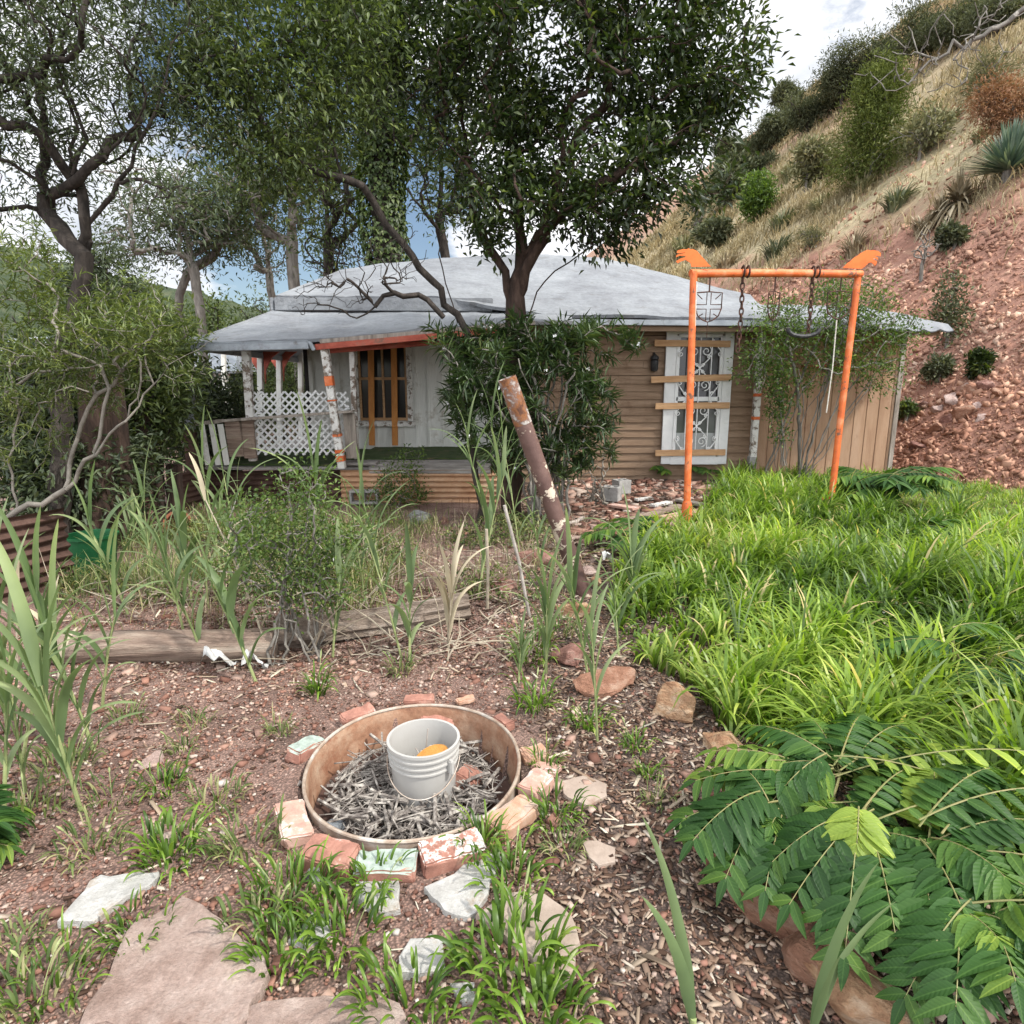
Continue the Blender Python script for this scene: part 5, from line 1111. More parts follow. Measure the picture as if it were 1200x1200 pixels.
V,Fq,_=branch_mesh(A,par,D,.03,.004,.3,5); fastmesh('stems',V,Fq,mBarkG,ole,smooth=True)
def whorl(tips,dirs,per,L,W,rng,spread=.06,up=.5):
    n_=len(tips)*per; c=np.repeat(tips,per,0)+np.repeat(dirs,per,0)*rng.uniform(-.22,.02,n_)[:,None]+rng.normal(size=(n_,3))*spread*.3
    d=rng.normal(size=(n_,3)); dd=np.repeat(unit(dirs+np.array([0,0,up])),per,0); d=unit(d-dd*(d*dd).sum(1)[:,None])+dd*rng.uniform(.1,1.1,n_)[:,None]
    V,Fq=leaf_arrays(c,d,np.tile([0,0,1.],(n_,1))+rng.normal(size=(n_,3))*.2,L*rng.uniform(.6,1.15,n_),W,fold=.15,droop=.12)
    tone=np.repeat(rng.uniform(0,1,len(tips)),per)*.4+rng.uniform(0,1,n_)*.6
    return V,Fq,np.repeat(tone,4)
V,Fq,t_=whorl(A[tips],D[tips],24,.19,.022,r5); fastmesh('foliage',V,Fq,mLfOle,ole,att={'rnd':t_})
fl=A[tips[r5.permutation(len(tips))[:26]]]+[0,-.1,.04]; ps=np.repeat(fl,6,0); V,Fq=leaf_arrays(ps,r5.normal(size=ps.shape),r5.normal(size=ps.shape)+[0,-1,1],.028,.022); fastmesh('blooms',V,Fq,mWhite,ole)
# generic bush
def bush(name,label,base,cl,ntg,rmax,bark,leaf,per,L,W,seed,nst=10,spr=.12,step=.1,cat='shrub',whorled=False,group=None,rmin=.003,spread_b=.2,pw=.35,crown='foliage'):
    r_=np.random.RandomState(seed); tg=clump_targets(cl,ntg,r_); base=np.asarray(base,float); st=[]
    for k in range(nst):
        t=tg[r_.randint(len(tg))]; b0_=base+np.array([r_.uniform(-spread_b,spread_b),r_.uniform(-spread_b,spread_b)*.7,0]); st.append([b0_,b0_*.55+t*.45+np.array([0,0,.1*abs(t[2]-b0_[2])])+r_.normal(size=3)*.03,b0_*.15+t*.85])
    A,par,D,tips=skeleton(st,tg,r_,step=step,wander=.2,jit=.012)
    o=thing(name,label,cat,base,group); V,Fq,_=branch_mesh(A,par,D,rmax,rmin,pw,5); fastmesh('stems',V,Fq,bark,o,smooth=True)
    if per:
        if whorled: V,Fq,t_=whorl(A[tips],D[tips],per,L,W,r_)
        else: V,Fq,t_=leaf_cloud(np.vstack([A[tips],A[np.maximum(par[tips],0)]]),per//2,spr,L,W,r_,np.vstack([D[tips],D[tips]]),-.1)
        fastmesh(crown,V,Fq,leaf,o,att={'rnd':t_})
    return o
# left willow-leaved shrub with sweeping pale branches
sy=4.6
r6=np.random.RandomState(31)
sb=P(-30,640,sy); 
st=[[P(-60,640,sy),P(20,600,sy),P(75,575,sy),P(110,530,sy-.05),P(150,490,sy-.1),P(180,450,sy-.1),P(215,415,sy-.15),P(255,395,sy-.2)],
    [P(75,575,sy),P(85,530,sy+.1),P(105,480,sy+.1),P(140,440,sy+.1),P(155,430,sy)],
    [P(110,530,sy),P(122,490,sy),P(125,440,sy),P(118,400,sy)],
    [P(-60,500,sy+.2),P(10,460,sy+.2),P(40,435,sy+.2),P(80,432,sy+.2),P(115,410,sy+.2)],
    [P(20,600,sy),P(15,540,sy),P(18,480,sy),P(10,420,sy)],
    [P(150,490,sy-.1),P(165,430,sy-.2),P(140,390,sy-.2),P(118,360,sy-.2)],
    [P(180,450,sy-.1),P(172,410,sy-.1),P(180,380,sy-.1)]]
tg=clump_targets([(30,440,75,50,sy,.5),(120,400,80,45,sy,.5),(175,385,45,38,sy-.1,.4),(60,360,70,40,sy+.2,.4),(20,300,45,60,sy,.4),(150,350,60,30,sy+.2,.4),(30,520,50,40,sy+.1,.4),(215,440,25,30,sy,.2),(110,450,70,40,sy+.4,.3)],520,r6)
A,par,D,tips=skeleton(st,tg,r6,step=.09,wander=.25,jit=.012)
o=thing('willow_leaved_shrub','spreading narrow leaved shrub with pale sweeping branches at the left','shrub',sb); V,Fq,_=branch_mesh(A,par,D,.023,.0022,.45,5); fastmesh('branches',V,Fq,mBarkPale,o,smooth=True)
V,Fq,t_=whorl(A[tips],D[tips],13,.085,.012,r6); fastmesh('foliage',V,Fq,mLfWillow,o,att={'rnd':t_})
# dark understory behind it
for i,(px,py,rx_,rz_,Yt,lf,lab) in enumerate(((40,470,70,60,6.8,mLfGrey,'dark shrub mass under the far left tree'),(150,450,60,60,7.6,mLfOlive,'olive green bush between the far left tree and the porch'),(240,480,45,50,9.8,mLfGrey,'shadowy bush seen under the porch corner'),(90,540,60,40,6.6,mLfGrey,'low dark bush behind the rusty sheet'),(172,405,36,40,8.2,mLfWillow,'pale green bush against the porch eave'),(330,450,60,50,16.5,mLfOlive,'green bush seen through the porch above the lattice'))):
    p=P(px,py,Yt); bush('dense_bush',lab,(p[0],Yt,float(gz(p[0],Yt))),[(px,py,rx_,rz_,Yt,.6),(px,py+30,rx_,rz_,Yt,.6)],230,.045,mBarkD,lf,36,.11,.035,80+i,nst=6,step=.16,spr=.17)
for i,(px,Yt,r_,t,lab) in enumerate(((100,6.4,.16,430,'dark trunk standing behind the rusty sheet, left of the twin one'),(126,6.6,.13,440,'dark trunk behind the green tub'),(157,7.4,.1,430,'thin dark trunk behind the rusty sheets by the porch'),(70,7,.11,440,'slanting dark trunk deep in the left shrubs'))):
    a=P(px,610,Yt); b_=P(px+6,t,Yt); a[2]=-.5; o=build('tree_trunk',MB().tube([a,(a+b_)/2+[.06,0,0],b_],[r_*1.25,r_,r_*.7],12),mBarkR,loc=a,smooth=True); tag(o,lab,'trunk')
# small-leaved shrub in front of shed
c_=P(925,548,10.0); c_[2]=.0
bush('slender_shrub','airy many stemmed shrub with tiny leaves in front of the tan shed',c_,[(905,395,40,45,9.7,.5),(960,375,70,40,9.7,.5),(1020,400,50,50,9.8,.5),(1000,350,50,28,9.8,.4),(890,430,28,25,9.6,.3),(1040,440,40,22,9.7,.4),(960,430,50,25,9.7,.4),(1055,385,25,20,9.8,.3)],430,.03,mBarkG,mLfFresh,22,.06,.027,91,nst=13,spr=.1,spread_b=.35,step=.12)
bush('slender_shrub','small leafy bush growing from the base of the airy shrub',P(918,545,9.8),[(915,480,14,45,9.7,.2),(912,450,10,25,9.7,.2)],50,.015,mBarkG,mLfFresh,22,.06,.03,92,nst=4,spread_b=.06,spr=.07)
# foreground small-leaved shrub
c_=G(345,772)
bush('small_leaved_shrub','bushy small leaved shrub with several stems growing before the logs',c_,[(325,610,55,40,c_[1]+.1,.3),(305,660,45,40,c_[1],.28),(375,650,40,45,c_[1]+.1,.25),(345,690,45,25,c_[1],.2),(350,565,22,22,c_[1]+.1,.2),(400,625,30,20,c_[1]+.1,.15),(280,600,22,18,c_[1],.15),(400,690,22,18,c_[1],.15),(375,580,14,30,c_[1],.1)],270,.014,mBarkG,mLfFresh,20,.03,.015,93,nst=12,spr=.06,step=.05,spread_b=.16,rmin=.0015)
c_=G(466,597)
bush('small_leaved_shrub','young light green shrub in front of the corrugated porch skirt',c_,[(470,560,28,28,c_[1],.25),(450,580,20,18,c_[1],.2),(480,535,15,15,c_[1],.15),(485,580,18,15,c_[1],.2)],100,.012,mBarkG,mLfFresh,15,.05,.025,94,nst=6,spr=.06,step=.07,spread_b=.05,rmin=.002)
# dry twig bundle
c_=G(700,590)
bush('dry_twigs','heap of bare grey dry twigs by the concrete blocks',c_,[(700,555,18,30,c_[1],.2),(690,575,20,15,c_[1],.2)],60,.02,mBarkPale,mLfOlive,0,.1,.1,95,nst=9,step=.08,rmin=.006,cat='twigs',spread_b=.15)
# ================= HILL VEGETATION
def hbush(name,label,px,py,w_,h_,mat,seed,n_=120,per=30,L=.14,W=.07,cat='shrub',bark=mBarkG,up=True,yd=1.,group=None):
    p=Hh(px,py); dep=p[1]*CP+(EYE-p[2])*SP; dep=p[1]/ray(px,py)[1]; sx_,sz_=w_/F*dep/2,h_/F*dep
    r_=np.random.RandomState(seed); v=unit(r_.normal(size=(n_,3)))*(r_.uniform(.1,1,size=(n_,1))**.5); sub=unit(r_.normal(size=(7,3)))*r_.uniform(.2,.75,size=(7,1)); sr=r_.uniform(.25,.6,size=(7,1)); ix=r_.randint(0,7,n_)
    vv=sub[ix]+v*sr[ix]
    if 'conifer' in label: hgt__=r_.uniform(0,1,n_); an_=r_.uniform(0,6.28,n_); q__=(1-hgt__**1.5)*r_.uniform(.3,1,n_); vv=np.stack([q__*np.cos(an_),q__*np.sin(an_),hgt__*2.1-1],1)
    tg=p+np.array([0,0,sz_*.52])+vv*np.array([sx_,sx_*yd,sz_*.5])*.95
    s_=dep/10
    A,par,D,tips=skeleton([[p-[0,0,.3],p+[0,0,sz_*.3],p+[.02,0,sz_*.6]]],tg,r_,step=max(.12,.02*dep))
    o=thing(name,label,cat,p,group); V,Fq,_=branch_mesh(A,par,D,.02*s_*1.5,.004*s_,.4,4); fastmesh('stems',V,Fq,bark,o)
    if per: V,Fq,t_=leaf_cloud(A[tips],int(per*1.9),max(sx_,sz_)*.1,L*s_*.62,W*s_*.5,r_,D[tips],.3 if up else -.2); fastmesh('foliage',V,Fq,mat,o,att={'rnd':t_})
    return o
hbush('hillside_tree','bright green feathery conifer shaped tree in the middle of the hillside',1020,212,88,112,mLfConif,101,240,40,.13,.03,'tree')
hbush('hillside_shrub','small upright leafy green shrub low on the hillside above the swing frame',887,262,34,62,mLfFresh,102,110,30,.1,.05)
hbush('hillside_shrub','low grey green shrub at the roof edge left of the orange frame',838,292,42,36,mLfDist,103,90,30)
hbush('hillside_shrub','wispy grey shrub left of the small upright green one',848,250,40,70,mLfDist,104,80,12)
hbush('hillside_shrub','thin tall stemmed shrub at the left part of the hillside',815,285,26,75,mLfDist,105,40,8)
hbush('hillside_shrub','leafy bush between crown of the big tree and the hillside',860,235,60,45,mLfDist,106,110,26)
hbush('hillside_shrub','yellow green bush left of the feathery tree',945,225,70,50,mLfPale,107,110,10)
hbush('hillside_shrub','pale olive brush right of the feathery tree',1075,190,95,60,mLfPale,108,120,7)
hbush('hillside_shrub','rusty orange dried bush at the upper right edge of the hillside',1195,165,100,105,mLfRust,109,210,24,.12,.03)
hbush('hillside_shrub','light green spiky brush near the rusty bush',1150,135,60,70,mLfPale,110,80,9,.2,.02)
hbush('hillside_shrub','grey purple dry shrub above the red scree',955,292,60,30,mLfPale,111,90,8,.1,.02)
hbush('hillside_shrub','pale grey brushy shrub on the scree above the right head cutout',1080,330,50,60,mLfOlive,112,60,0)
hbush('hillside_shrub','sage coloured small bush in the middle of the scree slope',1118,292,36,26,mLfDist,113,60,20)
hbush('hillside_shrub','grey green shrub right of the shed roof end',1108,410,30,80,mLfDist,114,50,12)
hbush('hillside_shrub','dark little bush with round top on the scree right of the shed',1146,446,26,30,mLfDark,115,50,26)
hbush('hillside_shrub','dark leafy bush growing on the scree beside the shed corner',1098,450,40,34,mLfDist,116,60,18)
hbush('hillside_shrub','small olive bush at the roadside of the shed corner base',1060,496,22,26,mLfOlive,117,40,14)
ridge=[(862,178,70,54),(905,155,76,60),(945,128,86,74),(985,98,94,80),(1030,68,96,82),(1078,48,100,74),(1122,32,96,60),(1168,18,96,56),(922,118,46,40),(1000,48,56,46),(890,195,50,30)]
for i,(px,py,w_,h_) in enumerate(ridge):
    lab=['lowest leftmost ridge juniper just right of the big tree crown','ridge juniper second from the lower left','ridge juniper where the skyline steepens','broad dark ridge juniper left above the feathery tree','dark juniper behind the top of the feathery tree','ridge juniper above the bare fallen branch','ridge juniper at the top edge, over the dead branch','topmost juniper near the upper right corner','pale topped juniper rising behind the second ridge juniper','small juniper poking up at the skyline near the top','low juniper under the leftmost ridge juniper','juniper under the bare branch','dark juniper left of the feathery tree','juniper at the right frame edge near the top'][i]
    hbush('ridge_juniper',lab,px,py+h_*.42,w_*1.1,h_*.8,mLfDist,130+i,170,30,.1,.03,'tree',mBarkD,group='junipers along the ridge')
rb=np.random.RandomState(55)
descr=['tuft of grey brush','clump of pale dry brush','small sage green bush','yellowish brushy clump']
where=['just above the roof line left of the orange frame','on the straw slope above the left head cutout','on the straw slope between the two head cutouts','under the feathery tree','left of the feathery tree','beside the dead yucca','between the dead yucca and the feathery tree','above the blue green yucca','below the bare fallen branch','at the start of the scree above the right head cutout','right of the upright green shrub','below the yellow green bush']
wp_=[(800,300),(850,315),(910,300),(1010,228),(930,205),(1080,275),(1050,245),(1150,165),(1110,150),(1000,300),(915,270),(960,248)]
for i,(wh,(px,py)) in enumerate(zip(where,wp_)):
    k=i%4; p=Hh(px,py); dep=p[1]/ray(px,py)[1]; wd=rb.uniform(26,46)/F*dep/2; nb2=170; ab=rb.uniform(0,6.28,nb2); qb=wd*.5*np.sqrt(rb.uniform(size=nb2)); bb=np.stack([p[0]+qb*np.cos(ab),p[1]+qb*np.sin(ab),0*ab],1); bb[:,2]=hz(bb[:,0],bb[:,1])
    V,q,hg,rp=blades(bb,rb.uniform(16,30)/F*dep*rb.uniform(.5,1.15,nb2),.0022*dep,rb,4,.7,ab); ob_=fastmesh('hillside_brush',V,q,[mLfPale,mLfDead,mLfDist,mLfPale][k],loc=p,att={'rnd':np.repeat(rb.uniform(.2,1,nb2),rp),'hgt':hg}); tag(ob_,descr[k]+' '+wh,'shrub')
# yucca
def rosette(name,label,px,py,size,n_,mat,seed,droop=.4,bend=.4,fold=.3,wd=.035):
    p=Hh(px,py); dep=p[1]/ray(px,py)[1]; L=size/F*dep; r_=np.random.RandomState(seed)
    el=r_.uniform(0,1,n_); az=r_.uniform(0,6.28,n_); A_=Acc()
    d=np.stack([np.cos(az)*np.sin(el*1.6),np.sin(az)*np.sin(el*1.6),np.cos(el*1.6)+.05],1)
    o=thing(name,label,'yucca',p)
    V=[];t=np.linspace(0,1,5); side=unit(np.cross(d,[0,0,1.])+1e-3); base=p+[0,0,L*.2]
    Ls=L*r_.uniform(.75,1.1,n_)
    pts=base+d[:,None,:]*(t[None,:,None]*Ls[:,None,None])-np.array([0,0,1.])*(t[None,:,None]**2*Ls[:,None,None]*droop*el[:,None,None])
    w=(L*wd)*np.array([.8,1,.8,.5,.03])[None,:,None]
    VV=np.stack([pts+side[:,None,:]*w,pts-side[:,None,:]*w],2).reshape(-1,3)
    b0_=(np.arange(n_)*10)[:,None,None]; q=(b0_+(np.arange(4)*2)[None,:,None]+np.array([0,1,3,2])).reshape(-1,4)
    fastmesh('leaves',VV,q,mat,o,att={'rnd':np.repeat(r_.uniform(size=n_),10)})
    build('stem',MB().tube([p-[0,0,.1],p+[0,0,L*.3]],L*.12,8),mBarkG,o); return o
rosette('spiky_yucca','round blue green spiky yucca on the upper right of the slope',1180,212,52,420,mLfYucca,201,.1)
rosette('dead_yucca','dead straw coloured yucca with drooping leaves left of the blue green one',1122,248,40,260,mLfDead,202,1.3,wd=.05)
rosette('dead_yucca','dry collapsed leaf skirt just below the dead straw coloured yucca',1100,262,32,160,mLfDead,203,1.6,wd=.05)
# fallen dead branch near top right (foreground limb reaching in)
st=[[P(1260,-10,9),P(1200,12,9),P(1140,48,9),P(1090,76,9),P(1045,108,9)]]
tg=clump_targets([(1060,70,40,35,8.9,.5),(1110,35,60,30,8.9,.5),(1025,85,25,25,8.9,.3),(1150,60,50,20,8.9,.4),(1105,90,40,18,8.9,.4),(1165,15,40,25,9,.4)],90,np.random.RandomState(17))
make_tree('dead_branch','bare grey dead limb with lichened twigs reaching in at the upper right','branch',st,tg,.032,mBarkG,mLfOlive,0,0,.1,.05,17,rmin=.006,pw=.5,jit=.03,step=.1,ns=5)
# hill grass + scree
r7=np.random.RandomState(8)
def hillpts(n_,dlo,dhi,tlo,thi,maskf=None,pw=1.):
    d=dlo+(dhi-dlo)*r7.uniform(size=n_)**pw; t=tlo+(thi-tlo)*r7.uniform(size=n_)**pw
    x=c0[0]+d*HN[0]+(t-2)*tx[0]; y=c0[1]+d*HN[1]+(t-2)*tx[1]
    p=np.stack([x,y,hz(x,y)],1)
    # keep what the photo's frame could see
    if maskf is not None: p=p[maskf(p)]
    return p
def proj(p):
    dy=p[:,1]; dz=p[:,2]-EYE; dep=dy*CP-dz*SP; up=dy*SP+dz*CP; return 600+F*p[:,0]/dep,600-F*up/dep,dep
def grassband(p):
    px,py,dep=proj(p)
    dd_=HN[0]*p[:,0]+HN[1]*p[:,1]-HC; band=dd_>7+2*vnoise(p[:,0],p[:,1],.4,5)
    scree=dd_<5.5
    top=(px-600)*1.0+ (py-430)  # >~ -? near skyline
    keep=(px<1300)&(px>650)&(dep>0)
    pr=np.where(scree,.012,np.where(band,.95,.35))*np.where(dd_>20,.45,1)*np.clip(.55+1.3*vnoise(p[:,0],p[:,1],.33,12),.1,1)
    pr=pr*(.4+.6*(vnoise(p[:,0],p[:,1],.7,3)>-.25))
    return keep&(r7.uniform(size=len(p))<pr)
pg=hillpts(330000,.5,40,5,85,grassband,1.1)
px_,py_,dep=proj(pg); pg=pg[:120000]; dep=dep[:120000]
V,q,hg,rep=blades(pg,.36*r7.uniform(.4,1.5,len(pg))*(1+dep*.016),.006+dep*.0013,r7,3,.65)
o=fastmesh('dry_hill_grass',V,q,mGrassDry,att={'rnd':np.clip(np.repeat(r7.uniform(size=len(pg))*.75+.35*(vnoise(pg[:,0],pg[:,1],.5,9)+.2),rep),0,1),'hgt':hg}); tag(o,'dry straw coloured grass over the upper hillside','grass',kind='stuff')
def rocks_cloud(p,size,rng,flat=.55):
    n_=len(p); base=np.array([[1,0,0],[-1,0,0],[0,1,0],[0,-1,0],[0,0,1],[0,0,-1]],float)
    # irregular octahedra/boxes
    B=np.array([[-1,-1,-1],[1,-1,-1],[1,1,-1],[-1,1,-1],[-1,-1,1],[1,-1,1],[1,1,1],[-1,1,1]],float)*.5
    V=B[None]*(1+rng.normal(size=(n_,8,3))*.33); V=V*np.stack([rng.uniform(.8,1.6,n_),rng.uniform(.5,1,n_),rng.uniform(.2,.6,n_)],1)[:,None,:]; V*=size[:,None,None]
    # random rotation
    qd=unit(rng.normal(size=(n_,4))); w,x,y,z=qd.T
    Rm=np.stack([1-2*(y*y+z*z),2*(x*y-z*w),2*(x*z+y*w),2*(x*y+z*w),1-2*(x*x+z*z),2*(y*z-x*w),2*(x*z-y*w),2*(y*z+x*w),1-2*(x*x+y*y)],1).reshape(-1,3,3)
    V=np.einsum('nij,nkj->nki',Rm,V)+p[:,None,:]
    f=np.array([(0,3,2,1),(4,5,6,7),(0,1,5,4),(1,2,6,5),(2,3,7,6),(3,0,4,7)])
    return V.reshape(-1,3),(np.arange(n_)[:,None,None]*8+f).reshape(-1,4)
def screemask(p):
    px,py,dep=proj(p); 
    sc_=(HN[0]*p[:,0]+HN[1]*p[:,1]-HC)<6.6+1.2*vnoise(p[:,0],p[:,1],.4,5)
    return (px<1280)&(px>700)&(r7.uniform(size=len(p))<np.where(sc_,.9,.12))
psr=hillpts(170000,-.15,26,3,30,screemask,1.7)[:70000]
_,_,dep=proj(psr)
V,q=rocks_cloud(psr+[0,0,.01],(.022+.1*r7.uniform(size=len(psr))**5)*(.5+dep*.04),r7); o=fastmesh('loose_scree',V,q,mScree,att={'rnd':np.repeat(r7.uniform(size=len(psr))*.7+.3*(vnoise(psr[:,0],psr[:,1],.6)+.5),8)}); tag(o,'loose angular red rocks covering the lower slope','rocks',kind='stuff')
# ================= LAWN
def inpoly(x,y,pg_):
    c=np.zeros(len(x),bool); n_=len(pg_); j=n_-1
    for i in range(n_):
        xi,yi=pg_[i][:2]; xj,yj=pg_[j][:2]
        c^=((yi>y)!=(yj>y))&(x<(xj-xi)*(y-yi)/(yj-yi+1e-12)+xi); j=i
    return c
r8=np.random.RandomState(9)
lawn=[G(*q)[:2] for q in ((712,715),(742,775),(800,800),(850,862),(905,880),(1010,930),(1100,1000),(1240,1060))]+[np.array([5.,1.5]),np.array([8.5,5]),np.array([8.,10.4]),np.array([3.4,10.35]),G(850,585)[:2],G(800,625)[:2],G(745,650)[:2]]
n_=150000; y=1.5+9*r8.uniform(size=n_)**1.25; x=.3+8*r8.uniform(size=n_)
keep=inpoly(x,y,lawn)&(x<y*.92+.6); 
back=(y>8.1)&(x>4.6)
keep&=r8.uniform(size=n_)<(.35+.65*np.clip(.62+.8*vnoise(x,y,1.5,3),0,1))
x,y=x[keep][:62000],y[keep][:62000]; back=(y>6.7)&(x>.6*y)
hgt_=.42*(.75+.35*vnoise(x,y,1.1,6)+.12*vnoise(x,y,3,2)); hgt_=np.where(back,hgt_*.4,hgt_); edge=(y<4.2)&(x<1.2); hgt_*=np.where(edge,.85,1)
# clumping: blades pulled to tuft centres share an azimuth spread
ts=.09; cx=np.round(x/ts)*ts; cy=np.round(y/ts)*ts; jx=np.sin(cx*91.7+cy*37.1)*.04; jy=np.cos(cx*53.3-cy*71.9)*.04
x2=x*.45+(cx+jx)*.55; y2=y*.45+(cy+jy)*.55
az=np.arctan2(y2-(cy+jy),x2-(cx+jx))+r8.normal(size=len(x))*.5
H=np.maximum(.06,hgt_*r8.uniform(.55,1.3,len(x))*(.8+.35*np.sin(cx*77+cy*131)))
W=np.where(back,.008,.0175)*r8.uniform(.7,1.4,len(x))
V,q,hg,rep=blades(np.stack([x2,y2,gz(x2,y2)-.01],1),H*1.15,W,r8,6,.62,az,droop=.75)
tone=np.clip(r8.uniform(size=len(x))*.6+.38*(vnoise(x,y,1.3,5)+.45)+np.where(back,.15,0),0,.99)
tone=np.where(r8.uniform(size=len(x))<.03,1,tone)
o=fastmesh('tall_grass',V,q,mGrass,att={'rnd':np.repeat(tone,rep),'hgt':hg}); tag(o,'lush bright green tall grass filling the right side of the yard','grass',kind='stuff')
# seed heads / stalks in lawn
# ================= weeds (left middle) and thin grass
polyW=[G(*q)[:2] for q in ((130,620),(300,590),(420,600),(500,610),(560,600),(640,620),(680,680),(640,730),(520,715),(330,745),(90,750),(60,700))]
n_=60000; x=-4.5+6.*r8.uniform(size=n_); y=3.2+5.5*r8.uniform(size=n_); k_=inpoly(x,y,polyW); dens=np.where(x>-.9,.06,.6)*np.where(y>7.3,.35,1)*np.clip(.5+.9*vnoise(x,y,1.8,4),0.05,1); k_&=r8.uniform(size=n_)<dens; x,y=x[k_][:11000],y[k_][:11000]
V,q,hg,rep=blades(np.stack([x,y,gz(x,y)],1),r8.uniform(.08,.34,len(x)),.007*r8.uniform(.5,1.3,len(x)),r8,5,.7,droop=.6)
tt=r8.uniform(size=len(x)); o=fastmesh('weeds',V,q,mWeedG,att={'rnd':np.repeat(tt,rep),'hgt':hg}); tag(o,'thin straggly weeds and grass on the bank below the porch','weeds',kind='stuff')
# small leafy weeds
n_=5200; x=-4.2+5*r8.uniform(size=n_); y=4.2+3.5*r8.uniform(size=n_); k_=(vnoise(x,y,1.6,12)>.1)&inpoly(x,y,polyW); x,y=x[k_],y[k_]; ps=np.stack([x,y,gz(x,y)+r8.uniform(.0,.16,len(x))],1); ps=np.repeat(ps,5,0)+r8.normal(size=(len(x)*5,3))*.03
V,Fq=leaf_arrays(ps,r8.normal(size=ps.shape)+[0,0,.3],np.tile([0,0,1.],(len(ps),1)),.045,.022); o=fastmesh('ground_cover',V,Fq,mLfWillow,att={'rnd':np.repeat(r8.uniform(size=len(ps)),4)}); tag(o,'low leafy ground cover scattered over the bank','ground cover',kind='stuff')
# ================= chips, pebbles, straw litter
def chips(n_,xr,yr,maskf,Ls,mat,nm,lab,cat,seed,thick=.25,wd=.3):
    r_=np.random.RandomState(seed); x=r_.uniform(*xr,n_); y=yr[0]+(yr[1]-yr[0])*r_.uniform(size=n_)**1.2; k=maskf(x,y,r_); x,y=x[k],y[k]; n2=len(x)
    L=Ls(r_,n2); th=r_.uniform(0,3.14,n2); B=np.array([[-1,-1,-1],[1,-1,-1],[1,1,-1],[-1,1,-1],[-1,-1,1],[1,-1,1],[1,1,1],[-1,1,1]],float)*.5
    V=B[None]*(1+r_.normal(size=(n2,8,3))*.15)*np.stack([L,L*wd*r_.uniform(.4,1.3,n2),L*thick*wd],1)[:,None,:]
    pt=r_.normal(size=n2)*.22; c_,s_=np.cos(pt),np.sin(pt); Vx=V[...,0]*c_[:,None]+V[...,2]*s_[:,None]; Vz=-V[...,0]*s_[:,None]+V[...,2]*c_[:,None]
    c_,s_=np.cos(th),np.sin(th); X_=Vx*c_[:,None]-V[...,1]*s_[:,None]+x[:,None]; Y_=Vx*s_[:,None]+V[...,1]*c_[:,None]+y[:,None]
    Z_=Vz+(gz(x,y)+.004+L*.03)[:,None]
    f=np.array([(0,3,2,1),(4,5,6,7),(0,1,5,4),(1,2,6,5),(2,3,7,6),(3,0,4,7)])
    o=fastmesh(nm,np.stack([X_,Y_,Z_],2).reshape(-1,3),(np.arange(n2)[:,None,None]*8+f).reshape(-1,4),mat,att={'rnd':np.repeat(r_.uniform(size=n2)**1.2,8)}); return tag(o,lab,cat,kind='stuff')
notpit=lambda x,y:(((x-rc[0])/(rx+.01))**2+((y-rc[1])/(ry+.01))**2>1.0)
chips(60000,(-2.2,2.2),(1.15,4.6),lambda x,y,r_:notpit(x,y)&(r_.uniform(size=len(x))<np.where(x+.25*vnoise(x,y,2.)>.05,.8,np.where(y>3.3,.45,.08))),lambda r_,n:.012+.03*r_.uniform(size=n)**2,mChipMat,'mulch','dark brown wood chip mulch covering the dirt right of the basin','mulch',3,.35,.35)
chips(36000,(-3.2,2.),(1.15,4.6),lambda x,y,r_:notpit(x,y)&(r_.uniform(size=len(x))<np.where(x>.05,.3,.85)),lambda r_,n:.006+.013*r_.uniform(size=n)**2.5,mPebMat,'gravel','fine reddish gravel strewn over the bare soil','gravel',4,.7,.85)
chips(2600,(-3.5,1.6),(1.2,6.2),lambda x,y,r_:notpit(x,y)&(r_.uniform(size=len(x))<np.where((x>.1)&(y<3),.9,np.where(y>3.2,.8,.15)))&((y<3.4)|(x<.9)),lambda r_,n:.03+.11*r_.uniform(size=n)**2,LEAF('straw_litter',[(0,(.2,.14,.1)),(.5,(.38,.31,.24)),(1,(.62,.57,.48))],.8,0),'straw_litter','pale broken stalks and straw bits lying on the ground','straw',5,.5,.09)
chips(1500,(-3,1.5),(1.2,8),lambda x,y,r_:notpit(x,y)&(r_.uniform(size=len(x))<.7)&((y<3.6)|(x<.5)),lambda r_,n:.02+.035*r_.uniform(size=n)**3,mPebMat,'small_stones','scattered pinkish small stones on the soil','stones',6,.6,.8)
# rubble in front of brown wall
chips(1500,(.6,3.2),(6.2,10.4),lambda x,y,r_:(x<.36*y)&(r_.uniform(size=len(x))<.9),lambda r_,n:.05+.14*r_.uniform(size=n)**2.5,mPebMat,'wall_rubble','broken bricks, leaves and stone rubble at the foot of the brown wall','rubble',7,.4,.6)
chips(9000,(.1,3.2),(5.,10.4),lambda x,y,r_:(x<.36*y)&(r_.uniform(size=len(x))<.9),lambda r_,n:.03+.04*r_.uniform(size=n),mChipMat,'leaf_litter','brown fallen leaves along the foot of the brown wall','leaves',8,.12,.6)
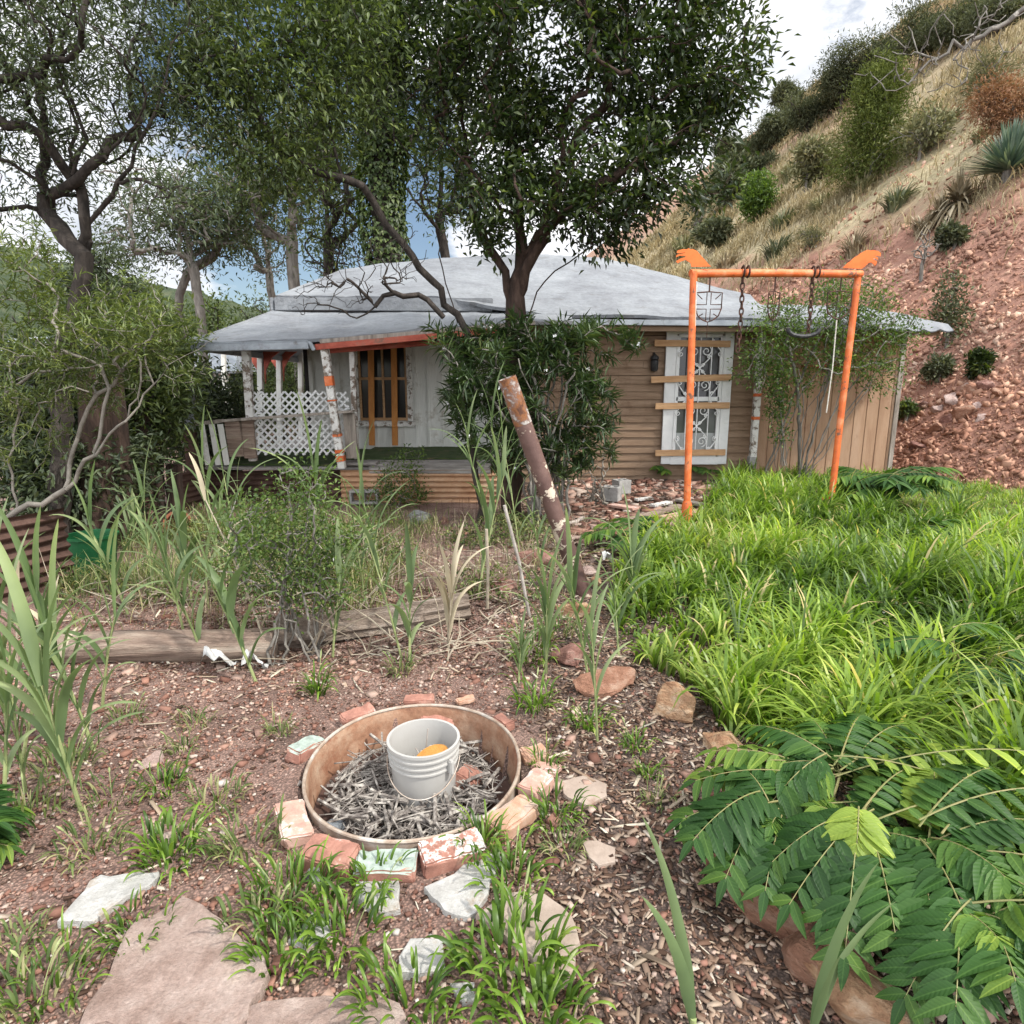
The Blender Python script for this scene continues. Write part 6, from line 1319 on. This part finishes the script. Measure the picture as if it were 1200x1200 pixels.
# ================= REEDS
def reed(label,px,py,toppx,H,nl,L,W,seed,dead=False,lean=None,az=None,group=None,green=1.,base=None,straw=0,leafstart=.2):
    W=W*1.15; L=L*1.1; nl=int(nl*1.2) if nl>4 else nl
    r_=np.random.RandomState(seed); b0_=G(px,py) if base is None else base; top=P(*toppx,b0_[1]) if lean is None else b0_+np.array([lean[0],lean[1],H])
    if lean is None: top[1]+=r_.uniform(-.1,.1)
    mid=(b0_+top)/2+np.array([(b0_[0]-top[0])*.12,0,.0]); t=np.linspace(0,1,10)[:,None]; pts=(1-t)**2*b0_+2*t*(1-t)*mid+t*t*top
    o=thing('cane_reed',label,'reed',b0_,group)
    build('stalk',MB().tube(pts,np.linspace(.0075,.003,10)*(W/.035)**.5,8),mStraw if dead else mReedStalk,o,smooth=True)
    if nl:
        k=np.linspace(leafstart,1,nl); bs_=np.array([(1-a)**2*b0_+2*a*(1-a)*mid+a*a*top for a in k]); azs=(np.arange(nl)%2)*math.pi+ (az if az is not None else r_.uniform(0,.8))+r_.normal(size=nl)*.35
        bend=np.where(k>.9,.15,.5)*r_.uniform(.6,1.5,nl)
        V,q,hg,rep=blades(bs_,L*r_.uniform(.7,1.15,nl)*np.where(k<.3,.7,1),W*r_.uniform(.8,1.1,nl),r_,14,bend,azs,droop=.5,fold=.35,twist=.25)
        tone=r_.uniform(.1,.85,nl)*green
        if dead: tone[:]=1
        fastmesh('leaves',V,q,mLfDead if dead else mReed,o,att={'rnd':np.repeat(tone,rep),'hgt':hg},smooth=True)
    return o
reed('tall cane in front of the shrub with long blades sweeping left over the pale log',300,800,(252,690),0,7,.42,.045,1,az=.1)
reed('cane rising left of the shrub with a broken straw top',262,690,(238,545),0,8,.5,.035,2,az=.2)
reed('second cane beside the broken one, blades rising to the porch rail',285,705,(262,560),0,7,.5,.03,3,az=.4)
reed('dry bent dead cane among the canes left of the shrub',318,775,(232,590),0,4,.3,.035,4,dead=True)
reed('cane behind the shrub with broad blades in front of the lattice',372,680,(372,560),0,9,.6,.05,5,az=.15)
reed('cane with arching blades below the striped porch post',450,690,(420,580),0,8,.5,.032,6,az=.3)
reed('slim cane right of the arching one reaching the grass under the deck',470,770,(425,600),0,6,.4,.025,7)
reed('short cane by the old log with a yellow heart leaf at its foot',480,775,(478,690),0,7,.32,.035,8)
reed('cane with long drooping blades left of the grey white pole',575,640,(548,520),0,8,.62,.04,9,az=.3)
reed('cane rising beside the oleander left of the leaning pipe',600,640,(575,500),0,8,.6,.04,10,az=.2)
reed('cane close behind the grey white pole',610,660,(590,520),0,7,.5,.03,11)
reed('upright narrow cane just right of the leaning pipe top',655,600,(655,530),0,5,.6,.04,12,az=1.2)
reed('thin cane in the weeds left of the leaning pipe foot',640,700,(625,610),0,6,.35,.022,13)
reed('pale green cane with tall narrow blades at the edge of the tall grass',742,705,(740,655),0,9,.5,.045,14,az=.3)
reed('smaller cane in front of the pale green one',725,770,(722,700),0,7,.38,.03,15)
reed('cane clump shoot left of the dark red edging rock',640,790,(640,700),0,9,.4,.032,16,az=.5)
reed('shoot beside the edging rocks with arching pale blades',690,800,(668,690),0,9,.42,.03,17,az=.2)
reed('short leafy shoot above the far brick of the basin',608,800,(610,760),0,8,.26,.022,18)
reed('thin pale stalk shoot in the mulch behind the boulder',700,870,(690,730),0,6,.3,.02,19,leafstart=.4)
reed('broad bladed cane at the far left edge',30,930,(10,820),0,7,.38,.035,20,az=.2)
reed('pale cane leaning over the log end at the left',95,950,(70,790),0,9,.5,.04,21,az=.1)
reed('cane with bleached lower leaves at the left edge',10,860,(5,720),0,8,.5,.04,22,az=.4)
reed('cane in front of the left log end with short blades',110,880,(60,760),0,8,.4,.04,23,az=.3)
reed('dead straw cane standing beside the left log end',70,800,(48,735),0,3,.3,.04,24,dead=True)
reed('second dead straw cane at the far left',20,790,(8,700),0,3,.3,.04,25,dead=True)
reed('cane before the green tub with flat pale blades',150,720,(110,620),0,8,.45,.045,26,az=.3)
reed('low cane right of the green tub',215,740,(195,650),0,8,.45,.035,27,az=.2)
reed('slender cane between tub and broken cane',180,700,(165,600),0,6,.5,.03,28,az=.5)
# dead stems leaning
mb=MB(); 
# foreground right blades
def bigblade(label,px,py,tops,Ws,seed):
    b0_=G(px,py); o=thing('cane_shoot',label,'reed',b0_); A_=Acc(); r_=np.random.RandomState(seed)
    for (tx_,ty_,Yo),W in zip(tops,Ws):
        tip=P(tx_,ty_,b0_[1]+Yo); t=np.linspace(0,1,16); mid=(b0_+tip)/2+np.array([(b0_[0]-tip[0])*.25,0,.16*np.linalg.norm(tip-b0_)]); W=W*.8; pts=((1-t)**2)[:,None]*b0_+(2*t*(1-t))[:,None]*mid+(t*t)[:,None]*tip
        T=unit(np.gradient(pts,axis=0)); view=unit(pts-np.array([0,0,EYE])); side=unit(np.cross(T,np.array([.2,1,.2])+0*T)); up=np.cross(side,T)
        w=(W*.5*np.minimum(1,t*3.2+.35)*np.clip(1-t,0,1)**.62)[:,None]; tw=(r_.uniform(-1,1)*1.1*t)[:,None]; side,up=side*np.cos(tw)+up*np.sin(tw),up*np.cos(tw)-side*np.sin(tw)
        V=np.stack([pts+side*w+up*w*.35,pts,pts-side*w+up*w*.35],1).reshape(-1,3); s=(np.arange(15)*3)[:,None]; q=np.concatenate([s+np.array([0,1,4,3]),s+np.array([1,2,5,4])]); A_.add(V,q,np.full(len(V),r_.uniform(.2,.6)),np.repeat(t,3))
    A_.build('leaves',mReed,o,smooth=True); build('stalk',MB().tube([b0_-[0,0,.05],b0_+[0,0,.03]],.008,8),mReedStalk,o); return o
bigblade('upright pair of broad blue green blades in the mulch at the bottom',812,1205,((752,955,.1),(752,1050,-.02)),(.045,.05),1)
bigblade('broad folded blades in front of the leafy plant at the bottom right',952,1215,((1030,1010,.05),(1052,1055,.1),(985,1120,-.05)),(.05,.04,.03),2)
bigblade('long blades crossing the leafy plant at the lower right corner',1075,1215,((1115,1098,.05),(1200,1145,.05),(990,1128,0),(1090,1120,.2)),(.035,.05,.03,.03),3)
bigblade('pale upright blades standing in the tall grass above the leafy plant',1045,880,((1112,770,.1),(1015,790,0),(1170,800,0),(1040,800,.2)),(.045,.03,.03,.03),4)
bigblade('slender upright blades in the tall grass below the orange frame',865,770,((845,660,0),(905,655,.1),(870,690,.2),(830,650,0)),(.02,.02,.02,.02),5)
bigblade('tall thin blades sprouting mid lawn',935,800,((945,690,0),(938,760,.1),(925,720,0)),(.028,.02,.02),6)
bigblade('pair of blades standing in the lawn at the right edge',1160,800,((1180,730,0),(1120,720,0),(1200,770,0)),(.02,.02,.02),7)
# ================= FOREGROUND TUFTS
def tuft(label,px,py,n_,H,W,seed,rad=.07,bend=.75,stalks=3,mat=None):
    H=H*.88; W=W*.98; bend=.85; n_=int(n_*1.35); rad=rad*(.75 if n_<65 else 1); stalks=min(stalks,1); r_=np.random.RandomState(seed); c=G(px,py); o=thing('grass_tuft',label,'grass tuft',c); A_=Acc()
    a=r_.uniform(0,6.28,n_); q_=rad*np.sqrt(r_.uniform(size=n_)); b=np.stack([c[0]+q_*np.cos(a),c[1]+q_*np.sin(a)*.8,np.zeros(n_)],1); b[:,2]=gz(b[:,0],b[:,1])-.005
    # leaves start at different heights of culms
    lift=r_.uniform(0,1,n_)**2*H*.55; b[:,2]+=lift; b[:,0]+=np.cos(a)*lift*.3; b[:,1]+=np.sin(a)*lift*.3
    V,q,hg,rep=blades(b,H*r_.uniform(.4,1.1,n_)*.75,W*r_.uniform(.6,1.2,n_),r_,8,bend,a+r_.normal(size=n_)*.6,droop=.5,fold=.3); tone=r_.uniform(0,.95,n_)
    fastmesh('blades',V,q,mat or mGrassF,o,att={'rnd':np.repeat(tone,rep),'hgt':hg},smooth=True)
    if stalks:
        mb=MB(); 
        for k in range(stalks):
            a_=r_.uniform(0,6.28); bb=c+np.array([.03*math.cos(a_),.03*math.sin(a_),0]); tp=bb+np.array([H*.5*math.cos(a_),H*.4*math.sin(a_),H*r_.uniform(.8,1.2)]); md=(bb+tp)/2+[0,0,.04]; t=np.linspace(0,1,8)[:,None]; pts=(1-t)**2*bb+2*t*(1-t)*md+t*t*tp; mb.tube(pts,.0014,5); 
            mb.tube(pts[-3:],[.003,.0045,.001],6)
        build('seed_stalks',mb,mReedStalk,o)
    return o
T=[('big leafy grass tuft growing between the white slabs left of centre',400,1108,70,.18,.014,.13),('tall central grass tuft spreading at the bottom',598,1135,72,.25,.016,.14),('grass tuft overlapping the large white slab by the basin bricks',600,1040,50,.18,.013,.1),('grass tuft at the very bottom, right of centre',625,1195,60,.22,.016,.12),
('grass tuft leaning over the pale white slab at the left',200,1010,75,.2,.012,.09),('wispy tuft left of the pinkish brick',290,1000,70,.17,.009,.12),('tuft below the red orange brick',345,1060,90,.2,.011,.12),('low tuft on the upper edge of the pink flagstone',160,1100,60,.11,.008,.09),('fine tuft in the gravel above the pale slab',110,1000,60,.15,.008,.1),('small tuft behind the pale stone in the gravel',195,925,60,.14,.008,.08),('thin spreading tuft in the gravel left',130,940,50,.12,.007,.12),('tuft at the lower left corner beside the flagstone',60,1160,50,.14,.008,.12),('small tuft just right of the basin bricks',648,965,60,.17,.01,.09),('tuft between the basin and the pale pink flagstone',640,905,40,.14,.008,.06),
('fresh tuft at the right of the basin, near the shoots',625,830,60,.2,.012,.08),('green tuft in front of the old log with droopy blades',372,815,38,.22,.013,.05),('tuft on the mulch behind the boulder',690,850,60,.16,.01,.1),('small tuft by the foot of the boulder',745,880,40,.13,.009,.07),('slender tuft along the leafy plant edge',760,910,30,.12,.008,.06),('thin tuft left of the large flagstone bottom',20,1110,40,.12,.008,.1),('wispy grass right of the low cane shoot',655,745,50,.2,.01,.1),('tall weedy tuft left of the edging rocks',625,775,60,.26,.012,.1),('grassy tuft in front of the striped porch post',445,615,90,.25,.01,.3),('light tuft at the foot of the striped shed post',880,560,60,.3,.012,.3),('tuft left of the lower flagstone edge near the frame bottom',330,1130,60,.16,.01,.1),('bright tuft under the red brown flagstone bits at the bottom',480,1185,60,.18,.012,.12)]
T+=[('wispy tuft at the left edge below the canes',30,960,60,.2,.008,.12),('wispy tuft under the far left canes',75,905,60,.2,.009,.12),('thin grass in the gravel before the pale log',150,845,40,.14,.007,.1),('thin grass clump between log and basin, left',230,850,40,.12,.006,.1),('wispy dry grass beside the green painted brick at the left',330,860,36,.14,.006,.08),('thin tuft above the far red brick',470,790,40,.16,.008,.08),('thin tuft left of the pinkish brick, higher up',255,945,50,.15,.008,.1),('thin grass on the right flank of the large flagstone',305,1090,60,.16,.009,.1),('thin grass beside the small pale pink chip',660,1000,40,.12,.007,.08),('wispy grass on the mulch in front of the leafy plant',770,940,34,.1,.006,.08),('thin tuft in the bare soil left of the basin',215,880,36,.12,.007,.08),('wispy tuft at the frame bottom left of the flagstone',30,1190,60,.18,.009,.12),('fresh tuft between green brick and square white slab',440,1040,60,.14,.01,.07),('fresh tuft beside the near right red brick',560,1000,60,.18,.011,.07)]
for i,(lab,px,py,n_,H,W,rad) in enumerate(T): tuft(lab,px,py,n_,H,W,300+i,rad,mat=mWeedG if 'wisp' in lab or 'fine' in lab or 'thin' in lab else None,stalks=3 if n_>55 else 1)
# ================= COMPOUND-LEAF PLANTS
def leaflet(acc,p,d,nor,L,W,tone,droop=.35):
    d=d/np.linalg.norm(d); s=np.cross(d,nor); s/=np.linalg.norm(s); u=np.cross(s,d); t=np.array([0,.12,.3,.5,.7,.86,1.]); w=np.array([.1,.72,1,.9,.62,.32,.0])*W*.5
    a=t*droop; c=p+np.outer(L*np.sin(a)/max(droop,1e-3),d)-np.outer(L*(1-np.cos(a))/max(droop,1e-3),u)
    V=np.stack([c+np.outer(w,s)+np.outer(w*.35,u),c,c-np.outer(w,s)+np.outer(w*.35,u)],1).reshape(-1,3)
    k=(np.arange(6)*3)[:,None]; q=np.concatenate([k+np.array([0,1,4,3]),k+np.array([1,2,5,4])]); uu=np.stack([np.tile([-1,0,1],7),np.repeat(t,3)],1)
    uu[:,0]*=np.repeat(np.minimum(1,w/W*2+.02),3)
    acc.add(V,q,np.full(len(V),tone),None,uu)
def frond(acc,stem,p0,tip,np_,LL,LW,rng,tone,arch=.25,rach=.003):
    L=np.linalg.norm(tip-p0); mid=(p0+tip)/2+np.array([0,0,arch*L]); t=np.linspace(0,1,14)[:,None]; pts=(1-t)**2*p0+2*t*(1-t)*mid+t*t*tip
    stem.tube(pts,np.linspace(rach,rach*.4,14),5)
    np_=int(np_*1.3); ks=np.linspace(.15,.97,np_)
    for k in ks:
        f=k*13; i=int(f); c=pts[i]+(pts[min(i+1,13)]-pts[i])*(f-i); d=pts[min(i+1,13)]-pts[max(i-1,0)]; d/=np.linalg.norm(d)
        s=np.cross(d,[0,0,1.]); s/=max(np.linalg.norm(s),1e-6); u=np.cross(s,d); sc_=(.62+.5*math.sin(min(1,k*1.05)*math.pi*.85))*rng.uniform(.78,1.15)
        for sg in (-1,1):
            dd=s*sg*.95+d*(.35+.25*k)-np.array([0,0,.22])+rng.normal(size=3)*.06; leaflet(acc,c,dd,u+rng.normal(size=3)*.1,LL*sc_,LW*sc_,tone if tone>.95 else np.clip(tone+rng.normal()*.1+.35*max(0,k-.75)/.25,0,.9),.45)
    leaflet(acc,pts[-1],d-np.array([0,0,.2]),u,LL*.7,LW*.7,tone,.3)
def ailanthus(name,label,base,crowns,fr,LL,LW,seed,arch=.22):
    r_=np.random.RandomState(seed); o=thing(name,label,'plant',base); acc=Acc(); sm=MB()
    for c in crowns: sm.tube([base+(c-base)*0+r_.normal(size=3)*[.03,.03,0],(base+c)/2+r_.normal(size=3)*.02,c],[.008,.007,.004],6)
    for (ci,tip,np_,tone) in fr: frond(acc,sm,crowns[ci]+r_.normal(size=3)*[.02,.02,.03],tip,np_,LL,LW,r_,tone,arch)
    acc.build('leaflets',mAil,o,uv=True,smooth=True); build('leaf_stalks',sm,mAilStem,o); return o
cr=[P(985,905,1.95),P(1010,960,1.72),P(1085,985,1.6),P(905,945,1.85),P(1130,1070,1.4)]
bs_=np.array([.95,1.75,0.])
FR=[(3,(800,960,1.80),9,.4),(3,(812,985,1.7),9,.3),(3,(850,1030,1.62),8,.4),(0,(815,915,1.98),9,.5),(0,(835,880,2.1),9,.85),(0,(820,905,2.05),8,.9),(0,(880,850,2.25),9,.45),(0,(950,842,2.25),9,.6),(0,(1010,838,2.25),10,.5),(0,(1060,850,2.2),9,.55),
(1,(905,1010,1.62),9,.35),(1,(925,1060,1.5),9,.3),(1,(965,1075,1.45),9,.4),(1,(990,1120,1.36),9,.35),(1,(1004,990,1.58),7,1.),(1,(1050,1100,1.35),9,.45),(1,(930,985,1.72),9,.35),
(2,(1095,905,1.85),10,.96),(2,(1160,900,1.8),10,.5),(2,(1200,960,1.6),9,.4),(2,(1180,1030,1.4),9,.5),(2,(1100,1120,1.3),10,.35),(2,(1150,1130,1.25),9,.35),(2,(1040,1060,1.45),9,.4),
(4,(1210,1060,1.3),8,.7),(4,(1190,1150,1.15),8,.4),(4,(1120,1180,1.15),8,.3),(4,(1060,1170,1.22),8,.35),(4,(1240,1120,1.2),8,.4),(1,(1075,900,1.95),9,.6),(0,(900,900,2.0),8,.4),(3,(870,900,2.0),8,.45),(1,(1040,920,1.85),9,.4),(2,(1130,960,1.68),9,.45),(3,(905,965,1.75),9,.6),(0,(930,930,1.9),9,.75),(0,(890,960,1.85),9,.45),(1,(960,945,1.8),9,.8),(0,(1000,880,2.05),9,.7),(1,(1000,1040,1.5),9,.5),(4,(1170,1100,1.25),9,.7),(2,(1060,1010,1.55),9,.6)]
ailanthus('compound_leaf_plant','large dark green plant with feather-like compound leaves at the lower right',bs_,cr,[(c,P(*t),n_,tn) for c,t,n_,tn in FR]+[(c,P(t[0]*.82+1010*.18+k*9,t[1]*.82+985*.18+22,t[2]*.95+.02),9,.25+.02*k) for k,(c,t,n_,tn) in enumerate(FR) if k%2==0],.115,.038,5)
def small_ail(label,px,py,rad,h,nf,LL,LW,seed,Y=None,hill=False):
    b0_=Hh(px,py) if hill else (G(px,py) if Y is None else P(px,py,Y)); r_=np.random.RandomState(seed); cr=[b0_+np.array([r_.uniform(-.3,.3)*rad,r_.uniform(-.2,.2)*rad,h*r_.uniform(.55,1)]) for _ in range(5)]; fr=[]
    for k in range(nf):
        a=k*2.4; fr.append((k%5,cr[k%5]+np.array([rad*math.cos(a),rad*.9*math.sin(a),r_.uniform(-.35,.25)*h]),9,r_.uniform(.2,.75)))
    return ailanthus('compound_leaf_plant',label,b0_,cr,fr,LL,LW,seed,.18)
small_ail('dark compound leaved plant at the foot of the right orange leg',1032,600,.62,.45,30,.2,.05,6)
small_ail('small fern-like compound leaved plant in the dirt behind the tall grass edge',738,640,.42,.2,10,.15,.04,7)
small_ail('dark leafy plant on the slope foot at the right frame edge',1200,515,.55,.55,28,.2,.06,8)
small_ail('compound leaved sprig in the grass at the right, beside the half buried slab',1085,640,.4,.22,10,.16,.045,9)
small_ail('bluish compound leaves poking up from the tall grass at the right',1130,830,.35,.38,12,.13,.035,10)
small_ail('low leafy sprig under the tall security window, right of the orange leg',825,560,.4,.22,10,.14,.05,11)
small_ail('low leafy sprig beneath the tipped concrete block',768,560,.3,.2,8,.13,.05,12)
small_ail('dark compound leaves at the left frame edge above the gravel tuft',-55,1020,.17,.2,12,.1,.03,13)

r9=np.random.RandomState(77); mb=MB()
for i in range(240):
    px=r9.choice([r9.uniform(290,640),r9.uniform(60,420)],p=[.75,.25]); py=r9.uniform(650,780) if px>330 else r9.uniform(640,735); g0=G(px,py); l=r9.uniform(.12,.6); a=r9.uniform(0,6.28); el=abs(r9.normal())*.4
    e=g0+np.array([l*math.cos(a)*math.cos(el),l*math.sin(a)*math.cos(el)*.6,l*math.sin(el)+.02]); mb.tube([g0+[0,0,.02],(g0+e)/2+r9.normal(size=3)*.01+[0,0,.02],e],[r9.uniform(.002,.006)]*2+[.0015],5)
o=build('dead_stalks',mb,mStraw,loc=G(450,720)); tag(o,'tangle of broken dry stalks lying around the two logs','dead stalks',kind='stuff')
rg=np.random.RandomState(78); pp_=[]
for i in range(3600):
    px=rg.uniform(150,690); py=rg.uniform(605,740 if px<330 else 700); pp_.append(G(px,py)) if rg.uniform()<.5+.5*math.sin(px*.05+py*.08) else None
pp_=np.array(pp_); V,q,hg,rp=blades(pp_,rg.uniform(.08,.38,len(pp_)),.0045*rg.uniform(.5,1.4,len(pp_)),rg,5,.8,droop=.6)
o=fastmesh('dead_grass',V,q,mLfDead,att={'rnd':np.repeat(rg.uniform(size=len(pp_)),rp),'hgt':hg}); tag(o,'wispy dead straw coloured grass around the logs and leaning pipe','dead grass',kind='stuff')

rq=np.random.RandomState(91); k=0
while k<13:
    px=rq.uniform(120,435); py=rq.uniform(640,730)
    if abs(px-330)<30: continue
    k+=1; g0=G(px,py); L_=rq.uniform(.3,.5); reed('young green cane sprouting on the bank behind the logs',px,py,(px+rq.uniform(-25,25),py-rq.uniform(35,80)),0,int(rq.uniform(5,9)),L_,rq.uniform(.022,.038),900+k,az=rq.uniform(-.4,.6),group='young canes on the bank behind the logs')

for i,(px,py,tp,lab) in enumerate((((60),880,(30,700),'pale cane with arching blades among the far left canes'),(25,900,(60,740),'cane leaning right among the far left canes'),(120,830,(140,720),'slim cane just left of the pale log end'),(5,950,(-10,780),'broad cane cut by the left frame edge'),(240,775,(205,660),'cane with wide flat blades crossing in front of the pale log'),(390,770,(400,680),'slim cane between the shrub and the old log'),(525,760,(530,690),'dry leaning cane at the right end of the old log'),(560,700,(590,560),'cane with drooping blades nearest the leaning pipe on its left'))):
    reed(lab,px,py,tp,0,8,.42,.034,950+i,az=.2+.1*i,dead=(i==6))
